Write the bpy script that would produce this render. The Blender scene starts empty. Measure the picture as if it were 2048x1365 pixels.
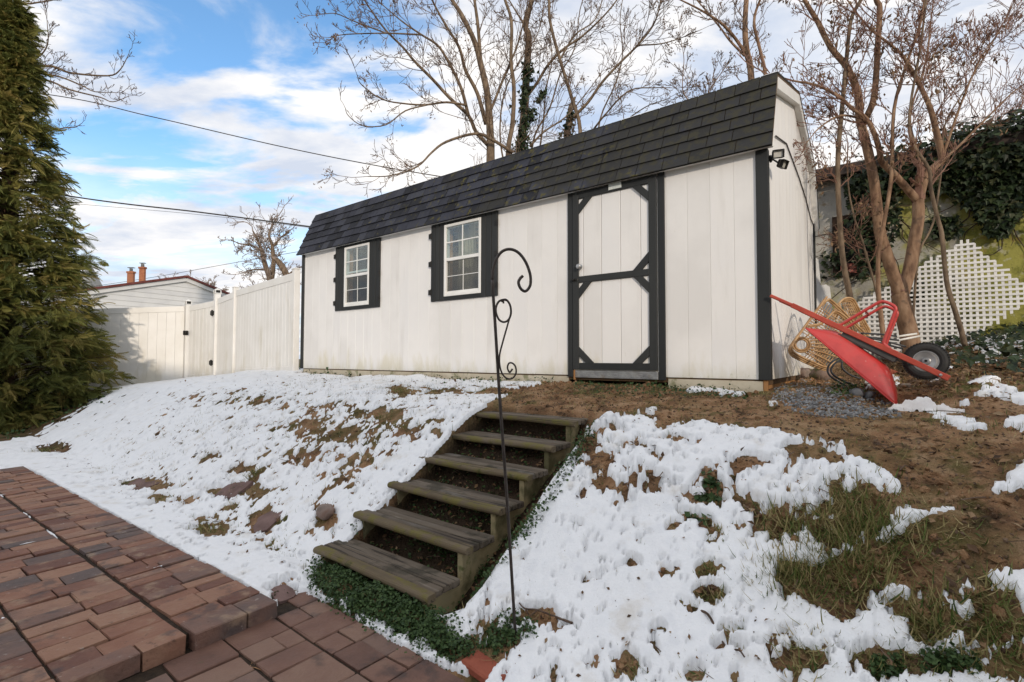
import bpy, math, random
import numpy as np
from mathutils import Matrix, Vector

rng = np.random.default_rng(11)
random.seed(5)
scene = bpy.context.scene
COL = scene.collection
PI = math.pi

# ------------------------------------------------------------------ camera
F_PX, PITCH, ROLL, CAM_H = 996.3, 0.0353, 0.0021, 0.1741
cd = bpy.data.cameras.new("camera")
cd.sensor_width = 36.0
cd.lens = 36.0 * F_PX / 2048.0
cd.clip_start = 0.05
cd.clip_end = 2000
cam = bpy.data.objects.new("camera", cd)
COL.objects.link(cam)
cam.matrix_world = Matrix.Translation((0, 0, CAM_H)) @ Matrix.Rotation(PI / 2 + PITCH, 4, 'X') @ Matrix.Rotation(ROLL, 4, 'Z')
scene.camera = cam

# ------------------------------------------------------------------ light
SUN_EL = math.radians(15)
SUN_DIR = np.array([-0.25, 1.0, 0.0])            # the way the light travels, on the ground
SUN_DIR = SUN_DIR / np.linalg.norm(SUN_DIR)
sd = bpy.data.lights.new("sun", 'SUN')
sd.energy = 1.95
sd.angle = math.radians(1.5)
sd.color = (1.0, 0.86, 0.70)
sun = bpy.data.objects.new("sun", sd)
COL.objects.link(sun)
travel = Vector((SUN_DIR[0] * math.cos(SUN_EL), SUN_DIR[1] * math.cos(SUN_EL), -math.sin(SUN_EL)))
sun.rotation_euler = travel.to_track_quat('-Z', 'Y').to_euler()

world = bpy.data.worlds.new("World")
scene.world = world
world.use_nodes = True
nt = world.node_tree
nt.nodes.clear()
N = nt.nodes.new
L = nt.links.new
wout = N('ShaderNodeOutputWorld')
bg = N('ShaderNodeBackground')
bg.inputs['Strength'].default_value = 0.112
L(bg.outputs[0], wout.inputs[0])
sky = N('ShaderNodeTexSky')
sky.sky_type = 'NISHITA'
sky.sun_disc = False
sky.sun_elevation = SUN_EL
to_sun = -travel
sky.sun_rotation = math.atan2(to_sun.x, to_sun.y)
sky.air_density = 1.0
sky.dust_density = 0.6
sky.ozone_density = 1.6


def wmath(op, a=None, b=None, c=None):
    n = N('ShaderNodeMath')
    n.operation = op
    for i, q in enumerate((a, b, c)):
        if q is None:
            continue
        if isinstance(q, (int, float)):
            n.inputs[i].default_value = q
        else:
            L(q, n.inputs[i])
    return n.outputs[0]


def wsmooth(val, lo, hi):
    n = N('ShaderNodeMapRange')
    n.interpolation_type = 'SMOOTHSTEP'
    n.inputs['From Min'].default_value = lo
    n.inputs['From Max'].default_value = hi
    L(val, n.inputs['Value'])
    return n.outputs[0]


tc = N('ShaderNodeTexCoord')
sep = N('ShaderNodeSeparateXYZ')
L(tc.outputs['Generated'], sep.inputs[0])
zc = wmath('ADD', wmath('MAXIMUM', sep.outputs[2], 0.0), 0.16)
comb = N('ShaderNodeCombineXYZ')
L(wmath('DIVIDE', sep.outputs[0], zc), comb.inputs[0])
L(wmath('DIVIDE', sep.outputs[1], zc), comb.inputs[1])
comb.inputs[2].default_value = 3.7


def wnoise(scale, detail, rough, off=(0, 0, 0), dist=0.0, sc=(1, 1, 1), rot=0.0):
    mp = N('ShaderNodeMapping')
    mp.inputs['Location'].default_value = off
    mp.inputs['Scale'].default_value = sc
    mp.inputs['Rotation'].default_value = (0, 0, rot)
    L(comb.outputs[0], mp.inputs[0])
    n = N('ShaderNodeTexNoise')
    n.inputs['Scale'].default_value = scale
    n.inputs['Detail'].default_value = detail
    n.inputs['Roughness'].default_value = rough
    n.inputs['Distortion'].default_value = dist
    L(mp.outputs[0], n.inputs[0])
    return n.outputs['Fac']


cl = wnoise(1.55, 10, 0.55, (2.3, 0.4, 0), 0.3, (1.0, 1.7, 1), 0.9)
# broad cover: more open sky towards one side, a thin veil elsewhere
dotn = N('ShaderNodeVectorMath')
dotn.operation = 'DOT_PRODUCT'
L(tc.outputs['Generated'], dotn.inputs[0])
dotn.inputs[1].default_value = Vector((-0.46, 0.76, 0.46)).normalized()
hole = wsmooth(dotn.outputs['Value'], 0.86, 0.985)
cover = wmath('SUBTRACT', wmath('ADD', cl, 0.085), wmath('MULTIPLY', hole, 0.070))
mask = wsmooth(cover, 0.425, 0.56)
veil = wmath('MULTIPLY', wmath('SUBTRACT', 1.0, hole), 0.72)
mask = wmath('MAXIMUM', mask, veil)
low = wsmooth(sep.outputs[2], 0.36, 0.10)
mask = wmath('MAXIMUM', mask, wmath('MULTIPLY', low, 0.86))
shade = wnoise(1.7, 7, 0.6, (7.1, 3.3, 0), 0.2, (1.0, 1.6, 1), 0.5)
ramp = N('ShaderNodeValToRGB')
ramp.color_ramp.elements[0].position = 0.36
ramp.color_ramp.elements[0].color = (5.3, 5.8, 6.8, 1)
ramp.color_ramp.elements[1].position = 0.60
ramp.color_ramp.elements[1].color = (8.7, 8.45, 8.2, 1)
L(shade, ramp.inputs[0])
tint = N('ShaderNodeMix')
tint.data_type = 'RGBA'
tint.blend_type = 'MULTIPLY'
tint.inputs['Factor'].default_value = 1.0
L(sky.outputs[0], tint.inputs['A'])
tint.inputs['B'].default_value = (1.35, 1.75, 2.0, 1)
mixc = N('ShaderNodeMix')
mixc.data_type = 'RGBA'
L(mask, mixc.inputs['Factor'])
L(tint.outputs['Result'], mixc.inputs['A'])
L(ramp.outputs[0], mixc.inputs['B'])
L(mixc.outputs['Result'], bg.inputs['Color'])

scene.view_settings.view_transform = 'Standard'
scene.view_settings.look = 'None'
scene.view_settings.gamma = 1
scene.view_settings.exposure = 0.20
scene.view_settings.use_curve_mapping = False
scene.cycles.max_bounces = 6
scene.cycles.transparent_max_bounces = 12

# ------------------------------------------------------------------ geometry maths
C0 = np.array([2.1678, 4.2049])
YAW = 0.9183
RX = np.array([math.sin(YAW), -math.cos(YAW)])
GD = np.array([math.cos(YAW), math.sin(YAW)])
SHED_ROT = YAW - PI / 2
CP, SP, CR, SR = math.cos(PITCH), math.sin(PITCH), math.cos(ROLL), math.sin(ROLL)


def ray(u, v):
    a, b = u - 1024.0, v - 682.5
    du, dv = CR * a + SR * b, -SR * a + CR * b
    x, z = du / F_PX, -dv / F_PX
    return np.array([x, CP - SP * z, SP + CP * z])


def at(u, v, Y):
    d = ray(u, v)
    return d / d[1] * Y + np.array([0, 0, CAM_H])


def proj(x, y, z):
    z = z - CAM_H
    yy, zz = CP * y + SP * z, -SP * y + CP * z
    yy = np.maximum(yy, 1e-3)
    u, v = F_PX * x / yy, -F_PX * zz / yy
    return 1024 + CR * u - SR * v, 682.5 + SR * u + CR * v


def vnoise(x, y, seed=0):
    xi, yi = np.floor(x).astype(np.int64), np.floor(y).astype(np.int64)
    xf, yf = x - xi, y - yi
    u, v = xf * xf * (3 - 2 * xf), yf * yf * (3 - 2 * yf)

    def h(a, b):
        n = (a * 374761393 + b * 668265263 + seed * 974711) & 0x7fffffff
        n = ((n ^ (n >> 13)) * 1274126177) & 0x7fffffff
        n = n ^ (n >> 16)
        return (n & 0xffff) / 32767.5 - 1.0
    return (h(xi, yi) * (1 - u) + h(xi + 1, yi) * u) * (1 - v) + (h(xi, yi + 1) * (1 - u) + h(xi + 1, yi + 1) * u) * v


def fbm(x, y, sc, octv=4, seed=0, gain=0.5):
    x, y = np.asarray(x, float) * sc, np.asarray(y, float) * sc
    s, a, tot = 0, 1.0, 0
    for o in range(octv):
        c, sn = math.cos(0.6 * o), math.sin(0.6 * o)
        s = s + a * vnoise((c * x - sn * y) * 2 ** o + 17.3 * o, (sn * x + c * y) * 2 ** o + 5.1 * o, seed + o)
        tot += a
        a *= gain
    return s / tot * 1.6


def sstep(t, a, b):
    t = np.clip((t - a) / (b - a), 0, 1)
    return t * t * (3 - 2 * t)


PROF_D = np.array([-60, 1.62, 1.74, 3.05, 3.35, 4.60, 9.5, 14, 60, 400])
PROF_Z = np.array([-1.19, -1.19, -1.165, -0.39, -0.265, -0.085, 0.10, 0.1, -0.4, -0.8])


def ground_z(x, y):
    x, y = np.asarray(x, float), np.asarray(y, float)
    d = x * GD[0] + y * GD[1]
    xl = (x - C0[0]) * RX[0] + (y - C0[1]) * RX[1]
    dd = d
    z = np.interp(dd, PROF_D, PROF_Z)
    z2 = np.interp(dd + 0.15, PROF_D, PROF_Z)
    z0 = np.interp(dd - 0.15, PROF_D, PROF_Z)
    z = (z + z2 + z0) / 3
    z = z - 0.07 * np.maximum(0, -xl - 9.0) * sstep(d, 2.0, 3.5) * (xl > -30)
    ex, ey = x + 1.27, y - 2.70
    e = ex * -0.8124 + ey * 0.5831
    q = ex * -0.5831 + ey * -0.8124
    z = np.where((e > 0) & (q < 0) & (d < 4), np.maximum(z, -1.19 + .062 * sstep(e, 0, .25)), z)
    z = np.where((e > 5.30) & (d < 4), np.maximum(z, -1.128), z)
    z = z + 0.09 * sstep(xl, 0.9, 1.3) * sstep(d, 4.1, 4.7) - 0.10 * np.exp(-(((x - 2.74) / .22) ** 2 + ((y - 3.58) / .22) ** 2))
    z = z + sstep(xl, 0.0, 2.5) * 0.075 * np.clip(d - 5.2, 0, 4.3)
    z = z + sstep(xl, 1.0, 3.5) * 0.10 * sstep(d, 2.2, 4.2)
    return z


def gz(x, y):
    return float(ground_z(x, y))


def on_ground(u, v, lift=0.0):
    d = ray(u, v)
    d = d / d[1]
    Ys = np.concatenate([np.linspace(0.8, 9, 1200), np.linspace(9, 60, 800)])
    diff = CAM_H + d[2] * Ys - ground_z(d[0] * Ys, Ys) - lift
    i = np.argmax(diff <= 0) if (diff <= 0).any() else len(Ys) - 1
    Y = Ys[i]
    return np.array([d[0] * Y, Y, gz(d[0] * Y, Y)])


def poly_sd(px, py, poly):
    """signed distance (positive inside) of points to a polygon"""
    poly = np.array(poly, float)
    d2 = np.full(px.shape, 1e18)
    inside = np.zeros(px.shape, bool)
    for i in range(len(poly)):
        a, b = poly[i], poly[(i + 1) % len(poly)]
        e = b - a
        t = np.clip(((px - a[0]) * e[0] + (py - a[1]) * e[1]) / (e @ e + 1e-9), 0, 1)
        d2 = np.minimum(d2, (px - a[0] - t * e[0]) ** 2 + (py - a[1] - t * e[1]) ** 2)
        cr = (a[1] > py) != (b[1] > py)
        with np.errstate(divide='ignore', invalid='ignore'):
            xin = (b[0] - a[0]) * (py - a[1]) / (b[1] - a[1] + 1e-12) + a[0]
        inside ^= cr & (px < xin)
    d = np.sqrt(d2)
    return np.where(inside, d, -d)


# ------------------------------------------------------------------ mesh buffer
_CB_V, _CB_F = [], []
_id = {}
for _sx in (-1, 1):
    for _sy in (-1, 1):
        for _sz in (-1, 1):
            for _a in range(3):
                _id[(_sx, _sy, _sz, _a)] = len(_CB_V)
                _CB_V.append((_sx, _sy, _sz, _a))


def _face(keys):
    idx = [_id[k] for k in keys]
    P = []
    for (sx, sy, sz, a) in keys:
        p = [sx * .9, sy * .9, sz * .9]
        p[a] /= .9
        P.append(p)
    P = np.array(P)
    n = np.cross(P[1] - P[0], P[2] - P[0])
    if n @ P.mean(0) < 0:
        idx = idx[::-1]
    _CB_F.append(idx)


for _a in range(3):
    o = [i for i in range(3) if i != _a]
    for s in (-1, 1):
        ks = []
        for q in ((-1, -1), (1, -1), (1, 1), (-1, 1)):
            k = [0, 0, 0]
            k[_a] = s
            k[o[0]], k[o[1]] = q
            ks.append((*k, _a))
        _face(ks)
for _a in range(3):
    o = [i for i in range(3) if i != _a]
    for s0 in (-1, 1):
        for s1 in (-1, 1):
            def kk(e, ax):
                k = [0, 0, 0]
                k[_a] = e
                k[o[0]], k[o[1]] = s0, s1
                return (*k, ax)
            _face([kk(-1, o[0]), kk(1, o[0]), kk(1, o[1]), kk(-1, o[1])])
for _sx in (-1, 1):
    for _sy in (-1, 1):
        for _sz in (-1, 1):
            _face([(_sx, _sy, _sz, 0), (_sx, _sy, _sz, 1), (_sx, _sy, _sz, 2)])
_CB_ARR = np.array(_CB_V, float)
_CB_AX = _CB_ARR[:, 3].astype(int)
_CB_SG = _CB_ARR[:, :3]
_CB_Q = np.array([f for f in _CB_F if len(f) == 4])
_CB_T = np.array([f for f in _CB_F if len(f) == 3])


def rotz(a):
    c, s = math.cos(a), math.sin(a)
    return np.array([[c, -s, 0], [s, c, 0], [0, 0, 1.0]])


def rotx(a):
    c, s = math.cos(a), math.sin(a)
    return np.array([[1.0, 0, 0], [0, c, -s], [0, s, c]])


def roty(a):
    c, s = math.cos(a), math.sin(a)
    return np.array([[c, 0, s], [0, 1.0, 0], [-s, 0, c]])


def unit(v):
    v = np.asarray(v, float)
    return v / (np.linalg.norm(v) + 1e-12)


class MB:
    def __init__(self):
        self.V, self.F, self.n, self.A = [], [], 0, []

    def add(self, verts, *faces, rnd=None):
        verts = np.asarray(verts, float).reshape(-1, 3)
        self.V.append(verts)
        for f in faces:
            if len(f):
                self.F.append(np.asarray(f, np.int64) + self.n)
        r = np.zeros(len(verts)) if rnd is None else np.broadcast_to(np.asarray(rnd, float), (len(verts),))
        self.A.append(r)
        self.n += len(verts)
        return self

    def box(self, p0, p1, b=0.004, R=None, c=None, rnd=None):
        """chamfered box between two corners, optionally turned by R about c"""
        p0, p1 = np.minimum(p0, p1).astype(float), np.maximum(p0, p1).astype(float)
        h = (p1 - p0) / 2
        m = (p1 + p0) / 2
        b = min(b, h.min() * 0.6)
        v = _CB_SG * (h - b)
        v[np.arange(24), _CB_AX] = _CB_SG[np.arange(24), _CB_AX] * h[_CB_AX]
        v = v + m
        if R is not None:
            cc = m if c is None else np.asarray(c, float)
            v = (v - cc) @ R.T + cc
        return self.add(v, _CB_Q, _CB_T, rnd=rnd)

    def bar(self, a, b, w, t, up=(0, 0, 1), ch=0.003):
        """rectangular bar from a to b, w wide (sideways), t thick (along up)"""
        a, b = np.asarray(a, float), np.asarray(b, float)
        x = unit(b - a)
        y = unit(np.cross(up, x))
        z = np.cross(x, y)
        R = np.stack([x, y, z], 1)
        l = np.linalg.norm(b - a)
        m = (a + b) / 2
        return self.box(m - np.array([l, w, t]) / 2, m + np.array([l, w, t]) / 2, ch, R, m)

    def tube(self, pts, r, n=6, cap=True, rnd=None):
        P = np.asarray(pts, float)
        k = len(P)
        r = np.broadcast_to(np.asarray(r, float), (k,))
        T = np.gradient(P, axis=0)
        T /= np.linalg.norm(T, axis=1)[:, None] + 1e-12
        ref = np.array([0.0, 0, 1.0])
        mt = np.abs(T.mean(0))
        ref = np.eye(3)[int(np.argmin(np.abs(T).max(0)))] if k < 40 else np.array([0.31, 0.22, 0.92])
        A = np.cross(T, ref)
        A /= np.linalg.norm(A, axis=1)[:, None] + 1e-9
        # keep the frame from flipping
        for i in range(1, k):
            a = A[i - 1] - T[i] * (A[i - 1] @ T[i])
            A[i] = a / (np.linalg.norm(a) + 1e-9)
        B = np.cross(T, A)
        th = np.arange(n) * 2 * PI / n
        V = P[:, None] + r[:, None, None] * (A[:, None] * np.cos(th)[None, :, None] + B[:, None] * np.sin(th)[None, :, None])
        i, j = np.meshgrid(np.arange(k - 1), np.arange(n), indexing='ij')
        q = np.stack([i * n + j, i * n + (j + 1) % n, (i + 1) * n + (j + 1) % n, (i + 1) * n + j], -1).reshape(-1, 4)
        V = V.reshape(-1, 3)
        fs = [q]
        if cap:
            V = np.concatenate([V, P[:1], P[-1:]])
            c0, c1 = k * n, k * n + 1
            jj = np.arange(n)
            fs.append(np.stack([np.full(n, c0), (jj + 1) % n, jj], 1))
            fs.append(np.stack([np.full(n, c1), (k - 1) * n + jj, (k - 1) * n + (jj + 1) % n], 1))
        return self.add(V, *fs, rnd=rnd)

    def torus(self, c, ax, R, r, n=28, m=8, sc=None):
        ax = unit(ax)
        a = unit(np.cross(ax, [0.13, 0.27, 0.95]))
        b = np.cross(ax, a)
        th = np.arange(n) * 2 * PI / n
        ph = np.arange(m) * 2 * PI / m
        rad = R + r * np.cos(ph)
        V = np.asarray(c, float) + (np.cos(th)[:, None, None] * a + np.sin(th)[:, None, None] * b) * rad[None, :, None] + (r * (sc or 1) * np.sin(ph))[None, :, None] * ax
        i, j = np.meshgrid(np.arange(n), np.arange(m), indexing='ij')
        q = np.stack([i * m + j, ((i + 1) % n) * m + j, ((i + 1) % n) * m + (j + 1) % m, i * m + (j + 1) % m], -1).reshape(-1, 4)
        return self.add(V.reshape(-1, 3), q)

    def lathe(self, c, ax, prof, n=20):
        """prof: list of (radius, height along ax)"""
        ax = unit(ax)
        a = unit(np.cross(ax, [0.13, 0.95, 0.27]))
        b = np.cross(ax, a)
        th = np.arange(n) * 2 * PI / n
        prof = np.array(prof, float)
        V = np.asarray(c, float) + prof[:, 0][:, None, None] * (np.cos(th)[:, None] * a + np.sin(th)[:, None] * b)[None] + prof[:, 1][:, None, None] * ax
        k = len(prof)
        i, j = np.meshgrid(np.arange(k - 1), np.arange(n), indexing='ij')
        q = np.stack([i * n + j, i * n + (j + 1) % n, (i + 1) * n + (j + 1) % n, (i + 1) * n + j], -1).reshape(-1, 4)
        return self.add(V.reshape(-1, 3), q)

    def prism(self, poly, axis, lo, hi):
        """polygon in the two other axes, pushed from lo to hi along axis (0, 1 or 2)"""
        poly = np.array(poly, float)
        n = len(poly)
        o = [i for i in range(3) if i != axis]
        V = np.zeros((2 * n, 3))
        V[:n, o[0]], V[:n, o[1]], V[:n, axis] = poly[:, 0], poly[:, 1], lo
        V[n:, o[0]], V[n:, o[1]], V[n:, axis] = poly[:, 0], poly[:, 1], hi
        jj = np.arange(n)
        side = np.stack([jj, (jj + 1) % n, n + (jj + 1) % n, n + jj], 1)
        return self.add(V, side, [jj[::-1]], [n + jj])

    def ico(self, c, s, R=None, jit=0.0, sub=1, r=None):
        V, Fc = ICO[sub]
        v = V.copy()
        if jit:
            g = r if r is not None else rng
            v = v * (1 + jit * (g.random((len(v), 1)) - .5))
        v = v * np.asarray(s, float)
        if R is not None:
            v = v @ R.T
        return self.add(v + np.asarray(c, float), Fc)

    def inst(self, TV, TF, pos, R, scale, rnd=None):
        """many copies of a template; R (n,3,3), scale (n,) or (n,3)"""
        TV = np.asarray(TV, float)
        n, k = len(pos), len(TV)
        sc = np.asarray(scale, float)
        sc = sc[:, None] * np.ones(3) if sc.ndim == 1 else sc
        v = TV[None] * sc[:, None, :]
        v = np.einsum('nij,nkj->nki', R, v) + np.asarray(pos)[:, None, :]
        fs = [(np.asarray(t)[None] + (np.arange(n) * k)[:, None, None]).reshape(-1, len(t[0])) for t in TF]
        r = None if rnd is None else np.repeat(rnd, k)
        return self.add(v.reshape(-1, 3), *fs, rnd=r)

    def mesh(self, name, mat, smooth=False, attr=False):
        me = bpy.data.meshes.new(name)
        V = np.concatenate(self.V) if self.V else np.zeros((0, 3))
        me.vertices.add(len(V))
        me.vertices.foreach_set('co', V.astype(np.float32).ravel())
        loops = np.concatenate([f.ravel() for f in self.F])
        cnt = np.concatenate([np.full(len(f), f.shape[1]) for f in self.F])
        st = np.concatenate([[0], np.cumsum(cnt)[:-1]])
        me.loops.add(len(loops))
        me.loops.foreach_set('vertex_index', loops.astype(np.int32))
        me.polygons.add(len(cnt))
        me.polygons.foreach_set('loop_start', st.astype(np.int32))
        me.polygons.foreach_set('use_smooth', np.full(len(cnt), bool(smooth)))
        if attr:
            a = me.attributes.new('rnd', 'FLOAT', 'POINT')
            a.data.foreach_set('value', np.concatenate(self.A).astype(np.float32))
        me.update(calc_edges=True)
        if mat:
            me.materials.append(mat)
        return me

    def build(self, name, mat, parent=None, smooth=False, attr=False, sub=None):
        me = self.mesh(name, mat, smooth, attr)
        if sub is not None:
            V = np.concatenate(self.V)
        o = bpy.data.objects.new(name, me)
        COL.objects.link(o)
        if parent is not None:
            o.parent = parent
        return o


def _icos():
    t = (1 + 5 ** .5) / 2
    v = np.array([(-1, t, 0), (1, t, 0), (-1, -t, 0), (1, -t, 0), (0, -1, t), (0, 1, t), (0, -1, -t), (0, 1, -t), (t, 0, -1), (t, 0, 1), (-t, 0, -1), (-t, 0, 1)], float)
    v /= np.linalg.norm(v[0])
    f = [(0, 11, 5), (0, 5, 1), (0, 1, 7), (0, 7, 10), (0, 10, 11), (1, 5, 9), (5, 11, 4), (11, 10, 2), (10, 7, 6), (7, 1, 8), (3, 9, 4), (3, 4, 2), (3, 2, 6), (3, 6, 8), (3, 8, 9), (4, 9, 5), (2, 4, 11), (6, 2, 10), (8, 6, 7), (9, 8, 1)]
    out = [(v, np.array(f))]
    for _ in range(2):
        v, f = list(map(tuple, out[-1][0])), out[-1][1]
        mid, nf = {}, []

        def m(a, b):
            k = (min(a, b), max(a, b))
            if k not in mid:
                p = unit(np.array(v[a]) + np.array(v[b]))
                mid[k] = len(v)
                v.append(tuple(p))
            return mid[k]
        for a, b, c in f:
            ab, bc, ca = m(a, b), m(b, c), m(c, a)
            nf += [(a, ab, ca), (b, bc, ab), (c, ca, bc), (ab, bc, ca)]
        out.append((np.array(v), np.array(nf)))
    return out


ICO = _icos()


def empty(name, loc, rz=0.0, label=None, cat=None, group=None):
    o = bpy.data.objects.new(name, None)
    COL.objects.link(o)
    o.location = loc
    o.rotation_euler = (0, 0, rz)
    o.empty_display_size = 0.1
    return tag(o, label, cat, group)


def tag(o, label=None, cat=None, group=None, kind=None):
    for k, v in (('label', label), ('category', cat), ('group', group), ('kind', kind)):
        if v:
            o[k] = v
    return o


def copy_child(src, parent, name, loc=(0, 0, 0), rot=(0, 0, 0), scale=(1, 1, 1)):
    o = src.copy()
    o.name = name
    COL.objects.link(o)
    o.parent = parent
    o.location, o.rotation_euler, o.scale = loc, rot, scale
    return o


# ------------------------------------------------------------------ materials
def M(name, cols, scale=6.0, detail=5.0, rough=0.7, bump=0.0, bscale=60.0, stretch=(1, 1, 1), bstretch=None, rand=0.0, attr=0.0, island=0.0,
      spec=0.3, metal=0.0, stains=(), spread=(0.34, 0.66), coat=0.0, transl=None, rough_var=0.0, coord='pos', bdist=0.01):
    m = bpy.data.materials.new(name)
    m.use_nodes = True
    t = m.node_tree
    b = t.nodes['Principled BSDF']
    nn, ll = t.nodes.new, t.links.new
    if coord == 'pos':
        src = nn('ShaderNodeNewGeometry').outputs['Position']
    else:
        src = nn('ShaderNodeTexCoord').outputs['Object']
    info = None
    if rand or coord == 'objrand':
        info = nn('ShaderNodeObjectInfo')

    def noise(sc, det, st, rg=0.55, off=0.0):
        mp = nn('ShaderNodeMapping')
        mp.inputs['Scale'].default_value = st
        mp.inputs['Location'].default_value = (off, off * 1.7, off * .6)
        ll(src, mp.inputs[0])
        n = nn('ShaderNodeTexNoise')
        n.inputs['Scale'].default_value = sc
        n.inputs['Detail'].default_value = det
        n.inputs['Roughness'].default_value = rg
        ll(mp.outputs[0], n.inputs[0])
        return n.outputs['Fac']

    def mth(op, a, c):
        n = nn('ShaderNodeMath')
        n.operation = op
        for i, q in enumerate((a, c)):
            if isinstance(q, (int, float)):
                n.inputs[i].default_value = q
            else:
                ll(q, n.inputs[i])
        return n.outputs[0]

    def rampn(fac, cs, lo, hi):
        r = nn('ShaderNodeValToRGB')
        e = r.color_ramp.elements
        while len(e) < len(cs):
            e.new(0.5)
        for i, c in enumerate(cs):
            e[i].position = lo + (hi - lo) * i / max(1, len(cs) - 1)
            e[i].color = (*c, 1)
        ll(fac, r.inputs[0])
        return r.outputs[0]

    if len(cols) == 1:
        cols = [cols[0], cols[0]]
    fac = noise(scale, detail, stretch)
    if attr:
        an = nn('ShaderNodeAttribute')
        an.attribute_name = 'rnd'
        fac = mth('ADD', mth('MULTIPLY', fac, 1 - attr), mth('MULTIPLY', an.outputs['Fac'], attr))
    if island:
        g = nn('ShaderNodeNewGeometry')
        fac = mth('ADD', mth('MULTIPLY', fac, 1 - island), mth('MULTIPLY', g.outputs['Random Per Island'], island))
    if rand and rand > 0:
        fac = mth('ADD', mth('MULTIPLY', fac, 1 - rand), mth('MULTIPLY', info.outputs['Random'], rand))
    col = rampn(fac, cols, *spread)
    for k, s in enumerate(stains):
        # (colour, scale, lo, hi, amount, stretch, z-range or None, x-limits or None)
        c, sc, lo, hi, amt = s[:5]
        st = s[5] if len(s) > 5 else (1, 1, 1)
        nz = noise(sc, 6, st, 0.6, 3.1 + k * 5)
        r = nn('ShaderNodeMapRange')
        r.interpolation_type = 'SMOOTHSTEP'
        r.inputs['From Min'].default_value = lo
        r.inputs['From Max'].default_value = hi
        val = nz
        if len(s) > 6 and s[6]:
            z0, z1, gain = s[6]
            sp = nn('ShaderNodeSeparateXYZ')
            ll(src, sp.inputs[0])
            zr = nn('ShaderNodeMapRange')
            zr.inputs['From Min'].default_value = z0
            zr.inputs['From Max'].default_value = z1
            zr.inputs['To Min'].default_value = gain
            zr.inputs['To Max'].default_value = 0
            ll(sp.outputs[2], zr.inputs['Value'])
            val = mth('ADD', nz, zr.outputs[0])
        if len(s) > 7 and s[7]:
            vx, x0, x1, gain = s[7]
            dt = nn('ShaderNodeVectorMath')
            dt.operation = 'DOT_PRODUCT'
            ll(src, dt.inputs[0])
            dt.inputs[1].default_value = vx
            xr = nn('ShaderNodeMapRange')
            xr.inputs['From Min'].default_value = x0
            xr.inputs['From Max'].default_value = x1
            xr.inputs['To Min'].default_value = -gain
            xr.inputs['To Max'].default_value = gain
            ll(dt.outputs['Value'], xr.inputs['Value'])
            val = mth('ADD', val, xr.outputs[0])
        ll(val, r.inputs['Value'])
        mx = nn('ShaderNodeMix')
        mx.data_type = 'RGBA'
        ll(mth('MULTIPLY', r.outputs[0], amt), mx.inputs['Factor'])
        ll(col, mx.inputs['A'])
        mx.inputs['B'].default_value = (*c, 1)
        col = mx.outputs['Result']
    ll(col, b.inputs['Base Color'])
    b.inputs['Roughness'].default_value = rough
    if rough_var:
        ll(mth('ADD', mth('MULTIPLY', noise(scale * 2.3, 4, stretch, .6, 9), rough_var * 2), rough - rough_var), b.inputs['Roughness'])
    b.inputs['Specular IOR Level'].default_value = spec
    b.inputs['Metallic'].default_value = metal
    b.inputs['Coat Weight'].default_value = coat
    if bump:
        bn = nn('ShaderNodeBump')
        bn.inputs['Strength'].default_value = bump
        bn.inputs['Distance'].default_value = bdist
        ll(noise(bscale, 5, bstretch or stretch, 0.6, 1.3), bn.inputs['Height'])
        ll(bn.outputs[0], b.inputs['Normal'])
    if transl:
        tr = nn('ShaderNodeBsdfTranslucent')
        ll(col, tr.inputs['Color'])
        ms = nn('ShaderNodeMixShader')
        ms.inputs[0].default_value = transl
        ll(b.outputs[0], ms.inputs[1])
        ll(tr.outputs[0], ms.inputs[2])
        ll(ms.outputs[0], t.nodes['Material Output'].inputs[0])
    return m


def glass_mat(name, tint=(0.9, 0.95, 0.95), refl=0.12):
    m = bpy.data.materials.new(name)
    m.use_nodes = True
    t = m.node_tree
    t.nodes.clear()
    o = t.nodes.new('ShaderNodeOutputMaterial')
    a = t.nodes.new('ShaderNodeBsdfTransparent')
    a.inputs[0].default_value = (*tint, 1)
    g = t.nodes.new('ShaderNodeBsdfGlossy')
    g.inputs['Roughness'].default_value = 0.02
    ly = t.nodes.new('ShaderNodeLayerWeight')
    ly.inputs[0].default_value = 0.35
    mr = t.nodes.new('ShaderNodeMapRange')
    mr.inputs['To Min'].default_value = refl * .15
    mr.inputs['To Max'].default_value = 0.28
    t.links.new(ly.outputs['Fresnel'], mr.inputs['Value'])
    mx = t.nodes.new('ShaderNodeMixShader')
    t.links.new(mr.outputs[0], mx.inputs[0])
    t.links.new(a.outputs[0], mx.inputs[1])
    t.links.new(g.outputs[0], mx.inputs[2])
    t.links.new(mx.outputs[0], o.inputs[0])
    return m


RX3 = (float(RX[0]), float(RX[1]), 0.0)
x_c = float(C0 @ RX)
MT = {}
MT['siding'] = M('painted_siding', [(.70, .69, .675), (.775, .765, .75), (.74, .735, .73)], 1.2, 6, .62, .35, 26, (1, 1, 1), (1, 1, .10), rand=.25,
                 stains=[((.20, .17, .14), 75, .735, .76, .6), ((.55, .53, .50), 4, .58, .72, .35, (1, 1, .12)), ((.52, .47, .28), 5, .66, .95, .45, (1, 1, .35), (-.1, .40, .42)), ((.5, .47, .38), 14, .70, .80, .5, (1, 1, .2)),
                         ((.22, .25, .10), 30, .72, .9, .6, (1, 1, .5), (-.08, .10, .35))], bdist=.004)
MT['trim'] = M('charcoal_trim', [(.020, .022, .023), (.030, .032, .032)], 6, 5, .6, .3, 30, (1, 1, .15), rand=.3, bdist=.003,
               stains=[((.12, .11, .10), 60, .70, .76, .5)])
MT['white_vinyl_frame'] = M('white_frame', [(.72, .72, .70), (.78, .78, .76)], 5, 3, .4, spec=.4)
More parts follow.
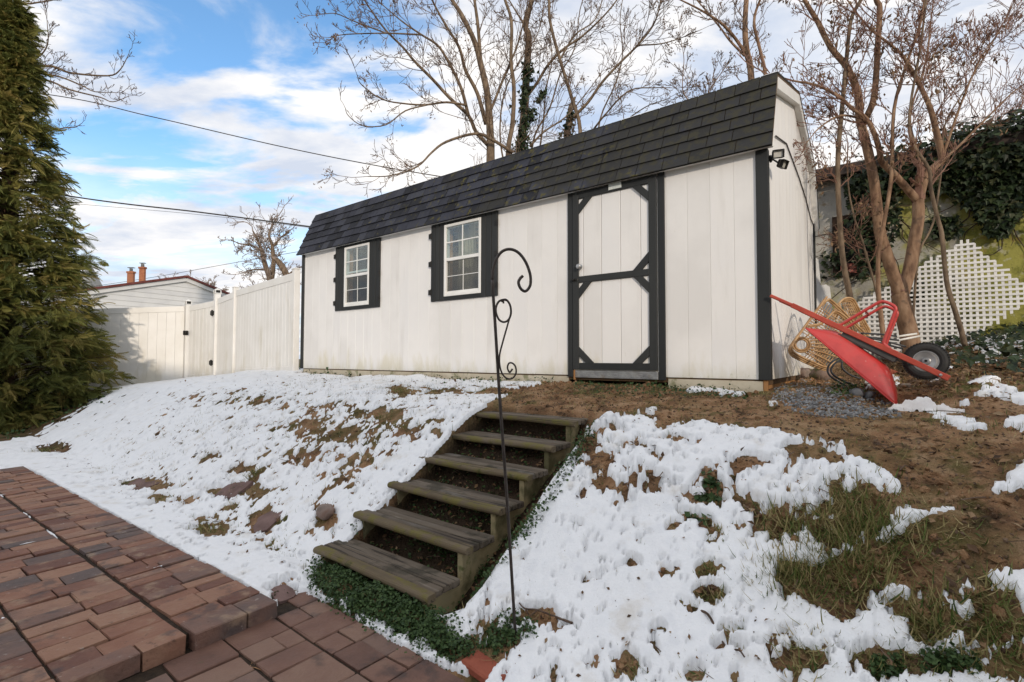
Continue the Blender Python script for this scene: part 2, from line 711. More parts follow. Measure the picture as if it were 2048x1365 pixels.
MT['shingle'] = M('slate_shingle', [(.011, .012, .016), (.020, .022, .030), (.034, .037, .052), (.042, .046, .060)], 3, 4, .82, .9, 160, rand=.5, spec=.25, bdist=.003,
                  stains=[((.100, .088, .020), 13, .53, .68, .8, (1, 1, 1), None, (RX3, x_c - 7.4, x_c + 1.0, .11)),
                          ((.03, .03, .028), 2.5, .46, .62, .8, (1, 1, 1), None, (RX3, x_c - 5.5, x_c - .5, .2))], spread=(.25, .8))
MT['cream_skirt'] = M('weathered_skirt', [(.50, .44, .33), (.60, .55, .44)], 5, 5, .75, .3, 40, stains=[((.16, .17, .07), 9, .52, .66, .7)])
MT['raw_wood'] = M('raw_pine', [(.36, .18, .07), (.48, .26, .11)], 4, 5, .7, .2, 40, (1, 1, .2))
MT['plank_inside'] = M('inside_timber', [(.10, .06, .03), (.15, .09, .05)], 4, 4, .8)
MT['metal_plate'] = M('worn_aluminium', [(.24, .24, .24), (.42, .42, .41)], 12, 5, .42, .4, 60, metal=.75, stains=[((.25, .18, .10), 8, .55, .7, .6)])
MT['dark_metal'] = M('dark_metal', [(.02, .02, .02), (.035, .033, .03)], 20, 4, .45, metal=.5)
MT['bronze'] = M('bronze_iron', [(.050, .042, .038), (.085, .070, .062)], 30, 4, .5, .2, 120, metal=.55, stains=[((.14, .07, .03), 40, .64, .74, .6)])
MT['sign_white'] = M('sign_plate', [(.55, .60, .58), (.66, .70, .68)], 30, 3, .5)
MT['glass'] = glass_mat('window_glass')
MT['screen_glass'] = glass_mat('screened_glass', (.62, .63, .62), .12)
MT['curtain'] = M('cream_curtain', [(.50, .45, .33), (.62, .56, .42)], 6, 3, .9, transl=.3)
MT['cactus'] = M('cactus_green', [(.09, .15, .06), (.16, .24, .10)], 20, 3, .7)
MT['lamp_lens'] = M('lamp_lens', [(.45, .44, .40), (.6, .58, .54)], 15, 3, .2, spec=.6)
MT['tread'] = M('weathered_tread', [(.050, .038, .028), (.125, .098, .072), (.215, .180, .140)], 5, 8, .82, .8, 34, (.10, 1, 1), rand=.2, coord='obj', bdist=.006,
                stains=[((.19, .18, .16), 7, .53, .68, .5, (.16, 1, 1)), ((.028, .026, .016), 5, .52, .66, .7), ((.10, .090, .03), 16, .66, .74, .4), ((.020, .015, .011), 38, .56, .62, .8, (.035, 1, 1)), ((.30, .26, .21), 30, .62, .70, .5, (.05, 1, 1))], spread=(.3, .72))
MT['tread_nose'] = M('mossy_nosing', [(.060, .044, .028), (.135, .102, .062), (.19, .155, .11)], 7, 7, .85, .8, 34, (.12, 1, 1), rand=.1, coord='obj', bdist=.006,
                     stains=[((.135, .118, .024), 9, .45, .62, .75), ((.035, .045, .010), 15, .60, .70, .6), ((.022, .016, .011), 38, .58, .64, .7, (.035, 1, 1))], spread=(.3, .72))
MT['stringer'] = M('treated_stringer', [(.20, .165, .085), (.34, .275, .15), (.28, .24, .14)], 4, 6, .75, .4, 40, (.25, 1, 1), coord='obj',
                   stains=[((.055, .055, .02), 3.5, .50, .66, .8), ((.07, .09, .02), 11, .56, .68, .8)])
MT['brick_top'] = M('clay_paver', [(.140, .064, .046), (.235, .112, .072), (.295, .165, .108), (.195, .108, .080), (.112, .082, .074)], 5, 7, .75, .9, 34, rand=.6, bdist=.008,
                    stains=[((.34, .235, .155), 7, .55, .70, .6, (1, 1, 1)), ((.060, .048, .048), 6, .54, .68, .65), ((.40, .34, .30), 22, .64, .72, .6), ((.09, .05, .035), 30, .60, .70, .6)], spread=(.22, .8), spec=.35, rough_var=.15)
MT['brick_low'] = M('wet_clay_paver', [(.105, .056, .042), (.175, .092, .066), (.225, .135, .096), (.155, .098, .078)], 5, 7, .7, .9, 30, rand=.5, bdist=.008,
                    stains=[((.20, .13, .09), 8, .62, .72, .4), ((.035, .03, .030), 5, .55, .68, .6), ((.05, .07, .02), 18, .66, .74, .6)], spread=(.22, .8), spec=.4, rough_var=.18)
MT['soil_bed'] = M('joint_soil', [(.025, .017, .012), (.05, .034, .022)], 30, 5, .95, .6, 90)
MT['vinyl'] = M('white_vinyl', [(.74, .725, .69), (.82, .81, .785)], 2.2, 4, .38, rand=.2, spec=.4, stains=[((.52, .47, .34), 3, .56, .78, .45, (1, 1, .3), (-.7, .6, .22))])
MT['garage'] = M('white_lap_siding', [(.62, .63, .64), (.70, .71, .71)], 3, 4, .6, rand=.2)
MT['red_trim'] = M('dark_red_edge', [(.12, .035, .030), (.19, .06, .05)], 8, 4, .6)
MT['grey_roof'] = M('grey_roofing', [(.10, .105, .105), (.18, .18, .175)], 6, 4, .8, .3, 40)
MT['chimney'] = M('chimney_brick', [(.30, .11, .06), (.40, .17, .09), (.33, .14, .08)], 6, 4, .85, rand=.5)
MT['steeple'] = M('steeple_slate', [(.22, .23, .23), (.33, .33, .32)], 4, 4, .8)
MT['cable'] = M('black_cable', [(.035, .032, .03), (.05, .045, .04)], 10, 3, .6)
MT['bark'] = M('brown_bark', [(.075, .052, .036), (.15, .108, .072), (.225, .165, .112)], 14, 6, .85, .8, 70, (1, 1, .35), bdist=.006,
               stains=[((.30, .26, .21), 22, .62, .72, .5)])
MT['bark_red'] = M('reddish_bark', [(.11, .062, .038), (.23, .140, .085), (.32, .215, .14)], 14, 6, .8, .8, 60, (1, 1, .3), bdist=.006,
                   stains=[((.09, .06, .045), 9, .56, .68, .7)])
MT['twig'] = M('thin_twigs', [(.095, .062, .045), (.17, .115, .082)], 8, 4, .85)
MT['twig_red'] = M('reddish_twigs', [(.135, .068, .048), (.22, .125, .090)], 8, 4, .8)
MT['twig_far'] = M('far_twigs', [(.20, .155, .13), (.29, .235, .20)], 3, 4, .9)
MT['seed'] = M('dry_seed', [(.14, .085, .05), (.25, .165, .10)], 20, 3, .9, attr=.5, transl=.2)
MT['cedar_leaf'] = M('cedar_sprays', [(.058, .076, .020), (.128, .144, .036), (.215, .20, .052), (.31, .24, .076)], 2.2, 4, .7, attr=.72, spread=(.2, .82), transl=.18)
MT['cedar_bark'] = M('cedar_bark', [(.05, .03, .018), (.09, .055, .035)], 10, 4, .9)
MT['ivy_leaf'] = M('ivy_leaf', [(.007, .014, .005), (.014, .028, .009), (.026, .045, .013), (.060, .050, .020)], 3, 4, .55, attr=.7, spread=(.2, .93), spec=.3)
MT['ivy_stem'] = M('ivy_stem', [(.05, .035, .024), (.10, .07, .05)], 10, 4, .9)
MT['sedum'] = M('creeping_groundcover', [(.020, .045, .012), (.040, .075, .020), (.065, .105, .030)], 8, 4, .6, attr=.6, spread=(.2, .85))
MT['grass'] = M('winter_grass', [(.055, .100, .020), (.125, .165, .040), (.33, .27, .115), (.48, .38, .19)], 3, 4, .7, attr=.75, spread=(.18, .88), transl=.2)
MT['litter'] = M('dead_leaves', [(.055, .032, .019), (.13, .072, .036), (.22, .125, .06), (.29, .20, .115)], 9, 4, .8, attr=.75, spread=(.15, .88))
MT['gravel'] = M('grey_gravel', [(.13, .13, .132), (.24, .24, .24), (.38, .38, .38)], 12, 4, .8, attr=.7, spread=(.15, .9), bump=.4, bscale=90)
MT['pebble'] = M('brown_pebbles', [(.06, .035, .02), (.13, .08, .05), (.22, .15, .10)], 12, 4, .85, attr=.7, spread=(.15, .9))
MT['lattice'] = M('white_lattice', [(.62, .61, .59), (.74, .73, .71)], 4, 5, .55, rand=.3, stains=[((.30, .29, .24), 6, .62, .75, .6)])
MT['white_board'] = M('white_board', [(.55, .56, .56), (.68, .68, .67)], 4, 5, .6, stains=[((.25, .22, .18), 7, .62, .72, .6)])
MT['wall_conc'] = M('mossy_block_wall', [(.30, .29, .26), (.46, .45, .41)], 3, 6, .9, .7, 30,
                    stains=[((.30, .285, .050), 1.5, .34, .52, .92, (1, 1, 1), None, (RX3, x_c + .6, x_c + 2.6, .20)),
                            ((.12, .13, .022), 5, .48, .62, .75, (1, 1, 1), None, (RX3, x_c + .2, x_c + 3.0, .08)),
                            ((.24, .15, .05), 5, .58, .70, .6), ((.50, .48, .40), 9, .58, .68, .55), ((.06, .06, .03), 14, .60, .68, .6)], rand=.2)
MT['dark_wood'] = M('rotten_frame', [(.020, .013, .009), (.05, .03, .02)], 6, 5, .9, .5, 50)
MT['pink_board'] = M('faded_red_board', [(.36, .10, .075), (.52, .22, .18)], 9, 5, .8, stains=[((.62, .55, .50), 12, .55, .64, .8)])
MT['dark_pane'] = M('dirty_pane', [(.012, .012, .012), (.03, .028, .025)], 6, 4, .6, spec=.2)
MT['roof_edge'] = M('rusty_gutter', [(.035, .026, .022), (.07, .048, .04)], 6, 4, .7)
MT['barrow_red'] = M('barrow_red_paint', [(.38, .026, .024), (.50, .040, .036), (.44, .060, .052)], 4, 5, .38, .12, 30, spec=.5, coat=.15,
                     stains=[((.22, .05, .035), 8, .58, .72, .65), ((.60, .28, .24), 13, .66, .74, .5), ((.16, .10, .07), 34, .66, .72, .6)], rough_var=.12)
MT['barrow_handle'] = M('barrow_handle_paint', [(.36, .055, .035), (.48, .085, .055)], 6, 6, .55, .3, 50, stains=[((.22, .10, .06), 11, .60, .70, .7)])
MT['rubber'] = M('tyre_rubber', [(.018, .018, .018), (.035, .034, .033)], 14, 4, .75, .3, 60, stains=[((.10, .09, .08), 8, .6, .75, .4)])
MT['steel'] = M('rim_steel', [(.36, .36, .36), (.52, .52, .52)], 10, 4, .35, metal=.8, stains=[((.22, .15, .10), 12, .62, .72, .5)])
MT['grey_under'] = M('tray_bracket', [(.05, .05, .05), (.09, .085, .08)], 8, 4, .6)
MT['rattan'] = M('rattan_cane', [(.30, .165, .070), (.44, .265, .125), (.52, .34, .18)], 14, 4, .5, .25, 90, spec=.4)
MT['black_tube'] = M('black_tube', [(.016, .016, .017), (.028, .028, .03)], 10, 3, .42, spec=.5)
MT['white_rod'] = M('white_rod', [(.62, .60, .55), (.72, .70, .66)], 8, 3, .5)
MT['rock'] = M('field_rock', [(.15, .12, .10), (.26, .20, .17), (.21, .13, .10)], 9, 6, .9, .8, 40, stains=[((.055, .075, .02), 7, .52, .64, .8)])
MT['grey_rock'] = M('grey_rock', [(.14, .145, .15), (.25, .25, .26)], 8, 6, .85, .7, 40)
MT['flagstone'] = M('red_flagstone', [(.13, .080, .070), (.21, .135, .12)], 8, 6, .85, .6, 40, stains=[((.05, .045, .035), 9, .56, .68, .7)])
MT['terracotta'] = M('terracotta', [(.24, .060, .035), (.34, .10, .06)], 10, 5, .85, .6, 60, rand=.3, stains=[((.09, .05, .035), 11, .58, .7, .7)])
MT['stick'] = M('dead_stick', [(.07, .045, .032), (.13, .085, .06)], 18, 5, .9, .4, 80)
MT['pale_stick'] = M('pale_stick', [(.30, .16, .075), (.42, .25, .13)], 18, 4, .8)
MT['snow_roof'] = M('roof_snow', [(.82, .83, .86), (.86, .87, .88)], 8, 4, .7, .4, 40)
MT['cloth'] = M('dirty_cloth', [(.74, .68, .64), (.84, .81, .79)], 8, 5, .9, .4, 50)

# snow and soil
def snow_material():
    m = M('snow', [(.80, .81, .83), (.87, .875, .885), (.83, .84, .855)], 11, 9, .62, .45, 80, bdist=.010, spec=.25,
          stains=[((.58, .52, .43), 5, .55, .74, .5), ((.42, .36, .28), 55, .66, .73, .5)])
    b = m.node_tree.nodes['Principled BSDF']
    b.inputs['Subsurface Weight'].default_value = 0.0
    return m


MT['snow'] = snow_material()


def soil_material():
    m = M('soil', [(.170, .092, .050), (.355, .200, .104), (.47, .300, .175)], 6, 11, .92, 1.0, 60, bdist=.03, spec=.15,
          stains=[((.040, .027, .018), 9, .56, .66, .75), ((.085, .085, .020), 4, .55, .66, .75), ((.40, .30, .19), 70, .62, .70, .7), ((.05, .035, .022), 45, .58, .66, .8), ((.46, .38, .26), 160, .64, .70, .6), ((.04, .028, .018), 190, .60, .66, .6)])
    t = m.node_tree
    b = t.nodes['Principled BSDF']
    src = b.inputs['Base Color'].links[0].from_socket
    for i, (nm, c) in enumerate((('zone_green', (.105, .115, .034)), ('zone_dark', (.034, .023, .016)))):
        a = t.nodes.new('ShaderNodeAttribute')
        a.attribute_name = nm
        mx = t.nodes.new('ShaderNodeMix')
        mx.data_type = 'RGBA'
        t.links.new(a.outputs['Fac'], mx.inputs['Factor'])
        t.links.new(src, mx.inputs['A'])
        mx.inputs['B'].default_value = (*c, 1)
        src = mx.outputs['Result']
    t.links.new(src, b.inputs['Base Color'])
    return m


MT['soil'] = soil_material()
MT['far_soil'] = M('distant_ground', [(.09, .07, .04), (.13, .12, .06)], .4, 6, .95)

# ================================================================== GROUND AND SNOW
SNOW_A = [(-400, 960), (-60, 900), (70, 872), (160, 822), (215, 785), (300, 752), (430, 728), (605, 724), (800, 742), (1000, 752), (1120, 762), (1080, 770), (1000, 776), (930, 782),
          (1000, 800), (975, 816), (972, 845), (935, 895), (900, 945), (835, 1005), (770, 1065), (680, 1115), (615, 1150), (640, 1195), (750, 1250), (860, 1290), (915, 1338),
          (870, 1328), (760, 1275), (680, 1225), (600, 1190), (545, 1240), (380, 1150), (100, 980), (-20, 975), (-400, 1000)]
SNOW_B = [(1170, 838), (1250, 836), (1330, 852), (1400, 848), (1440, 855), (1530, 868), (1620, 884), (1690, 900), (1700, 920), (1760, 935), (1800, 958), (1800, 980), (1700, 975), (1660, 985),
          (1700, 1010), (1760, 1020), (1850, 1015), (1930, 1025), (1860, 1032), (1800, 1050), (1780, 1085), (1720, 1085), (1680, 1075), (1690, 1110), (1640, 1135), (1600, 1130), (1560, 1120), (1545, 1160),
          (1570, 1200), (1640, 1225), (1690, 1262), (1745, 1240), (1735, 1205), (1790, 1192), (1850, 1200), (1920, 1190), (1950, 1160), (2000, 1158), (2060, 1190), (2200, 1240),
          (2300, 1700), (1000, 1700), (960, 1480), (905, 1400), (1000, 1345), (1020, 1300), (985, 1290), (965, 1282), (900, 1275), (868, 1235), (885, 1195), (930, 1175), (966, 1135), (1018, 1080), (1066, 1015), (1108, 935), (1134, 895)]
SNOW_SMALL = [
    ([(1300, 764), (1360, 762), (1440, 772), (1492, 786), (1440, 786), (1370, 776), (1310, 774)], 1.0),
    ([(1985, 955), (2060, 940), (2100, 975), (2040, 1000), (1980, 985)], .9),
    ([(1990, 850), (2048, 832), (2150, 850), (2060, 870)], .9),
    ([(1930, 775), (1990, 762), (2060, 790), (2080, 820), (1980, 800)], .8),
    ([(1925, 700), (1990, 670), (2060, 680), (2060, 716), (1980, 716)], .8),
    ([(1850, 820), (1900, 838), (1960, 848), (1930, 862), (1870, 845)], .8),
    ([(1540, 802), (1560, 798), (1565, 808), (1545, 812)], .7),
    ([(1730, 765), (1790, 760), (1800, 775), (1740, 785)], .7),
    ([(1280, 820), (1310, 818), (1320, 828), (1290, 830)], .8),
]
HOLES = [  # u, v, ru, rv, depth of the hole in the cover
    (800, 785, 22, 10, .9), (760, 830, 40, 12, .6), (650, 810, 60, 14, .45), (880, 785, 60, 8, .8), (840, 860, 50, 20, .5), (700, 870, 70, 25, .5), (600, 850, 60, 20, .45),
    (500, 800, 60, 14, .45), (780, 835, 25, 16, .8), (430, 920, 14, 10, 1.0), (490, 945, 24, 9, .9), (520, 975, 24, 22, .8), (450, 985, 46, 9, 1.0), (290, 973, 52, 9, 1.3), (315, 1000, 34, 9, .9), (380, 1007, 22, 9, .9),
    (465, 1015, 18, 14, .8), (417, 1055, 36, 16, .9), (533, 1043, 28, 17, 1.5), (650, 1028, 26, 22, .8), (566, 1190, 24, 18, 1.3), (690, 960, 40, 20, .5), (620, 910, 60, 16, .5), (720, 925, 40, 14, .5), (545, 1090, 40, 10, .5), (100, 900, 40, 10, .9), (360, 800, 60, 10, .3),
    (1230, 870, 22, 14, .9), (1260, 905, 34, 12, .6), (1215, 945, 30, 16, .7), (1180, 900, 26, 30, .9), (1205, 985, 24, 14, .7), (1280, 975, 40, 16, .6), (1310, 925, 20, 10, .7), (1360, 885, 40, 10, .5),
    (1500, 928, 26, 14, 1.0), (1425, 962, 22, 16, .9), (1415, 995, 38, 14, 1.0), (1390, 1038, 34, 12, .9), (1345, 1060, 18, 12, .8), (1435, 1057, 22, 10, .7), (1510, 990, 34, 10, .7), (1480, 945, 18, 10, .6), (1600, 910, 36, 16, 1.0),
    (1655, 912, 46, 16, .9), (1560, 1040, 46, 28, 1.3), (1700, 1060, 60, 34, 1.3), (1740, 990, 60, 22, .9), (1270, 1130, 16, 11, 1.1), (1410, 1135, 24, 14, 1.0), (1430, 1185, 22, 20, 1.0), (1390, 1218, 10, 10, .8), (1440, 1262, 14, 8, .7),
    (1470, 1272, 16, 8, .8), (1450, 1298, 34, 9, .9), (1600, 1352, 40, 24, 1.1), (1265, 1335, 24, 18, .9), (1385, 1355, 22, 16, .9), (1545, 1350, 18, 10, .6), (1330, 1265, 12, 8, .8), (1310, 1290, 10, 16, .6), (1650, 1010, 30, 12, .7),
    (1750, 1345, 50, 26, 1.4), (1860, 1250, 46, 34, 1.4), (1990, 1260, 66, 44, 1.3), (1820, 1330, 36, 22, 1.2), (1900, 1345, 60, 18, 1.2), (2020, 1345, 50, 20, 1.0), (1960, 1310, 26, 10, .7), (1800, 1215, 20, 9, .8), (1960, 1180, 26, 14, .7), (1085, 1245, 46, 22, .9), (990, 1310, 36, 40, 1.2), (1330, 1150, 14, 8, .6), (1480, 1115, 10, 6, .5),
    (960, 1235, 50, 30, .2)]

SNOW_OFF = np.array([0.0, 0.0])


def snow_amount(x, y, z):
    """how far the snow cover stands above bare ground: > 0 covered (metres of thickness before scaling)"""
    u, v = proj(x, y, z)
    jx = fbm(x, y, 5.0, 3, 40) * 14
    jy = fbm(x, y, 5.0, 3, 50) * 9
    uu, vv = u + jx, v + jy
    px = 996.0 / np.maximum(y, .5)               # photo pixels per metre there
    e = np.maximum(poly_sd(uu, vv, SNOW_A), poly_sd(uu, vv, SNOW_B))
    e = np.clip(e / (px * .075), -1.5, 1.0)
    n = fbm(x, y, 10.0, 6, 3, .66)
    n3 = fbm(x, y, 34.0, 4, 13, .6)
    n2 = fbm(x, y, 2.1, 3, 9)
    # speckle is denser on the slope left of the steps
    dens = 0.30 * np.exp(-(((u - 620) / 330) ** 2 + ((v - 850) / 85) ** 2)) + .26 * np.exp(-(((u - 1420) / 280) ** 2 + ((v - 950) / 75) ** 2)) + .12 * np.exp(-(((u - 1900) / 220) ** 2 + ((v - 1290) / 90) ** 2))
    dens = dens + .06 * np.exp(-(((u - 480) / 160) ** 2 + ((v - 990) / 60) ** 2)) - .12 * np.exp(-(((u - 1250) / 160) ** 2 + ((v - 1120) / 90) ** 2)) - .10 * np.exp(-(((u - 250) / 120) ** 2 + ((v - 930) / 40) ** 2))
    n4 = fbm(x, y, 17.0, 4, 23, .6)
    c = .445 - dens * .50 + n * .24 + n2 * .05 + n3 * .46 + n4 * .38
    for (hu, hv, ru, rv, dp) in HOLES:
        q = ((uu - hu) / ru) ** 2 + ((vv - hv) / rv) ** 2
        c = c - dp * 1.15 * np.exp(-q * .9)
    n5 = fbm(x, y, 75.0, 3, 33, .6)
    c = c + n5 * .16
    m = np.minimum(e + n * .30 + n3 * .16 + n4 * .22 + n5 * .06, c)
    for poly, a in SNOW_SMALL:
        s = poly_sd(uu, vv, poly)
        m = np.maximum(m, np.clip(s / (px * .06), -1.5, .22) * a + n * .42 + n3 * .15 - .03)
    # thin remnants elsewhere at the right bank
    bank = sstep(u, 1840, 1960) * sstep(v, 660, 700) * (1 - sstep(v, 850, 890))
    m = np.maximum(m, np.where(bank > .05, fbm(x, y, 4.0, 5, 77, .6) * .9 - .52, -1))
    d = x * GD[0] + y * GD[1]
    return m


# -- the near ground: one fine sheet, finer close to the steps
NA, NR = 620, 470
ang = np.linspace(-56, 57, NA) * PI / 180
rad = np.exp(np.linspace(math.log(1.05), math.log(17.0), NR))
AA, RR = np.meshgrid(ang, rad)
GX, GY = (np.sin(AA) * RR).ravel(), (np.cos(AA) * RR).ravel()
GB = ground_z(GX, GY)
GU, GV = proj(GX, GY, GB)
SN = snow_amount(GX, GY, GB)
GDD = GX * GD[0] + GY * GD[1]
onpatio = sstep(GDD, 1.62, 1.75)
STX, STY, STA = -1.251, 3.221, 0.908
sl_s = (GX - STX) * math.sin(STA) - (GY - STY) * math.cos(STA)
sl_t = (GX - STX) * math.cos(STA) + (GY - STY) * math.sin(STA)
in_stairs = sstep(sl_s, .05, .085) * (1 - sstep(sl_s, .98, 1.10)) * sstep(sl_t, -.02, .12) * (1 - sstep(sl_t, 1.55, 1.72))
side_cut = sstep(sl_s, .90, .98) * (1 - sstep(sl_s, 1.07, 1.27)) * sstep(sl_t, -.05, .25) * (1 - sstep(sl_t, 1.45, 1.75))
GXL = (GX - C0[0]) * RX[0] + (GY - C0[1]) * RX[1]
path = sstep(GV, 770, 800) * (1 - sstep(GV, 860 + (GU - 1200) * .06, 900 + (GU - 1200) * .07)) * sstep(GU, 985, 1080)
lump = fbm(GX, GY, 7.0, 6, 21, .6) * .020 + fbm(GX, GY, 1.6, 3, 25) * .03
near_shed = (GXL > -7.5) & (GXL < 0.05) & (GDD > 4.62)
GZ = GB + lump * (.25 + .75 * onpatio) * (1 - .45 * path) - (np.maximum(.17 * in_stairs, .25 * side_cut)) - .012 * (1 - onpatio) + np.clip(fbm(GX, GY, 40, 3, 31), -1, 1) * .006
GZ = np.where(near_shed, np.minimum(GZ, -.085), GZ)


def grid_faces(nr, na, keep=None):
    i, j = np.meshgrid(np.arange(nr - 1), np.arange(na - 1), indexing='ij')
    q = np.stack([i * na + j, (i + 1) * na + j, (i + 1) * na + j + 1, i * na + j + 1], -1).reshape(-1, 4)
    return q if keep is None else q[keep[q].any(1)]


def set_attr(o, name, vals):
    a = o.data.attributes.new(name, 'FLOAT', 'POINT')
    a.data.foreach_set('value', np.asarray(vals, np.float32))


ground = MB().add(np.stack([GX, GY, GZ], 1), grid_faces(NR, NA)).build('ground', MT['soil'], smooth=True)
tag(ground, kind='structure')
ng = fbm(GX, GY, 2.3, 5, 61)
ng2 = fbm(GX, GY, 8.0, 4, 62)
green = np.clip(.30 * (ng + .55 * ng2 - .15) + .22 * (1 - path) * sstep(GV, 880, 960) * (GU > 1200) * sstep(ng + .6 * ng2, -.2, .5)
                + .6 * sstep(GU, 1950, 2030) * sstep(GV, 900, 930) * (1 - sstep(GV, 980, 1010))
                + .75 * sstep(GV, 765, 772) * (1 - sstep(GV, 785, 800)) * (GU > 1130) * sstep(ng2, -.3, .4)
                + .6 * (GU < 260) * sstep(ng2, -.5, .4), 0, .85)
green = np.maximum(green, np.where((GU < 1000) & (GDD < 4.5), .45 * sstep(ng2, -.3, .5), 0))
dark = np.clip(.55 * sstep(GDD - .4 * GXL, 4.9, 5.6) * (GXL > .25) + 1.3 * np.maximum(in_stairs, .5 * side_cut) + .38 * (1 - path) * (GU > 1150) * sstep(GV, 900, 980) * sstep(fbm(GX, GY, 3.1, 4, 66), -.35, .45)  # dark soil tone; under the treads the shade of the gaps is painted in
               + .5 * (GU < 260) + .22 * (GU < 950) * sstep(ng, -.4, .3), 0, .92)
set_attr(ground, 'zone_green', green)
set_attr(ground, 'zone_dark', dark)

# -- the snow sheet: real thickness, rounded rims, holes where the soil shows
WE = (GX + 1.27) * -0.8124 + (GY - 2.70) * 0.5831
WQ = (GX + 1.27) * -0.5831 + (GY - 2.70) * -0.8124
BY_WALK = ((WE > -.02) & (WQ < .03)) | (WE > 5.30)
no_snow = ((GDD < 1.58) & ~BY_WALK) | ((WE > -.05) & (WE < 5.33) & (WQ > .0) & (WQ < 2.5)) | ((GXL > -7.45) & (GXL < .12) & (GDD > 4.60))
in_foot = (sl_s > .065) & (sl_s < 1.05) & (sl_t > -.04) & (sl_t < 1.62)
SNW = np.where(no_snow | in_foot, -1.0, SN)
fringe = (GDD < 1.72)
thick = (.014 + .009 * sstep(GU, 1000, 1150) * (GU < 1750) + .008 * fbm(GX, GY, 2.0, 3, 71)) * np.clip(SNW / .15, 0, 1) ** .75
thick = thick + np.clip(SNW * 2.2, 0, .4) * (.016 * fbm(GX, GY, 9, 5, 81, .5) + .02 * np.clip(fbm(GX, GY, 3.3, 3, 83), 0, 1) * (GU > 850))
clod = np.exp(-(((GU - 1310) / 40) ** 2 + ((GV - 985) / 30) ** 2)) + np.exp(-(((GU - 1265) / 30) ** 2 + ((GV - 1005) / 22) ** 2)) + .8 * np.exp(-(((GU - 1400) / 26) ** 2 + ((GV - 852) / 9) ** 2)) + .3 * np.exp(-(((GU - 960) / 40) ** 2 + ((GV - 1290) / 22) ** 2))
thick = thick + .035 * clod * np.clip(SNW / .3, 0, 1)
SBASE = GB - .25 * side_cut + fbm(GX, GY, 1.6, 3, 25) * .03 * onpatio + .008
keep = SNW > 0
SZ = np.where(keep, np.maximum(SBASE + np.maximum(thick, .004), np.where(SNW > .25, GZ + .006, -9)), np.where(in_foot, SBASE - .012, np.minimum(GZ, SBASE) - .008))
SXX, SYY = GX.copy(), GY.copy()
K2, S2, X2, Y2 = keep.reshape(NR, NA), SNW.reshape(NR, NA), GX.reshape(NR, NA), GY.reshape(NR, NA)
accx, accy, accn = np.zeros((NR, NA)), np.zeros((NR, NA)), np.zeros((NR, NA))
for di in (-1, 0, 1):
    for dj in (-1, 0, 1):
        if di or dj:
            sh = lambda A_: np.roll(np.roll(A_, di, 0), dj, 1)
            nb_in = sh(K2) & ~K2
            f_ = np.where(nb_in, S2 / np.minimum(S2 - sh(S2), -1e-4), 0)
            f_ = np.clip(f_, 0, 1)
            w_ = nb_in / (di * di + dj * dj)
            accx += w_ * (X2 + (sh(X2) - X2) * f_)
            accy += w_ * (Y2 + (sh(Y2) - Y2) * f_)
            accn += w_
ok_ = (accn > 0).ravel()
SXX[ok_] = (accx / np.maximum(accn, 1e-6)).ravel()[ok_]
SYY[ok_] = (accy / np.maximum(accn, 1e-6)).ravel()[ok_]
qs = grid_faces(NR, NA, keep)
used = np.unique(qs)
remap = np.full(len(GX), -1)
remap[used] = np.arange(len(used))
snow = MB().add(np.stack([SXX, SYY, SZ], 1)[used], remap[qs]).build('snow', MT['snow'], smooth=True)
tag(snow, 'white thawing snow lying in patches over the grassy bank', 'snow', kind='stuff')

# -- distant land, one wide sheet below the near ground
fr = np.concatenate([[0.01], np.geomspace(2, 700, 60)])
fa = np.linspace(-PI, PI, 97)
FA, FR = np.meshgrid(fa, fr)
fx, fy = (np.sin(FA) * FR).ravel(), (np.cos(FA) * FR).ravel()
fz = np.minimum(ground_z(fx, fy), .5) - .30
far = MB().add(np.stack([fx, fy, fz], 1), grid_faces(len(fr), len(fa))).build('terrain', MT['far_soil'], smooth=True)
tag(far, kind='structure')
_gi = None


def surf_z(x, y):
    """height of the finished soil (with lumps) by looking into the grid"""
    x, y = np.asarray(x, float), np.asarray(y, float)
    a = np.arctan2(x, y)
    r = np.hypot(x, y)
    i = np.clip((np.log(np.maximum(r, 1e-3)) - math.log(1.05)) / (math.log(17.0) - math.log(1.05)) * (NR - 1), 0, NR - 1).round().astype(int)
    j = np.clip((a - ang[0]) / (ang[-1] - ang[0]) * (NA - 1), 0, NA - 1).round().astype(int)
    k = i * NA + j
    return GZ[k], SNW[k], SZ[k]


# ================================================================== BRICKS
def brick_field(parent, rows_org, e_dir, strips, top_z, thick, gap, mat, seed, row_sizes, splits, tilt=.012, wob=.004, keep=lambda p: True, emax=6):
    """strips: list of (offset0, offset1) across; rows run along e_dir from the origin"""
    r = np.random.default_rng(seed)
    n_dir = np.array([-e_dir[1], e_dir[0]])
    n = 0
    for (q0, q1) in strips:
        e = -r.random() * .06
        while e < emax:
            ln = r.choice(row_sizes)
            w = q1 - q0
            sp = r.choice(splits)
            cuts = [q0, q0 + w * sp, q1] if 0 < sp < 1 else [q0, q1]
            for a, b in zip(cuts[:-1], cuts[1:]):
                # a brick may be split once more along the row
                c = np.array(rows_org) + e_dir * (e + ln / 2) + n_dir * ((a + b) / 2)
                if not keep(c):
                    continue
                mb = MB()
                hx, hy = ln / 2 - gap / 2, (b - a) / 2 - gap / 2
                mb.box((-hx, -hy, -thick), (hx, hy, 0), .0030 + .002 * r.random())
                # uneven arrises, a tumbled look
                V = mb.V[0]
                V += (r.random(V.shape) - .5) * np.array([.006, .006, .004])
                o = mb.build('brick', mat, parent)
                o.location = (c[0], c[1], top_z + (r.random() - .5) * wob * 2)
                o.rotation_euler = ((r.random() - .5) * tilt, (r.random() - .5) * tilt, math.atan2(e_dir[1], e_dir[0]) + (r.random() - .5) * .014)
                n += 1
            e += ln
    return n


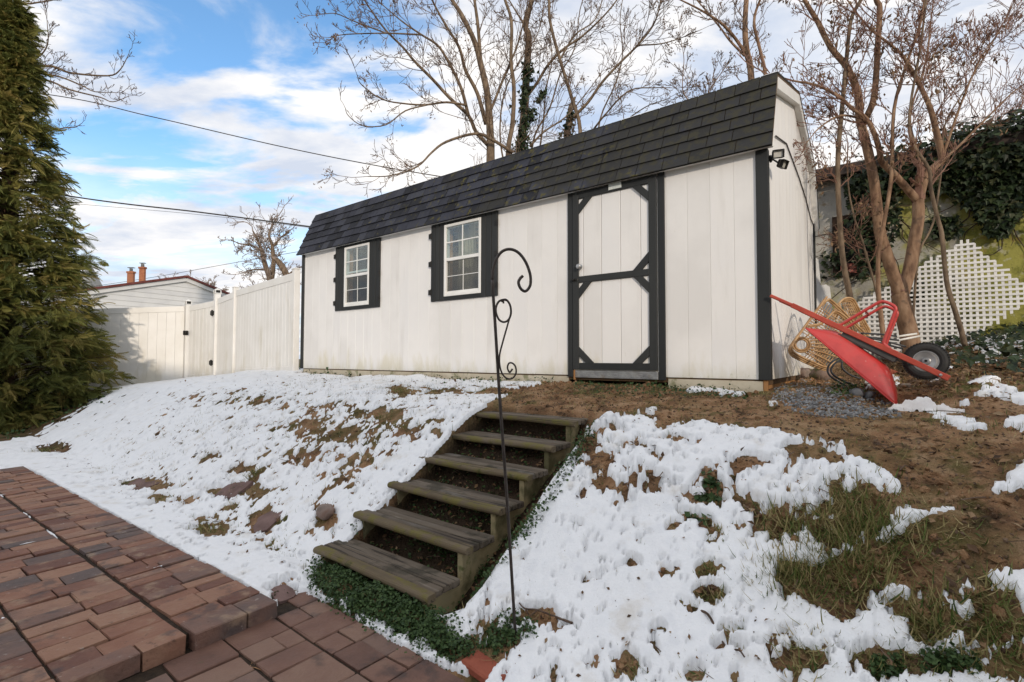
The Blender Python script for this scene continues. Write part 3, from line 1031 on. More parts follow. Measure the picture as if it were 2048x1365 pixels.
E_DIR = np.array([-math.cos(.6525 - .03), math.sin(.6525 - .03)])        # along the walk, away from the viewer
walk = empty('brick_walk', (0, 0, 0))
tag(walk, kind='structure')
PAV = np.array([-1.62, 2.40])           # near right corner of the middle course
# n_dir of E_DIR points to the camera side; strips are measured from the right hand edge
EDGE0 = np.array([-1.27, 2.70])
nb = brick_field(walk, EDGE0, E_DIR, [(0.0, .40), (.420, .86), (.866, 1.34), (1.356, 1.8)], -1.105, .085, .007, MT['brick_top'], 4, [.09, .115, .14, .175], [.5, .62, .4, .55, .45], tilt=.03, wob=.006,
                 keep=lambda p: p[1] > 1.2, emax=5.35)
bed = MB()
n_d = np.array([-E_DIR[1], E_DIR[0]])
cor = [EDGE0 + E_DIR * .02 + n_d * .02, EDGE0 + E_DIR * 5.3 + n_d * .02, EDGE0 + E_DIR * 5.3 + n_d * 1.78, EDGE0 + E_DIR * .02 + n_d * 1.78]
bed.prism([c for c in cor], 2, -1.19, -1.121)
bed.build('sand_bed', MT['soil_bed'], walk)

patio = empty('patio', (0, 0, 0))
tag(patio, kind='structure')
P_DIR = np.array([math.cos(.6525 + .02), -math.sin(.6525 + .02)])
PORG = np.array([-2.2, 3.45])


def low_keep(p):
    q = p - EDGE0
    e, nn_ = q @ E_DIR, q @ n_d
    d = p @ GD
    return d < 1.60 + .03 * math.sin(p[0] * 9) and not (-.05 < e < 5.3 and nn_ > -.06) and e < .35 and p[1] > 1.0 and p[1] < 3.4 and p[0] < .30 + .2 * (1.9 - p[1]) * -1


npat = brick_field(patio, PORG, P_DIR, [(-.02 - .255 * k, .229 - .255 * k) for k in range(0, 9)], -1.178, .07, .007, MT['brick_low'], 9, [.155, .20, .255, .22], [1, 1, .5, .6, 1], tilt=.03, wob=.004, keep=low_keep, emax=4.2)
pb = MB()
pb.prism([(-2.4, .3), (.9, .3), (.9, .9), (-.02, 1.95), (-1.5, 3.05), (-2.4, 2.9)], 2, -1.26, -1.187)
pb.build('sand_bed', MT['soil_bed'], patio)

# ================================================================== SHED (local x to the right along the front, y inwards, z up)
LS, DS = 7.316, 3.24
shed = empty('garden_shed', (C0[0], C0[1], 0), SHED_ROT, 'long white wooden shed with dark shingled gambrel roof and charcoal trim', 'shed')
OPEN = [(-6.065, -5.432, .985, 1.930), (-3.838, -3.198, .985, 1.930)]


def part(name, mat, fill, parent=shed, **kw):
    mb = MB()
    fill(mb)
    return mb.build(name, mat, parent, **kw)


# front boards, cut round the windows
edges = [-0.26 - .2045 * k for k in range(-1, 36)]
edges = [0.0] + [e for e in edges if -LS + .02 < e < -.03] + [-LS]
for a, b in zip(edges[:-1], edges[1:]):
    x0, x1 = b + .0007, a - .0007
    spans = [(0.0, 1.985)]
    hit = None
    for (o0, o1, z0, z1) in OPEN:
        if x1 > o0 + .01 and x0 < o1 - .01:
            hit = (o0, o1, z0, z1)
    if hit is None:
        part('siding_board', MT['siding'], lambda m: m.box((x0, 0, 0), (x1, .016, 1.985), .0013))
        continue
    o0, o1, z0, z1 = hit
    part('siding_board', MT['siding'], lambda m: m.box((x0, 0, 0), (x1, .016, z0), .003))
    part('siding_board', MT['siding'], lambda m: m.box((x0, 0, z1), (x1, .016, 1.985), .003))
    if x0 < o0 - .012:
        part('siding_board', MT['siding'], lambda m: m.box((x0, .0003, z0 + .0005), (o0 - .001, .0157, z1 - .0005), .001))
    if x1 > o1 + .012:
        part('siding_board', MT['siding'], lambda m: m.box((o1 + .001, .0003, z0 + .0005), (x1, .0157, z1 - .0005), .001))
# sheathing behind the boards, with the two openings
xs = [-LS + .02] + [v for o in OPEN for v in o[:2]] + [-.02]


def sheath(m):
    for i in range(0, len(xs), 2):
        m.box((xs[i], .0165, 0), (xs[i + 1], .05, 1.99), .001)
    for o0, o1, z0, z1 in OPEN:
        m.box((o0 + .0005, .0167, 0), (o1 - .0005, .0495, z0 - .001), .001)
        m.box((o0 + .0005, .0167, z1 + .001), (o1 - .0005, .0495, 1.99), .001)


part('wall_sheathing', MT['plank_inside'], sheath)
PROF = [(-.08, 1.968), (.25, 2.72), (1.62, 3.135), (DS - .25, 2.72), (DS + .08, 1.968)]
prof_y = np.array([0.0] + [p[0] for p in PROF[1:4]] + [DS])
prof_z = np.array([1.968 + .08 * (2.72 - 1.968) / .33] + [p[1] for p in PROF[1:4]] + [1.968 + .08 * (2.72 - 1.968) / .33]) - .012
for side in (0, 1):
    y = 0.018
    k = 0
    while y < DS - .02:
        y1 = min(y + .2045, DS - .004)
        ys = [y + .0014] + [p for p in prof_y if y + .0014 < p < y1 - .0014] + [y1 - .0014]
        poly = [(y + .0014, .0)] + [(q, float(np.interp(q, prof_y, prof_z))) for q in ys] + [(y1 - .0014, .0)]
        xx = (-.016, -.0002) if side == 0 else (-LS + .0002, -LS + .016)
        part('siding_board', MT['siding'], lambda m: m.prism(poly, 0, *xx))
        y = y1
ypts = [(0.03, 0.0)] + [(float(a), float(b) - .01) for a, b in zip(prof_y, prof_z)] + [(DS - .03, 0.0)]
ypts = [(max(.02, min(DS - .02, a)), b) for a, b in ypts]
part('gable_sheathing', MT['plank_inside'], lambda m: m.prism(ypts, 0, -.045, -.0165))
part('gable_sheathing', MT['plank_inside'], lambda m: m.prism(ypts, 0, -LS + .0165, -LS + .045))
part('back_wall', MT['siding'], lambda m: m.box((-LS + .02, DS - .03, 0), (-.02, DS - .004, 1.99), .002))
part('shed_floor', MT['plank_inside'], lambda m: m.box((-LS + .02, .02, -.05), (-.02, DS - .02, -.002), .002))
# skirt under the siding
part('skirt_board', MT['cream_skirt'], lambda m: m.box((-LS + .03, .010, -.26), (-1.965, .03, -.014), .003))
part('skirt_board', MT['cream_skirt'], lambda m: m.box((-.87, .010, -.26), (-.05, .03, -.014), .003))
part('skirt_end', MT['raw_wood'], lambda m: m.box((-.048, .006, -.24), (-.012, .035, -.004), .003))
part('skirt_board', MT['raw_wood'], lambda m: m.box((-.05, .04, -.12), (-.03, DS - .05, -.006), .003))
# corner trim
part('corner_trim', MT['trim'], lambda m: (m.box((-.078, -.020, -.004), (0.020, -.0005, 1.968), .003)))
part('corner_trim', MT['trim'], lambda m: m.box((.0005, -.0003, -.004), (.0195, .045, 1.97), .003))
part('corner_trim', MT['trim'], lambda m: m.box((-LS - .020, -.020, -.004), (-LS + .055, -.0005, 1.968), .003))
part('corner_trim', MT['trim'], lambda m: m.box((.0005, DS - .075, 0), (.019, DS + .016, 2.02), .003))
# soffit and fascia
part('soffit', MT['white_vinyl_frame'], lambda m: m.box((-LS - .05, -.070, 1.972), (.06, -.0008, 1.982), .001))
part('drip_edge', MT['trim'], lambda m: m.box((-LS - .066, -.082, 1.960), (.066, -.0735, 1.985), .002))


def slope_frame(p, q):
    d = unit(np.array([0, q[0] - p[0], q[1] - p[1]]))
    n = np.array([0, -d[2], d[1]])
    return d, n


# deck panels below the shingles
for i, nm in enumerate(('roof_deck',) * 4):
    p, q = PROF[i], PROF[i + 1]
    d, n = slope_frame(p, q)
    a, b = np.array([0, *p]), np.array([0, *q])
    part('roof_deck', MT['plank_inside'], lambda m: m.prism([(p[0], p[1]), (q[0], q[1]), (q[0] - n[1] * .012, q[1] - n[2] * .012 - .001), (p[0] - n[1] * .012, p[1] - n[2] * .012)], 0, -LS - .064, .064))
# front slope: every shingle by itself
d, n = slope_frame(PROF[0], PROF[1])
slen = math.hypot(PROF[1][0] - PROF[0][0], PROF[1][1] - PROF[0][1])
rs = np.random.default_rng(3)
NC = 6
expo = slen / NC
for c in range(NC):
    x = -LS - .067
    while x < .0669:
        w = rs.uniform(.15, .27)
        x1 = x + w
        if x1 > .0669 - .12:
            x1 = .067
        t = .009 + .005 * rs.random()
        s0, s1 = c * expo - .006 * rs.random() - (.012 if c == 0 else 0), (c + 1) * expo + .03
        lift0 = .0115 + t + .002 * rs.random()
        lift1 = .006
        o = np.array([0, *PROF[0]])
        P = lambda s, l: o + d * s + n * l
        ya = [P(s0, lift0 - t), P(s0, lift0), P(s1, lift1), P(s1, lift1 - .005)]
        poly = [(v[1], v[2]) for v in ya]
        part('shingle', MT['shingle'], lambda m: m.prism(poly, 0, x + .0035, x1 - .0035))
        x = x1


def big_slope(p, q, courses, name='shingle_course'):
    d, n = slope_frame(p, q)
    ln = math.hypot(q[0] - p[0], q[1] - p[1])
    ex = ln / courses
    o = np.array([0, *p])
    for c in range(courses):
        s0, s1 = c * ex, (c + 1) * ex + (.03 if c < courses - 1 else 0.004)
        ya = [o + d * s0 + n * .004, o + d * s0 + n * .017, o + d * s1 + n * .008, o + d * s1 + n * .002]
        part(name, MT['shingle'], lambda m: m.prism([(v[1], v[2]) for v in ya], 0, -LS - .067, .067))


big_slope(PROF[1], PROF[2], 9)
big_slope(PROF[4], PROF[3], 6)
# (back upper slope runs down from the ridge)
big_slope(PROF[3], PROF[2], 9)
for i, (p, q) in enumerate(((PROF[3], PROF[2]), (PROF[4], PROF[3]))):
    pass
# rake boards under the roof edge of both gables
for xa, xb in ((.0005, .060), (-LS - .060, -LS - .0005)):
    for i in range(1, 4):
        p, q = np.array(PROF[i]), np.array(PROF[i + 1])
        dd = unit(q - p)
        nn2 = np.array([dd[1], -dd[0]])
        if nn2[1] > 0:
            nn2 = -nn2
        a0, a1 = p + nn2 * .014, q + nn2 * .014
        w = .105
        b0, b1 = a0 + nn2 * w, a1 + nn2 * w
        if i == 2:
            a0, b0 = a0, b0
        part('rake_board', MT['white_vinyl_frame'], lambda m: m.prism([(a0[0], a0[1]), (a1[0], a1[1]), (b1[0], b1[1]), (b0[0], b0[1])], 0, xa + .0004 * i, xb + .0004 * i))
# snow left on the shallow upper slope
d2, n2 = slope_frame(PROF[1], PROF[2])
sn = MB()
gx_, gs_ = np.meshgrid(np.linspace(-3.6, .05, 120), np.linspace(.035, 1.40, 26))
hh = .032 * np.sqrt(np.clip((fbm(gx_, gs_, 2.2, 4, 5) + .55) / .6, 0, 1)) * sstep(gs_, .02, .09) * sstep(gx_, -3.6, -2.0)
PP = np.array([0, *PROF[1]]) + d2 * gs_[..., None] + n2 * (.012 + hh)[..., None]
PP[..., 0] = gx_
sn.add(PP.reshape(-1, 3), grid_faces(26, 120))
sno = sn.build('snow', MT['snow_roof'], smooth=True)
sno.location, sno.rotation_euler = (C0[0], C0[1], 0), (0, 0, SHED_ROT)
tag(sno, 'thin strip of snow along the top edge of the shed roof', 'snow', kind='stuff')

# -- door
part('door_post', MT['trim'], lambda m: m.box((-1.955, -.020, -.02), (-1.892, -.0006, 1.972), .003))
part('door_post', MT['trim'], lambda m: m.box((-.948, -.020, -.03), (-.882, -.0006, 1.972), .003))
part('threshold_plate', MT['metal_plate'], lambda m: (m.box((-1.862, -.022, -.025), (-.955, -.0008, .052), .003),
                                                     [m.box((xq - .011, -.0245, zq - .0022), (xq + .011, -.0205, zq + .0022), .001, roty(.7 * (1 if (i + j) % 2 else -1)), None)
                                                      for i, xq in enumerate(np.arange(-1.845, -.965, .026)) for j, zq in enumerate((-.008, .014, .036))]))
part('threshold_block', MT['raw_wood'], lambda m: m.box((-1.888, -.016, -.05), (-1.864, -.001, .055), .002))
door = empty('door', (-1.42, 0, 0))
door.parent = shed
ox = 1.42


def dpart(name, mat, fill, parent=door):
    mb = MB()
    fill(mb)
    for V in mb.V:
        V[:, 0] += ox
    return mb.build(name, mat, parent)


dx = [-1.885, -1.765, -1.552, -1.338, -1.124, -.957]
for a, b in zip(dx[:-1], dx[1:]):
    dpart('panel_board', MT['siding'], lambda m: m.box((a + .0025, -.014, .062), (b - .0025, -.0012, 1.958), .003))
dpart('stile', MT['trim'], lambda m: m.box((-1.886, -.034, .062), (-1.815, -.0145, 1.960), .003))
dpart('stile', MT['trim'], lambda m: m.box((-1.035, -.034, .062), (-.956, -.0145, 1.960), .003))
dpart('rail', MT['trim'], lambda m: m.box((-1.8145, -.034, 1.888), (-1.0355, -.0145, 1.960), .003))
dpart('rail', MT['trim'], lambda m: m.box((-1.8145, -.034, .985), (-1.0355, -.0145, 1.050), .003))
dpart('rail', MT['trim'], lambda m: m.box((-1.8145, -.034, .062), (-1.0355, -.0145, .131), .003))
dpart('door_stop', MT['white_vinyl_frame'], lambda m: m.box((-.9555, -.012, .05), (-.949, -.001, 1.965), .001))


def brace(xa, za, xb, zb, inx, inz):
    """xa,za on the stile; xb,zb on the rail: the inner edge; band runs outwards to the corner"""
    a, b = np.array([xa, za]), np.array([xb, zb])
    dd = unit(b - a)
    nn_ = np.array([dd[1], -dd[0]])
    if nn_ @ np.array([inx, inz]) < 0:
        nn_ = -nn_
    w = .066
    # end points of the outer edge, clipped on the stile (x=xa) and the rail (z=zb)
    s1 = w / abs(nn_[1]) if abs(nn_[1]) > 1e-6 else 0
    s2 = w / abs(nn_[0]) if abs(nn_[0]) > 1e-6 else 0
    c = np.array([xa, za + np.sign(inz) * s1])
    e = np.array([xb + np.sign(inx) * s2, zb])
    dpart('brace', MT['trim'], lambda m: m.prism([tuple(a), tuple(b), tuple(e), tuple(c)], 1, -.0335, -.0146))


SL, SRt = -1.8148, -1.0352
brace(SL, 1.725, -1.650, 1.8878, -1, 1)
brace(SRt, 1.715, -1.205, 1.8878, 1, 1)
brace(SRt, 1.216, -1.195, 1.0502, 1, -1)
brace(SRt, .815, -1.195, .9848, 1, 1)
brace(SL, .815, -1.660, .9848, -1, 1)
brace(SL, .300, -1.638, .1312, -1, -1)
brace(SRt, .300, -1.205, .1312, 1, -1)
dpart('knob', MT['steel'], lambda m: m.lathe((-1.79, -.034, 1.15), (0, -1, 0), [(.0, .0), (.026, .001), (.026, .006), (.010, .010), (.010, .026), (.024, .036), (.027, .048), (.018, .058), (0, .060)], 18))
dpart('latch', MT['dark_metal'], lambda m: (m.box((-1.90, -.044, 1.005), (-1.815, -.0345, 1.030), .003), m.lathe((-1.862, -.044, 1.0175), (0, -1, 0), [(0, 0), (.014, .001), (.012, .018), (0, .022)], 12)))
part('door_sign', MT['sign_white'], lambda m: (m.box((-1.458, -.038, 1.905), (-1.315, -.0345, 1.968), .004), [m.box((-1.444 + .014 * i, -.0386, 1.930), (-1.436 + .014 * i, -.0379, 1.942), .0005) for i in (1, 3, 4, 5, 7)]))

# -- windows, casings and shutters
for wi, (o0, o1, z0, z1) in enumerate(OPEN):
    win = empty('window', ((o0 + o1) / 2, 0, z0))
    win.parent = shed
    cx, cz = (o0 + o1) / 2, z0

    def wpart(name, mat, fill, **kw):
        mb = MB()
        fill(mb)
        for V in mb.V:
            V[:, 0] -= cx
            V[:, 2] -= cz
        return mb.build(name, mat, win, **kw)
    fw = .036
    W = MT['white_vinyl_frame']
    wpart('frame', W, lambda m: (m.box((o0, -.030, z0), (o0 + fw, .046, z1), .003), m.box((o1 - fw, -.030, z0), (o1, .046, z1), .003),
                                 m.box((o0 + fw + .0003, -.030, z0), (o1 - fw - .0003, .046, z0 + fw), .003), m.box((o0 + fw + .0003, -.030, z1 - fw), (o1 - fw - .0003, .046, z1), .003)))
    zm = 1.467
    xm = (o0 + o1) / 2
    a, b = o0 + fw, o1 - fw
    wpart('meeting_rail', W, lambda m: m.box((a, -.020, zm - .020), (b, .022, zm + .022), .003))
    for (q0, q1, yy, th) in ((zm + .0225, z1 - fw, -.012, .016), (z0 + fw + .03, zm - .0205, .004, .009)):
        zmid = (q0 + q1) / 2
        wpart('muntin', W, lambda m: m.box((xm - th / 2, yy - .006, q0), (xm + th / 2, yy + .006, q1), .002))
        wpart('muntin', W, lambda m: (m.box((a, yy - .0055, zmid - th / 2), (xm - th / 2 - .0003, yy + .0055, zmid + th / 2), .002),
                                      m.box((xm + th / 2 + .0003, yy - .0055, zmid - th / 2), (b, yy + .0055, zmid + th / 2), .002)))
        for (p0, p1) in ((a, xm), (xm, b)):
            for (r0, r1) in ((q0, zmid), (zmid, q1)):
                wpart('pane', MT['glass'] if yy < 0 else MT['screen_glass'], lambda m: m.box((p0 + .002, yy - .0015, r0 + .002), (p1 - .002, yy + .0015, r1 - .002), .0004))
    wpart('sash_rail', W, lambda m: m.box((a, -.004, z0 + fw), (b, .014, z0 + fw + .032), .002))
    if wi == 0:
        wpart('sash_rail', W, lambda m: m.box((a, .018, zm + .05), (b, .030, zm + .078), .002))
    # charcoal casing
    T_ = MT['trim']
    ca, cb = o0 - .088, o1 + (.066 if wi == 0 else .074)
    for nm, p0, p1 in (('casing', (ca, -.024, z0 - .052), (o0 - .0005, -.0006, 1.968)), ('casing', (o1 + .0005, -.024, z0 - .052), (cb, -.0006, 1.968)),
                       ('casing', (o0, -.0236, z0 - .052), (o1, -.0008, z0 - .0005)), ('casing', (o0, -.0236, z1 + .0005), (o1, -.0008, 1.968))):
        part(nm, T_, lambda m: m.box(p0, p1, .003))
    # shutters: two boards each and their hinges
    for sgn, s0, s1 in ((-1, ca - .160, ca - .006), (1, cb + .006, cb + .186)):
        sh = empty('shutter', ((s0 + s1) / 2, 0, z0))
        sh.parent = shed
        mx = (s0 + s1) / 2

        def spart(name, fill, mat=T_):
            mb = MB()
            fill(mb)
            for V in mb.V:
                V[:, 0] -= mx
                V[:, 2] -= z0
            return mb.build(name, mat, sh)
        spart('shutter_board', lambda m: m.box((s0, -.024, .934), (mx - .004, -.002, 1.966), .003))
        spart('shutter_board', lambda m: m.box((mx + .004, -.024, .934), (s1, -.002, 1.966), .003))
        for hz in (1.06, 1.44, 1.82):
            xo = s1 if sgn > 0 else s0
            spart('hinge', lambda m: (m.box((xo - .045, -.0285, hz - .035), (xo + .014, -.0245, hz + .035), .001), m.tube([(xo + .004, -.030, hz - .04), (xo + .004, -.030, hz + .04)], .006, 8)), MT['dark_metal'])
    # what shows inside: reveal, stud and a curtain
    part('window_stud', MT['raw_wood'], lambda m: (m.box((o0 - .05, .052, .6), (o0 - .002, .14, 1.98), .002), m.box((o1 + .002, .052, .6), (o1 + .05, .14, 1.98), .002)))
    if wi == 1:
        gx_, gz_ = np.meshgrid(np.linspace(0, 1, 40), np.linspace(0, 1, 14))
        X = o0 - .02 + (.34 + .06 * (1 - gz_)) * gx_
        Y = .24 + .022 * np.sin(gx_ * 34 + gz_ * 2) + .012 * np.sin(gx_ * 13)
        Z = .75 + 1.22 * gz_
        part('curtain', MT['curtain'], lambda m: m.add(np.stack([X, Y, Z], -1).reshape(-1, 3), grid_faces(14, 40)), smooth=True)
        part('window_shelf', MT['raw_wood'], lambda m: m.box((o0 - .3, .15, .95), (o1 + .3, .42, .975), .002))
    else:
        part('tool_board', MT['plank_inside'], lambda m: m.box((o0 - .3, .60, .75), (o1 + .4, .66, 1.36), .003))
# cactus standing behind the second window
cac = empty('potted_cactus', (0, 0, 0), 0, 'tall green cactus standing behind the right shed window pane', 'cactus')
cac.rotation_euler = (0, 0, SHED_ROT)
loc = C0 + RX * -3.40 + GD * .30
cac.location = (loc[0], loc[1], .976)
MB().lathe((0, 0, 0), (0, 0, 1), [(0, 0), (.05, 0), (.07, .12), (.074, .13), (.062, .13), (0, .12)], 16).build('pot', MT['terracotta'], cac)
for cx_, cy_, hh_, rr_ in ((-.02, 0, .66, .030), (.05, .012, .58, .026), (.015, .04, .48, .024), (.085, -.01, .30, .022)):
    th = np.linspace(0, 2 * PI, 1)
    m = MB()
    zz = np.concatenate([[.10], np.linspace(.13, hh_ - .03, 8), [hh_ - .012, hh_]])
    rr = np.concatenate([[rr_ * .8], np.full(8, rr_), [rr_ * .7, .004]])
    m.lathe((cx_, cy_, 0), (0, 0, 1), [(0, .1)] + list(zip(rr, zz)), 12)
    m.build('stem', MT['cactus'], cac, smooth=False)

# cable clipped up the gable
part('gable_cable', MT['bronze'], lambda m: m.tube([(.012, .42, 2.235), (.010, 1.03, 2.375), (.010, 1.9, 2.27), (.010, 2.44, 2.165), (.010, 2.88, 2.02), (.012, 3.10, 1.985)], .007, 6))

# double flood lamp by the corner
fl = empty('flood_lamp', (C0[0] + RX[0] * .02 + GD[0] * .06, C0[1] + RX[1] * .02 + GD[1] * .06, 1.90), SHED_ROT, 'twin-headed black flood lamp fixed to the shed corner under the eave', 'lamp')
fl.scale = (.70, .70, .70)
MB().lathe((0, 0, 0), (1, 0, 0), [(0, 0), (.045, 0), (.045, .018), (.03, .028), (0, .028)], 16).build('base', MT['dark_metal'], fl)
for k, (dirv, off) in enumerate((((.30, -.93, -.22), (.10, -.05, .02)), ((.90, -.25, -.36), (.12, .10, -.06)))):
    dirv = unit(dirv)
    right = unit(np.cross(dirv, (0, 0, 1)))
    up = np.cross(right, dirv)
    R = np.stack([right, dirv, up], 1)
    c = np.array(off)
    mb = MB()
    mb.tube([(.02, 0, 0), (.06, c[1] * .6, c[2] * .4), c - dirv * .03], .010, 8)
    mb.box(c + np.array([-.065, -.035, -.048]), c + np.array([.065, .012, .048]), .012, R, c)
    for q in (-1, 1):
        mb.box(c + np.array([q * .058 - .006, .0125, -.048]), c + np.array([q * .058 + .006, .045, .048]), .002, R, c)
    mb.box(c + np.array([-.0515, .0125, .040]), c + np.array([.0515, .055, .048]), .002, R, c)
    mb.box(c + np.array([-.0515, .0125, -.048]), c + np.array([.0515, .03, -.040]), .002, R, c)
    h = mb.build('lamp_head', MT['dark_metal'], fl)
    MB().box(c + np.array([-.050, .013, -.039]), c + np.array([.050, .018, .039]), .002, R, c).build('lens', MT['lamp_lens'], h)

# ================================================================== ADDED HOUSE (unseen behind the viewpoint, placed and sized to shade the bank)
hx0, hx1, hd0, hdep = -.5, 17.0, -6.2, 7.0
hb_ = np.array([0.0, 0.0]) + RX * 8.0 + GD * hd0
shade_house = empty('house', (hb_[0], hb_[1], -1.19), SHED_ROT, 'unseen pale two-storey house, added behind the viewpoint to shade the bank', 'house')
_hz = 4.45 + 1.19
_w0, _w1 = hx0 - 8.0, hx1 - 8.0
MB().box((_w0, -hdep, -.3), (_w1, 0, _hz - .25), .01).build('wall', MT['garage'], shade_house)
mb = MB()
mb.prism([(.35, _hz - .12), (.35, _hz), (-hdep / 2, _hz + 1.05), (-hdep - .35, _hz), (-hdep - .35, _hz - .12), (-hdep / 2, _hz + .90)], 0, _w0 - .2, _w1 + .2)
mb.build('roof', MT['grey_roof'], shade_house)
for fx_ in np.arange(_w0 + 1.6, _w1 - 1, 2.9):
    for fz_ in (1.0, 3.5):
        f_o = MB()
        for (p0, p1) in (((fx_, .002, fz_), (fx_ + .07, .06, fz_ + 1.4)), ((fx_ + .93, .002, fz_), (fx_ + 1.0, .06, fz_ + 1.4)), ((fx_ + .0705, .002, fz_), (fx_ + .9295, .06, fz_ + .07)), ((fx_ + .0705, .002, fz_ + 1.33), (fx_ + .9295, .06, fz_ + 1.4)), ((fx_ + .0705, .003, fz_ + .66), (fx_ + .9295, .055, fz_ + .73))):
            f_o.box(p0, p1, .004)
        wo_ = f_o.build('window', MT['white_vinyl_frame'], shade_house)
        MB().box((fx_ + .071, .001, fz_ + .071), (fx_ + .929, .03, fz_ + 1.329), .001).build('pane', MT['dark_pane'], wo_)

# ================================================================== STEPS (local x across, y up the slope)
S0 = np.array([-1.2513, 3.2213, -1.031])
RUN, RISE, SW, SDP = .2913, .1475, 1.0275, .264
steps = empty('wooden_steps', (S0[0], S0[1], -1.19), STA - PI / 2, 'weathered mossy wooden garden steps with six open treads climbing the bank', 'steps')
zb = 1.19 + S0[2]
rt = np.random.default_rng(8)
for i in range(6):
    z = zb + RISE * i
    y0 = RUN * i
    nbrd = 4
    ws = [.066, .066, .066, .062]
    y = y0 - .008
    for k, w in enumerate(ws):
        mb = MB()
        jl, jr = rt.uniform(-.008, .008), rt.uniform(-.008, .008)
        sag = rt.uniform(-.003, .003)
        if k == 0:
            # rounded nosing: half round front edge
            nseg = 7
            prof = [(y + w - .003, -.042), (y + w - .003, -.001)] + [(y + .020 - .020 * math.sin(t), -.0215 + .0205 * math.cos(t)) for t in np.linspace(0, PI, nseg)]
            nx = 9
            xsn = np.linspace(-.012 + jl, SW + .012 + jr, nx)
            P = np.array(prof)
            V = np.array([[[xq, p[0] + .003 * math.sin(xq * 9 + i * 2), p[1] + .003 * math.sin(xq * 5 + i)] for p in P] for xq in xsn])
            q, jn = np.meshgrid(np.arange(nx - 1), np.arange(len(P)), indexing='ij')
            npf = len(P)
            F = np.stack([q * npf + jn, q * npf + (jn + 1) % npf, (q + 1) * npf + (jn + 1) % npf, (q + 1) * npf + jn], -1).reshape(-1, 4)
            mb.add(V.reshape(-1, 3), F, [list(range(npf))[::-1]], [[(nx - 1) * npf + t for t in range(npf)]])
            mt = MT['tread_nose']
        else:
            mb.box((-.012 + jl, y + .002, -.040), (SW + .012 + jr, y + w - .002, 0), .006)
            mb.V[-1] += (rt.random(mb.V[-1].shape) - .5) * .003
            mt = MT['tread']
        o = mb.build('tread_board', mt, steps)
        o.location = (0, 0, z + sag)
        o.rotation_euler = (0, rt.uniform(-.003, .003), 0)
        y += w
# two sawtooth stringers and the front legs
for xa, xb in ((.030, .068), (SW - .075, SW - .037)):
    pts = []
    for i in range(6):
        z = zb + RISE * i - .043
        pts += [(RUN * i + .022, z - (RISE if i else .10)), (RUN * i + .022, z)]
    last = zb + RISE * 5 - .043
    pts += [(RUN * 5 + .25, last), (RUN * 5 + .25, last - .16), (RUN * .85, zb - .043 - .15), (.022, zb - .043 - .105)]
    # built as one slab per step to keep the outline simple
    mb = MB()
    for i in range(6):
        z = zb + RISE * i - .0435
        yy0, yy1 = RUN * i + .022, RUN * (i + 1) + .022
        slope = RISE / RUN
        lo0 = z - RISE - .15
        mb.prism([(yy0, lo0 if i else z - .12), (yy1 if i < 5 else yy1 - .03, lo0 + RISE), (yy1 if i < 5 else yy1 - .03, z), (yy0, z)], 0, xa + .0004 * (i % 2), xb + .0004 * (i % 2))
    mb.build('stringer', MT['stringer'], steps)
    mb = MB()
    mb.box((xa + .002, .024, -.06), (xb - .002, .085, zb - .045), .004)
    mb.build('leg', MT['stringer'], steps)

# ================================================================== SHEPHERD HOOK
hb = on_ground(1031, 1275)
hook = empty('shepherd_hook', hb, 0, 'tall brown iron shepherd hook with scrolls stuck in the snow beside the steps', 'garden hook')
HY = hb[1]


def hp(u, v):
    return at(u, v, HY) - hb


def smooth_poly(pts, k=6):
    P = np.asarray(pts, float)
    P = np.concatenate([2 * P[:1] - P[1:2], P, 2 * P[-1:] - P[-2:-1]])
    out = []
    for i in range(1, len(P) - 2):
        for t in np.linspace(0, 1, k, endpoint=False):
            a, b, c, dd = P[i - 1], P[i], P[i + 1], P[i + 2]
            out.append(.5 * ((2 * b) + (-a + c) * t + (2 * a - 5 * b + 4 * c - dd) * t * t + (-a + 3 * b - 3 * c + dd) * t ** 3))
    out.append(P[-2])
    return np.array(out)


low_ = hp(1031, 1275) + np.array([0, 0, -.12])
pole_pts = [low_, hp(1030, 1262), hp(1014, 1000), hp(999, 790), hp(991, 660), hp(987, 600), hp(985, 560)]
bend = [hp(985, 560), hp(986, 540), hp(993, 518), hp(1005, 503), hp(1021, 499), hp(1037, 506), hp(1051, 524), hp(1060, 548), hp(1061, 568), hp(1056, 579), hp(1049, 583), hp(1041, 577), hp(1037, 566), hp(1040, 558), hp(1046, 552)]
MB().tube(smooth_poly(pole_pts, 4), .0072, 10).build('pole', MT['bronze'], hook, smooth=True)
MB().tube(smooth_poly(bend, 6), .0070, 10).build('crook', MT['bronze'], hook, smooth=True)
ring = [hp(1003, 605), hp(1006, 601), hp(1013, 601), hp(1020, 611), hp(1022, 626), hp(1018, 639), hp(1009, 645), hp(999, 641), hp(993, 629), hp(992, 617), hp(997, 605), hp(1006, 600.5), hp(1014, 602)]
MB().tube(smooth_poly([p + np.array([0, -.012, 0]) for p in ring], 5), .0050, 8).tube([hp(1007, 602) + np.array([0, -.012, 0]), hp(1007, 608) + np.array([0, -.012, 0])], .004, 6).build('scroll_ring', MT['bronze'], hook, smooth=True)
scr = [hp(1021, 630), hp(1016, 648), hp(1008, 676), hp(1001, 702), hp(999, 715), hp(1000, 734), hp(1006, 750), hp(1016, 758), hp(1026, 756), hp(1032, 746), hp(1031, 734), hp(1025, 727), hp(1018, 727), hp(1015, 736), hp(1019, 745), hp(1023, 741), hp(1025, 738)]
MB().tube(smooth_poly([p + np.array([0, -.010, 0]) for p in scr], 5), .0042, 8).build('scroll', MT['bronze'], hook, smooth=True)

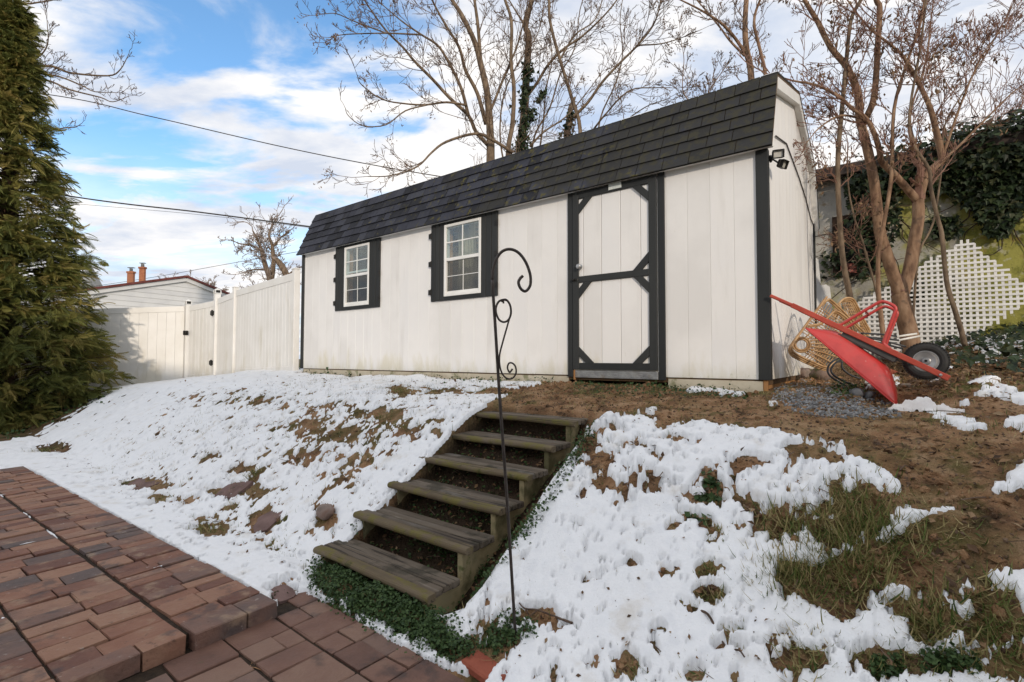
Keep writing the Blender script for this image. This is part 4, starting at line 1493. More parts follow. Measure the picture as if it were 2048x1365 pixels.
# ================================================================== WHITE FENCE AND GATE
fence = empty('vinyl_fence', (-4.0, 8.9, -.1), 0, 'white vinyl privacy fence of upright boards running left from the shed', 'fence')
FO = np.array([-4.0, 8.9, -.1])


def fpart(name, mat, fill, parent=fence, org=FO, **kw):
    mb = MB()
    fill(mb)
    for V in mb.V:
        V -= org
    return mb.build(name, mat, parent, **kw)


def fence_run(A, B, zA, zB, bw, parent=fence, org=FO, drop=.15, rail=.14):
    A, B = np.array(A, float), np.array(B, float)
    ln = np.linalg.norm(B - A)
    dv = (B - A) / ln
    nrm = np.array([-dv[1], dv[0]])
    a = math.atan2(dv[1], dv[0])
    n = max(1, int(round(ln / bw)))
    R = rotz(a)
    tilt = math.atan2(zB - zA, ln)
    for i in range(n):
        p = A + dv * ln * (i + .5) / n
        zt = zA + (zB - zA) * (i + .5) / n - rail * .55
        zb_ = min(gz(*p), gz(*(p + dv * bw * .5))) - .03
        w = ln / n
        c = np.array([p[0], p[1], (zt + zb_) / 2])
        fpart('fence_board', MT['vinyl'], lambda m: m.box(c - np.array([w / 2 - .0011, .011, (zt - zb_) / 2]), c + np.array([w / 2 - .0011, .011, (zt - zb_) / 2]), .004, R, c), parent, org)
    m0, m1 = np.array([*A, zA - rail / 2]), np.array([*B, zB - rail / 2])
    fpart('top_rail', MT['vinyl'], lambda m: m.bar(m0, m1, .045, rail, ch=.006), parent, org)
    g0, g1 = np.array([*A, gz(*A) + .05]), np.array([*B, gz(*B) + .05])
    fpart('bottom_rail', MT['vinyl'], lambda m: m.bar(g0, g1, .044, rail * .9, ch=.006), parent, org)


def fence_post(p, zt, rot, w=.105, cap=False, parent=fence, org=FO):
    p = np.array(p, float)
    zb_ = gz(*p) - .1
    c = np.array([*p, 0])
    R = rotz(rot)
    po = fpart('post', MT['vinyl'], lambda m: m.box((p[0] - w / 2, p[1] - w / 2, zb_), (p[0] + w / 2, p[1] + w / 2, zt), .006, R, c), parent, org)
    if not cap:
        fpart('post_cap', MT['vinyl'], lambda m: m.box((p[0] - w * .58, p[1] - w * .58, zt + .0005), (p[0] + w * .58, p[1] + w * .58, zt + .025), .008, R, c), po, org)
    else:
        def lantern(m):
            m.box((p[0] - w * .60, p[1] - w * .60, zt + .0005), (p[0] + w * .60, p[1] + w * .60, zt + .02), .004, R, c)
            for sx in (-1, 1):
                for sy in (-1, 1):
                    q = np.array([p[0] + sx * w * .46, p[1] + sy * w * .46])
                    m.box((q[0] - .009, q[1] - .009, zt + .0205), (q[0] + .009, q[1] + .009, zt + .085), .002, R, c)
            ys = [(w * .72, .0855), (w * .72, .097), (w * .10, .135), (0, .137)]
            m.lathe((p[0], p[1], zt), (0, 0, 1), [(0, .0855)] + ys, 4)
        fpart('lantern_cap', MT['white_vinyl_frame'], lantern, po, org)
        fpart('lantern_glass', MT['dark_pane'], lambda m: m.box((p[0] - w * .40, p[1] - w * .40, zt + .021), (p[0] + w * .40, p[1] + w * .40, zt + .084), .002, R, c), po, org)


A0, A1, A2 = np.array([-3.86, 8.86]), np.array([-6.10, 10.95]), np.array([-7.02, 11.82])
A3, A4 = np.array([-8.10, 12.42]), np.array([-11.6, 11.25])
r1 = math.atan2(*(A1 - A0)[::-1])
fence_post(A0, 1.755, r1)
fence_run(A0 + (A1 - A0) * .025, A1 - (A1 - A0) * .025, 1.71, 1.66, .15)
fence_post(A1, 1.72, r1)
fence_run(A1 + (A2 - A1) * .06, A2 - (A2 - A1) * .06, 1.64, 1.58, .15)
fence_post(A2, 1.70, r1, .125, True)
fence_post(A3, 1.50, r1, .12, True)
fence_run(A3 + (A4 - A3) * .02, A4, 1.465, 1.22, .19)
gate = empty('fence_gate', (-7.1, 11.9, -.2), 0, 'white vinyl gate between two lantern-capped posts with black hinges', 'gate')
GO = np.array([-7.1, 11.9, -.2])
gA, gB = A2 + (A3 - A2) * .08, A3 - (A3 - A2) * .07
fence_run(gA, gB, 1.54, 1.47, .145, gate, GO)
gd = unit(np.append(gB - gA, 0))
gn = np.array([gd[1], -gd[0], 0])
if gn[1] > 0:
    gn = -gn
for zq in (.0, 1.18):
    c = np.array([*A2, zq + .06]) + gd * .06 + gn * .06
    Rg = rotz(math.atan2(gd[1], gd[0]))
    fpart('hinge', MT['dark_metal'], lambda m: (m.box(c + np.array([-.05, -.012, -.05]), c + np.array([.10, .012, .05]), .006, Rg, c), m.tube([c + gn * .02 + np.array([0, 0, -.07]), c + gn * .02 + np.array([0, 0, .07])], .022, 10)), gate, GO)
c = np.array([*A3, .80]) - gd * .05 + gn * .07
fpart('latch', MT['dark_metal'], lambda m: (m.box(c + np.array([-.06, -.02, -.06]), c + np.array([.06, .02, .05]), .01), m.torus(c + gn * .02, gn, .04, .012, 16, 6)), gate, GO)

# ================================================================== FAR BUILDINGS
def upoly(poly):
    return [np.array(p, float) for p in poly]


gl, ga, gr = at(166, 584, 18.2), at(370, 557, 21.3), at(452, 586, 22.9)
gorg = np.array([ga[0], ga[1], -1.0])
garage = empty('white_garage', gorg, 0, 'low white garage with lap siding and dark red roof edge behind the fence', 'garage')
w_dir = unit(np.array([gr[0] - gl[0], gr[1] - gl[1], 0]))
w_n = np.array([w_dir[1], -w_dir[0], 0])
if w_n[1] > 0:
    w_n = -w_n


def gpt(s, z, off=0.0):
    return np.array([ga[0], ga[1], 0]) + w_dir * s + np.array([0, 0, z]) + w_n * off - gorg


sl_ = float((gl[:2] - ga[:2]) @ w_dir[:2]) - 2.5
sr_ = float((gr[:2] - ga[:2]) @ w_dir[:2]) + 1.2
kl = (ga[2] - gl[2]) / abs(float((gl[:2] - ga[:2]) @ w_dir[:2]))
zl, zr = ga[2] + kl * sl_, ga[2] - kl * sr_
def gtop(s):
    return ga[2] - kl * abs(s)


z = -1.0
while z < ga[2] - .05:
    z1 = z + .20
    # each lap board, cut to the gable
    def cut(zq):
        m_ = max(0.0, (ga[2] - zq) / kl)
        return max(sl_, -m_), min(sr_, m_)
    a0, a1 = cut(z)
    b0, b1 = cut(min(z1, ga[2] - .01))
    mb = MB()
    P = [gpt(a0, z, .022), gpt(a1, z, .022), gpt(b1, min(z1, ga[2] - .01), .006), gpt(b0, min(z1, ga[2] - .01), .006)]
    Q = [p - w_n * .03 for p in P]
    mb.add(np.array(P + Q), [[0, 1, 2, 3], [7, 6, 5, 4], [0, 4, 5, 1], [1, 5, 6, 2], [2, 6, 7, 3], [3, 7, 4, 0]])
    mb.build('lap_board', MT['garage'], garage)
    z = z1
for s0, s1 in ((sl_ - .3, 0), (0, sr_ + .3)):
    z0_, z1_ = gtop(s0) if s0 else ga[2], gtop(s1) if s1 else ga[2]
    MB().bar(gpt(s0, z0_ - .06, .05), gpt(s1, z1_ - .06, .05), .10, .16, ch=.01).build('rake_board', MT['garage'], garage)
    mb = MB()
    P = [gpt(s0, z0_ + .03, .16), gpt(s1, z1_ + .03, .16), gpt(s1, z1_ + .03, -7), gpt(s0, z0_ + .03, -7)]
    Q = [p + np.array([0, 0, .09]) for p in P]
    mb.add(np.array(P + Q), [[3, 2, 1, 0], [4, 5, 6, 7], [0, 1, 5, 4], [1, 2, 6, 5], [2, 3, 7, 6], [3, 0, 4, 7]])
    mb.build('roof', MT['red_trim'], garage)
mb = MB()
P = [gpt(sl_, -1, -.05), gpt(sr_, -1, -.05), gpt(sr_, -1, -6.8), gpt(sl_, -1, -6.8)]
Q = [gpt(sl_, zl - .05, -.05), gpt(sr_, zr - .05, -.05), gpt(sr_, zr - .05, -6.8), gpt(sl_, zl - .05, -6.8)]
mb.add(np.array(P + Q), [[3, 2, 1, 0], [4, 5, 6, 7], [0, 1, 5, 4], [1, 2, 6, 5], [2, 3, 7, 6], [3, 0, 4, 7]])
mb.build('wall', MT['garage'], garage)

# house with two brick chimneys far behind
HYd = 42.0
hc = at(268, 560, HYd)
ho = np.array([hc[0], hc[1], -1.5])
house = empty('distant_house', ho, 0, 'grey hip roof of a distant house with two red brick chimneys', 'house')
e0, e1, ap0, ap1 = at(205, 585, HYd) - ho, at(330, 585, HYd) - ho, at(262, 556, HYd) - ho, at(276, 556, HYd) - ho
dp = np.array([0, 8, 0])
mb = MB()
V = [e0, e1, e1 + dp, e0 + dp, ap0 + dp * .5, ap1 + dp * .5]
mb.add(np.array(V), [[0, 1, 5, 4], [2, 3, 4, 5]], [[1, 2, 5], [3, 0, 4]], [[3, 2, 1, 0]])
mb.build('roof', MT['grey_roof'], house)
mb = MB()
mb.box((e0[0] + .3, .3, 0), (e1[0] - .3, 7.7, e0[2] - .02), .02)
mb.build('wall', MT['garage'], house)
for (u0, u1, vt, vb, yy) in ((254, 269, 541, 572, 1.2), (278, 291, 532, 568, -.2)):
    a, b = at(u0, vt, HYd + yy) - ho, at(u1, vb, HYd + yy) - ho
    w = b[0] - a[0]
    mb = MB()
    b = b.copy()
    b[0] -= w * .25
    mb.box((a[0], a[1], b[2] - .6), (b[0], a[1] + w * .4, a[2] - .25), .02)
    ch = mb.build('chimney', MT['chimney'], house)
    MB().box((a[0] - .05, a[1] - .05, a[2] - .245), (b[0] + .05, a[1] + w * .4 + .05, a[2] - .08), .02).build('chimney_cap', MT['chimney'], ch)
    MB().lathe((a[0] + w * .37, a[1] + w * .2, a[2] - .08), (0, 0, 1), [(0, 0), (.13, 0), (.12, .25), (0, .25)], 10).box((a[0], a[1], a[2] + .22), (b[0], a[1] + w * .4, a[2] + .27), .01).build('flue_pot', MT['grey_roof'], ch)
SYd = 60.0
stc = at(180, 560, SYd)
so = np.array([stc[0], stc[1], -2])
steeple = empty('church_steeple', so, 0, 'pale grey pointed steeple just right of the evergreen, far away', 'steeple')
tip = at(180, 525, SYd) - so
bw_ = 1.15
b_ = at(180, 585, SYd)[2] + 2
MB().add([(-bw_, -bw_, b_), (bw_, -bw_, b_), (bw_, bw_, b_), (-bw_, bw_, b_), (tip[0], tip[1], tip[2])], [[0, 1, 4], [1, 2, 4], [2, 3, 4], [3, 0, 4]], [[3, 2, 1, 0]]).build('spire', MT['steeple'], steeple)
MB().box((-bw_ * .9, -bw_ * .9, 0), (bw_ * .9, bw_ * .9, b_ - .02), .03).build('tower', MT['garage'], steeple)
MB().tube([tip, tip + np.array([0, 0, .9])], .06, 6).ico(tip + np.array([0, 0, .45]), (.22, .22, .22)).build('finial', MT['grey_roof'], steeple)

# ================================================================== OVERHEAD CABLES
def cable(pts, r, label):
    o0 = pts[0]
    P = smooth_poly(pts, 10)
    o = MB().tube(P - o0, r, 6).build('utility_cable', MT['cable'], None, smooth=True)
    o.location = o0
    return tag(o, label, 'cable', 'overhead cables')


cable([at(-420, 130, 15.5), at(86, 188, 15), at(300, 233, 14.6), at(560, 293, 14.2), at(760, 333, 13.8), at(960, 366, 13.5), at(1050, 380, 13.4)], .013, 'highest black cable, sagging from the evergreen towards the shed ridge')
cable([at(-420, 300, 11), at(134, 392, 10.6), at(400, 425, 10.3), at(622, 454, 10.1), at(760, 470, 10)], .014, 'thick black cable meeting the upper left corner of the shed roof')
cable([at(-420, 360, 18), at(150, 408, 17), at(400, 430, 16.5), at(640, 458, 16), at(760, 470, 16)], .006, 'thin cable running just below the thick cable at the shed roof')
cable([at(100, 586, 55), at(300, 556, 52), at(480, 524, 48), at(700, 486, 44)], .022, 'lowest faint cable, rising to the right over the white garage')

# ================================================================== OLD BLOCK BUILDING ON THE RIGHT
WALL_D = 9.5


def on_plane(u, v, dd):
    r = ray(u, v)
    k = dd / (r[0] * GD[0] + r[1] * GD[1])
    return r * k + np.array([0, 0, CAM_H])


def shed_xy(p):
    q = np.array(p[:2]) - C0
    return q @ RX, q @ GD


bo = np.array([*(C0 + RX * 3.5 + GD * (WALL_D - C0 @ GD)), 0.0])
old = empty('block_building', bo, SHED_ROT, 'old mossy block building overgrown with ivy behind the bare trees', 'building')


def bl(u, v, off=0.0):
    p = on_plane(u, v, WALL_D + off)
    x, y = shed_xy(p)
    return np.array([x - 3.5, y - (WALL_D - C0 @ GD), p[2]])


wt = bl(1640, 362)[2]
wx0, wx1, wz0, wz1 = bl(1664, 436)[0], bl(1756, 436)[0], bl(1668, 556)[2], bl(1660, 436)[2]
X0, X1 = -6.0, 9.0
WT = 0.25
outer = [(X0, -.6), (X1, -.6), (X1, wt), (X0, wt)]
hole_ = [(wx0, wz0), (wx0, wz1), (wx1, wz1), (wx1, wz0)]
key = [outer[0], outer[1], outer[2], outer[3]]
keyhole = [(X0, -.6), (wx0 - .0, -.6), (wx0, wz0), (wx0, wz1), (wx1, wz1), (wx1, wz0), (wx0 + .0005, wz0 - .0005), (wx0 + .0005, -.6), (X1, -.6), (X1, wt), (X0, wt)]
MB().prism(keyhole, 1, 0.0, WT).build('wall', MT['wall_conc'], old)
MB().prism([(X0 - .2, -.28), (X0 - .2, 0)], 1, 0, 1) if False else None
mb = MB()
mb.prism([(-.22, wt + .02), (7.0, wt + .9), (7.0, wt + 1.0), (-.25, wt + .12)], 0, X0 - .2, X1 + .2)
mb.build('roof', MT['grey_roof'], old)
MB().box((X0 - .2, -.30, wt - .06), (X1 + .2, -.222, wt + .10), .01).build('gutter', MT['roof_edge'], old)
wfr = empty('window', ((wx0 + wx1) / 2, 0, wz0))
wfr.parent = old
wc = np.array([(wx0 + wx1) / 2, 0, wz0])


def wfp(name, mat, p0, p1, ch=.004):
    MB().box(np.array(p0) - wc, np.array(p1) - wc, ch).build(name, mat, wfr)


f_ = .07
wfp('frame', MT['dark_wood'], (wx0 + .001, -.03, wz0 + .001), (wx0 + f_, .12, wz1 - .001))
wfp('frame', MT['dark_wood'], (wx1 - f_, -.03, wz0 + .001), (wx1 - .001, .12, wz1 - .001))
wfp('frame', MT['dark_wood'], (wx0 + f_, -.028, wz1 - f_), (wx1 - f_, .12, wz1 - .001))
wfp('sill', MT['dark_wood'], (wx0 + f_, -.06, wz0 + .001), (wx1 - f_, .12, wz0 + .045))
wfp('mullion', MT['dark_wood'], ((wx0 + wx1) / 2 - .02, 0, wz0 + .046), ((wx0 + wx1) / 2 + .02, .05, wz1 - f_ - .001))
wfp('pane', MT['dark_pane'], (wx0 + f_ + .001, .06, wz0 + .046), (wx1 - f_ - .001, .07, wz1 - f_ - .001), .001)
wfp('faded_board', MT['pink_board'], (wx0 + .10, -.012, wz0 + .05), (wx0 + .43, .02, wz0 + .21))

# ---- ivy
LEAF_V = np.array([(0, 0, 0), (-.30, .05, .03), (-.52, .30, .07), (-.26, .42, .03), (0, 1.0, -.06), (.26, .42, .03), (.52, .30, .07), (.30, .05, .03), (0, .40, -.03)])
LEAF_F = [np.array([(0, 8, 2, 1), (8, 4, 3, 2), (0, 7, 6, 8), (8, 6, 5, 4)])]


def frames(normals, ups, rg, jitter=.5):
    n = normals + rg.normal(0, jitter, normals.shape)
    n /= np.linalg.norm(n, axis=1)[:, None]
    y = ups + rg.normal(0, jitter * .8, ups.shape)
    y -= n * (y * n).sum(1)[:, None]
    y /= np.linalg.norm(y, axis=1)[:, None] + 1e-9
    x = np.cross(y, n)
    return np.stack([x, y, n], 2)


def sample_poly(poly, n, rg):
    poly = np.array(poly, float)
    lo, hi = poly.min(0), poly.max(0)
    out = []
    tot = 0
    while tot < n:
        q = rg.random((n * 3, 2)) * (hi - lo) + lo
        q = q[poly_sd(q[:, 0], q[:, 1], poly) + rg.normal(0, 7, len(q)) > 0]
        out.append(q)
        tot += len(q)
    return np.concatenate(out)[:n]


ri = np.random.default_rng(21)
IVY = [([(1700, 350), (1760, 332), (1800, 305), (1850, 292), (1900, 268), (1960, 258), (2048, 238), (2250, 205), (2250, 320), (2048, 335), (1990, 352), (1930, 360), (1860, 385), (1830, 370), (1760, 385), (1720, 400), (1690, 385)], 3300, .30),
       ([(1890, 330), (2060, 315), (2048, 395), (2030, 430), (2005, 470), (1990, 474), (1968, 455), (1950, 420), (1920, 400), (1900, 380)], 1500, .20),
       ([(1690, 385), (1760, 370), (1800, 395), (1805, 440), (1780, 500), (1745, 545), (1720, 560), (1710, 500), (1700, 450)], 430, .25),
       ([(1862, 435), (1905, 430), (1922, 455), (1895, 476), (1866, 462)], 200, .12),
       ([(1690, 345), (1760, 322), (1850, 290), (1960, 250), (2060, 225), (2200, 195), (2200, 290), (2060, 320), (1960, 330), (1850, 350), (1740, 378), (1690, 385)], 2600, .42),
       ([(1640, 505), (1690, 500), (1700, 545), (1650, 555)], 70, .10),
       ([(1790, 560), (1850, 540), (1850, 600), (1800, 620)], 90, .12),
       ([(2048, 240), (2400, 170), (2500, 500), (2200, 470), (2060, 420)], 1600, .3)]
ivy = empty('ivy', bo, SHED_ROT, 'dark green ivy sprawling over the top of the mossy wall', 'ivy')
mb = MB()
for poly, n, dep in IVY:
    q = sample_poly(poly, n, ri)
    off = -ri.random(n) * dep - .02
    P = np.array([bl(a, b, o) for (a, b), o in zip(q, off)])
    top = P[:, 2] > wt - .05
    P[top, 1] += ri.random(top.sum()) * .5 - .12
    P[top, 2] += ri.random(top.sum()) ** 2 * .14
    nr = np.tile([0, -1.0, .35], (n, 1))
    nr[top] = [0, -.7, .8]
    R = frames(nr, np.tile([0, -.2, -1.0], (n, 1)), ri, .55)
    mb.inst(LEAF_V, LEAF_F, P, R, ri.uniform(.055, .105, n), ri.random(n))
o = mb.build('foliage', MT['ivy_leaf'], ivy, attr=True)
tag(o, kind='stuff')
mb = MB()
for k in range(46):
    a = np.array(sample_poly(IVY[k % 3][0], 1, ri)[0])
    p = bl(a[0], a[1], -.03)
    pts = [p]
    dv = np.array([ri.normal(0, .4), 0, -1.0 if ri.random() < .7 else .5])
    for _ in range(7):
        dv = unit(dv + ri.normal(0, .5, 3) * np.array([1, .25, .6]))
        p = p + dv * .12
        pts.append([p[0], min(p[1], -.02), p[2]])
    mb.tube(pts, np.linspace(.009, .003, 8), 4)
o = mb.build('stems', MT['ivy_stem'], ivy)
tag(o, kind='stuff')
# a tangle of dry stems in front of the window
mb = MB()
for k in range(24):
    p = bl(ri.uniform(1690, 1790), ri.uniform(400, 560), -.05 - .2 * ri.random())
    dv = unit(ri.normal(0, 1, 3) * np.array([1, .3, 1]))
    pts = [p]
    for _ in range(6):
        dv = unit(dv + ri.normal(0, .45, 3))
        p = p + dv * .09
        pts.append([p[0], min(p[1], -.07), p[2]])
    mb.tube(pts, np.linspace(.007, .003, 7), 4)
tangle = mb.build('dead_vine', MT['twig'], None)
tangle.location, tangle.rotation_euler = bo, (0, 0, SHED_ROT)
tag(tangle, 'tangle of dead brown vine hanging over the dark old window', 'vine')

# ---- lattice sheet leaning on the wall
LD = WALL_D - .42
lp = [(1935, 478), (2068, 588), (1925, 690), (1800, 705), (1700, 700), (1640, 652)]
lat = empty('lattice_panel', on_plane(1880, 690, LD), SHED_ROT, 'white diamond lattice sheet leaning on one corner against the mossy wall', 'lattice')
lo_ = np.array(lat.location)
lx0, ly0 = shed_xy(lo_)
L2 = []
for (u, v) in lp:
    p = on_plane(u, v, LD)
    x, y = shed_xy(p)
    L2.append((x - lx0, p[2] - lo_[2]))
L2 = np.array(L2)


def chord(poly, axis, val):
    hits = []
    for i in range(len(poly)):
        a, b = poly[i], poly[(i + 1) % len(poly)]
        if (a[axis] > val) != (b[axis] > val):
            t = (val - a[axis]) / (b[axis] - a[axis])
            hits.append(a[1 - axis] + t * (b[1 - axis] - a[1 - axis]))
    return (min(hits), max(hits)) if len(hits) >= 2 else None


pit = .066
for axis in (0, 1):
    lo, hi = L2[:, axis].min(), L2[:, axis].max()
    q = lo + .03
    while q < hi - .02:
        ch = chord(L2, axis, q)
        if ch and ch[1] - ch[0] > .05:
            # snapped to the crossing grid, so the cut edge steps
            c0 = math.floor(ch[0] / pit) * pit
            c1 = math.ceil(ch[1] / pit) * pit
            sw = .0150
            mb = MB()
            if axis == 0:
                mb.box((q - sw, .0005, c0), (q + sw, .006, c1), .001)
            else:
                mb.box((c0, -.006, q - sw), (c1, -.0005, q + sw), .001)
            for V in mb.V:                     # lean back towards the wall at the top
                V[:, 1] += V[:, 2] * .10
            mb.build('slat', MT['lattice'], lat)
        q += pit + rng.normal(0, .0012)

# ---- white boards propped behind the shed corner
for (u0, v0, u1, v1, Y, lab) in ((1631, 512, 1641, 640, 6.95, 'narrow white board standing upright against the back shed corner'), (1643, 568, 1662, 655, 7.05, 'short wide white board leaning beside the narrow white board')):
    a, b = at(u0, v0, Y), at(u1, v1, Y)
    base = np.array([(a[0] + b[0]) / 2, Y, b[2] - .25])
    w, h_ = b[0] - a[0], a[2] - b[2] + .25
    mb = MB()
    mb.prism([(-w / 2, 0), (w / 2 + .06, 0), (w / 2, h_ - .04), (w / 2 - .05, h_), (-w / 2, h_ - .02)], 1, 0, .02)
    o = mb.build('white_board', MT['white_board'])
    o.location, o.rotation_euler = base, (-.05, 0, -.3)
    tag(o, lab, 'board', 'white boards behind the shed')

# ================================================================== WHEELBARROW (upside down against the shed corner)
WB_T = np.array([2.18, 4.12, .69])
wh = unit([.65767, -.54674, -.51821])
wcv = unit(np.array([.63013, .77625, -.01927]))
wcv = unit(wcv - wh * (wcv @ wh))
wbv = np.cross(wcv, wh)
if wbv[2] < 0:
    wbv = -wbv
wb_o = np.array([2.80, 3.62, -.16])
barrow = empty('wheelbarrow', wb_o, 0, 'red wheelbarrow tipped upside down with a handle resting on the shed corner', 'wheelbarrow')


def wb(a, b, c):
    return WB_T + wh * a + wbv * b + wcv * c - wb_o


WBR = np.stack([wh, wcv, wbv], 1)
for c_ in (0.0, .36):
    mb = MB()
    mb.bar(wb(.145, -.0005, c_), wb(1.255, .004, c_), .026, .040, up=wbv, ch=.004)
    hd = mb.build('handle', MT['barrow_handle'], barrow)
    MB().bar(wb(-.037, -.005, c_), wb(.150, .000, c_), .020, .027, up=wbv, ch=.006).build('grip', MT['barrow_handle'], hd)
    MB().lathe(wb(1.205, .002, c_ - .0132), -wcv, [(0, 0), (.010, .0), (.009, .005), (0, .007)], 10).build('bolt', MT['steel'], hd)
    leg = [wb(.50, .012, c_), wb(.52, .024, c_), wb(.565, .120, c_), wb(.615, .225, c_), wb(.640, .275, c_), wb(.662, .297, c_), wb(.70, .302, c_), wb(.738, .297, c_), wb(.758, .280, c_), wb(.768, .24, c_), wb(.795, .13, c_), wb(.815, .045, c_), wb(.83, .026, c_), wb(.862, .020, c_)]
    MB().tube(smooth_poly(leg, 4), .0115, 10).build('leg', MT['barrow_red'], barrow, smooth=True)
MB().tube([wb(.60, .19, 0), wb(.60, .19, .36)], .008, 8).build('leg_brace', MT['barrow_red'], barrow)
# tray: rounded pan, rim lower than the floor because it lies upside down
nA, nT = 96, 12
th = np.linspace(0, 2 * PI, nA, endpoint=False)
pw = .42
pq = np.stack([np.sign(np.cos(th)) * np.abs(np.cos(th)) ** pw, np.sign(np.sin(th)) * np.abs(np.sin(th)) ** pw], 1)


def tray_pt(t, p, q):
    f = t
    g_ = f ** .80
    a0 = .515 + (.333 - .515) * g_
    a1 = .915 + (1.117 - .915) * g_
    a = (a0 + a1) / 2 + (a1 - a0) / 2 * p
    hb_, hr = -.034 + (a - .505) * (-.17), -.113 + (a - .333) * (-.2615)
    prof = 1 - (1 - f) ** 1.0
    fill_ = max(0, .12 - f) / .12
    b = hb_ + (hr - hb_) * prof + fill_ ** 2 * -.0
    c = .18 + (.150 + .100 * f ** .5) * q
    return wb(a, b, c)


def pq_at(t):
    w_ = .46 - .36 * t
    return np.stack([np.sign(np.cos(th)) * np.abs(np.cos(th)) ** w_, np.sign(np.sin(th)) * np.abs(np.sin(th)) ** w_], 1)


V = []
for t in np.concatenate([[0.0, .02, .05], np.linspace(.1, 1, nT - 3)]):
    sc = 1.0
    for p, q in pq_at(t):
        V.append(tray_pt(t, p * (1 - .06 * max(0, .05 - t) / .05), q * (1 - .06 * max(0, .05 - t) / .05)))
cen = tray_pt(0, 0, 0)
i, j = np.meshgrid(np.arange(nT - 1), np.arange(nA), indexing='ij')
Fq = np.stack([i * nA + j, i * nA + (j + 1) % nA, (i + 1) * nA + (j + 1) % nA, (i + 1) * nA + j], -1).reshape(-1, 4)
Ft = np.stack([np.full(nA, nA * nT), (np.arange(nA) + 1) % nA, np.arange(nA)], 1)
V = np.array(V + [cen])
tr = MB().add(V, Fq, Ft).build('tray', MT['barrow_red'], barrow, smooth=True)
sm_ = tr.modifiers.new('sheet', 'SOLIDIFY')
sm_.thickness = .003
rim = V[(nT - 1) * nA:nT * nA]
MB().tube(np.concatenate([rim, rim[:2]]), .0055, 6, cap=False).build('rolled_rim', MT['barrow_red'], tr, smooth=True)
MB().bar(wb(.56, -.030, .02), wb(.94, -.036, .02), .03, .045, up=wbv).build('support', MT['grey_under'], barrow)
MB().bar(wb(.56, -.030, .34), wb(.94, -.036, .34), .03, .045, up=wbv).build('support', MT['grey_under'], barrow)
MB().box((-.19, -.17, -.012), (.19, .17, .012), .004, WBR, (0, 0, 0)).build('floor_plate', MT['grey_under'], barrow).location = wb(.73, -.052, .18)
MB().bar(wb(.93, -.05, .03), wb(1.075, .02, .03), .006, .03, up=wcv).build('axle_bracket', MT['grey_under'], barrow)
wc_ = wb(1.089, .046, .18)
wheel = empty('wheel', wc_)
wheel.parent = barrow
mb = MB()
mb.torus((0, 0, 0), wcv, .101, .036, 56, 14, 1.25)
for k in range(44):                                     # tread blocks
    a = 2 * PI * k / 44
    x_ = unit(np.cross(wcv, [0.13, 0.27, 0.95]))
    y_ = np.cross(wcv, x_)
    rd = math.cos(a) * x_ + math.sin(a) * y_
    tg = -math.sin(a) * x_ + math.cos(a) * y_
    Rr = np.stack([rd, tg, wcv], 1)
    for cc_ in (-.019, .019):
        c = rd * (.1335 if True else 0) + wcv * cc_
        mb.box(c - np.array([.005, .0062, .014]), c + np.array([.005, .0062, .014]), .0015, Rr, c)
mb.build('tyre', MT['rubber'], wheel, smooth=False)
mb = MB()
mb.lathe((0, 0, 0), -wcv, [(0, .034), (.020, .034), (.024, .020), (.030, .012), (.058, .016), (.066, .024), (.072, .034), (.076, .034), (.076, -.034), (.072, -.034), (.058, -.016), (.02, -.03), (0, -.03)], 32)
mb.build('rim', MT['steel'], wheel, smooth=False)
MB().tube([-wcv * .18, wcv * .18], .009, 10).build('axle', MT['dark_metal'], wheel)

# ================================================================== RATTAN CHAIRS
def rattan(base_uvY, label, frames_, hubc, spokes, seatdir, arms):
    b = at(*base_uvY)
    ch = empty('rattan_chair', b, 0, label, 'chair', 'rattan chairs by the shed')
    Pt = lambda u, v, Y: at(u, v, Y) - b
    for nm, pts, r, cnt in frames_:
        P = smooth_poly([Pt(*p) for p in pts], 6)
        for k in range(cnt):
            MB().tube(P + np.array([.014 * k * .6, -.010 * k, .013 * k]), r, 7).build(nm, MT['rattan'], ch, smooth=True)
    if hubc is not None:
        MB().torus(Pt(*hubc), (.55, .8, .05), .052, .010, 20, 6).torus(Pt(*hubc), (.55, .8, .05), .070, .009, 22, 6).build('hub_ring', MT['rattan'], ch, smooth=True)
    for a, c in spokes:
        a, c = Pt(*a), Pt(*c)
        mid = (a + c) / 2 + np.array([0, -.006, .004])
        MB().tube([a, mid, c], .0065, 6).build('spoke', MT['rattan'], ch, smooth=True)
    mb = MB()
    for a, c, n, r in arms:
        a0, a1 = Pt(*a[0]), Pt(*a[1])
        c0, c1 = Pt(*c[0]), Pt(*c[1])
        for t in np.linspace(0, 1, n):
            mb.tube([a0 + (a1 - a0) * t, (a0 + (a1 - a0) * t + c0 + (c1 - c0) * t) / 2 + np.array([0, 0, .004]), c0 + (c1 - c0) * t], r, 5)
    if mb.n:
        o = mb.build('weave', MT['rattan'], ch, smooth=True)
        tag(o, kind='stuff')
    return ch


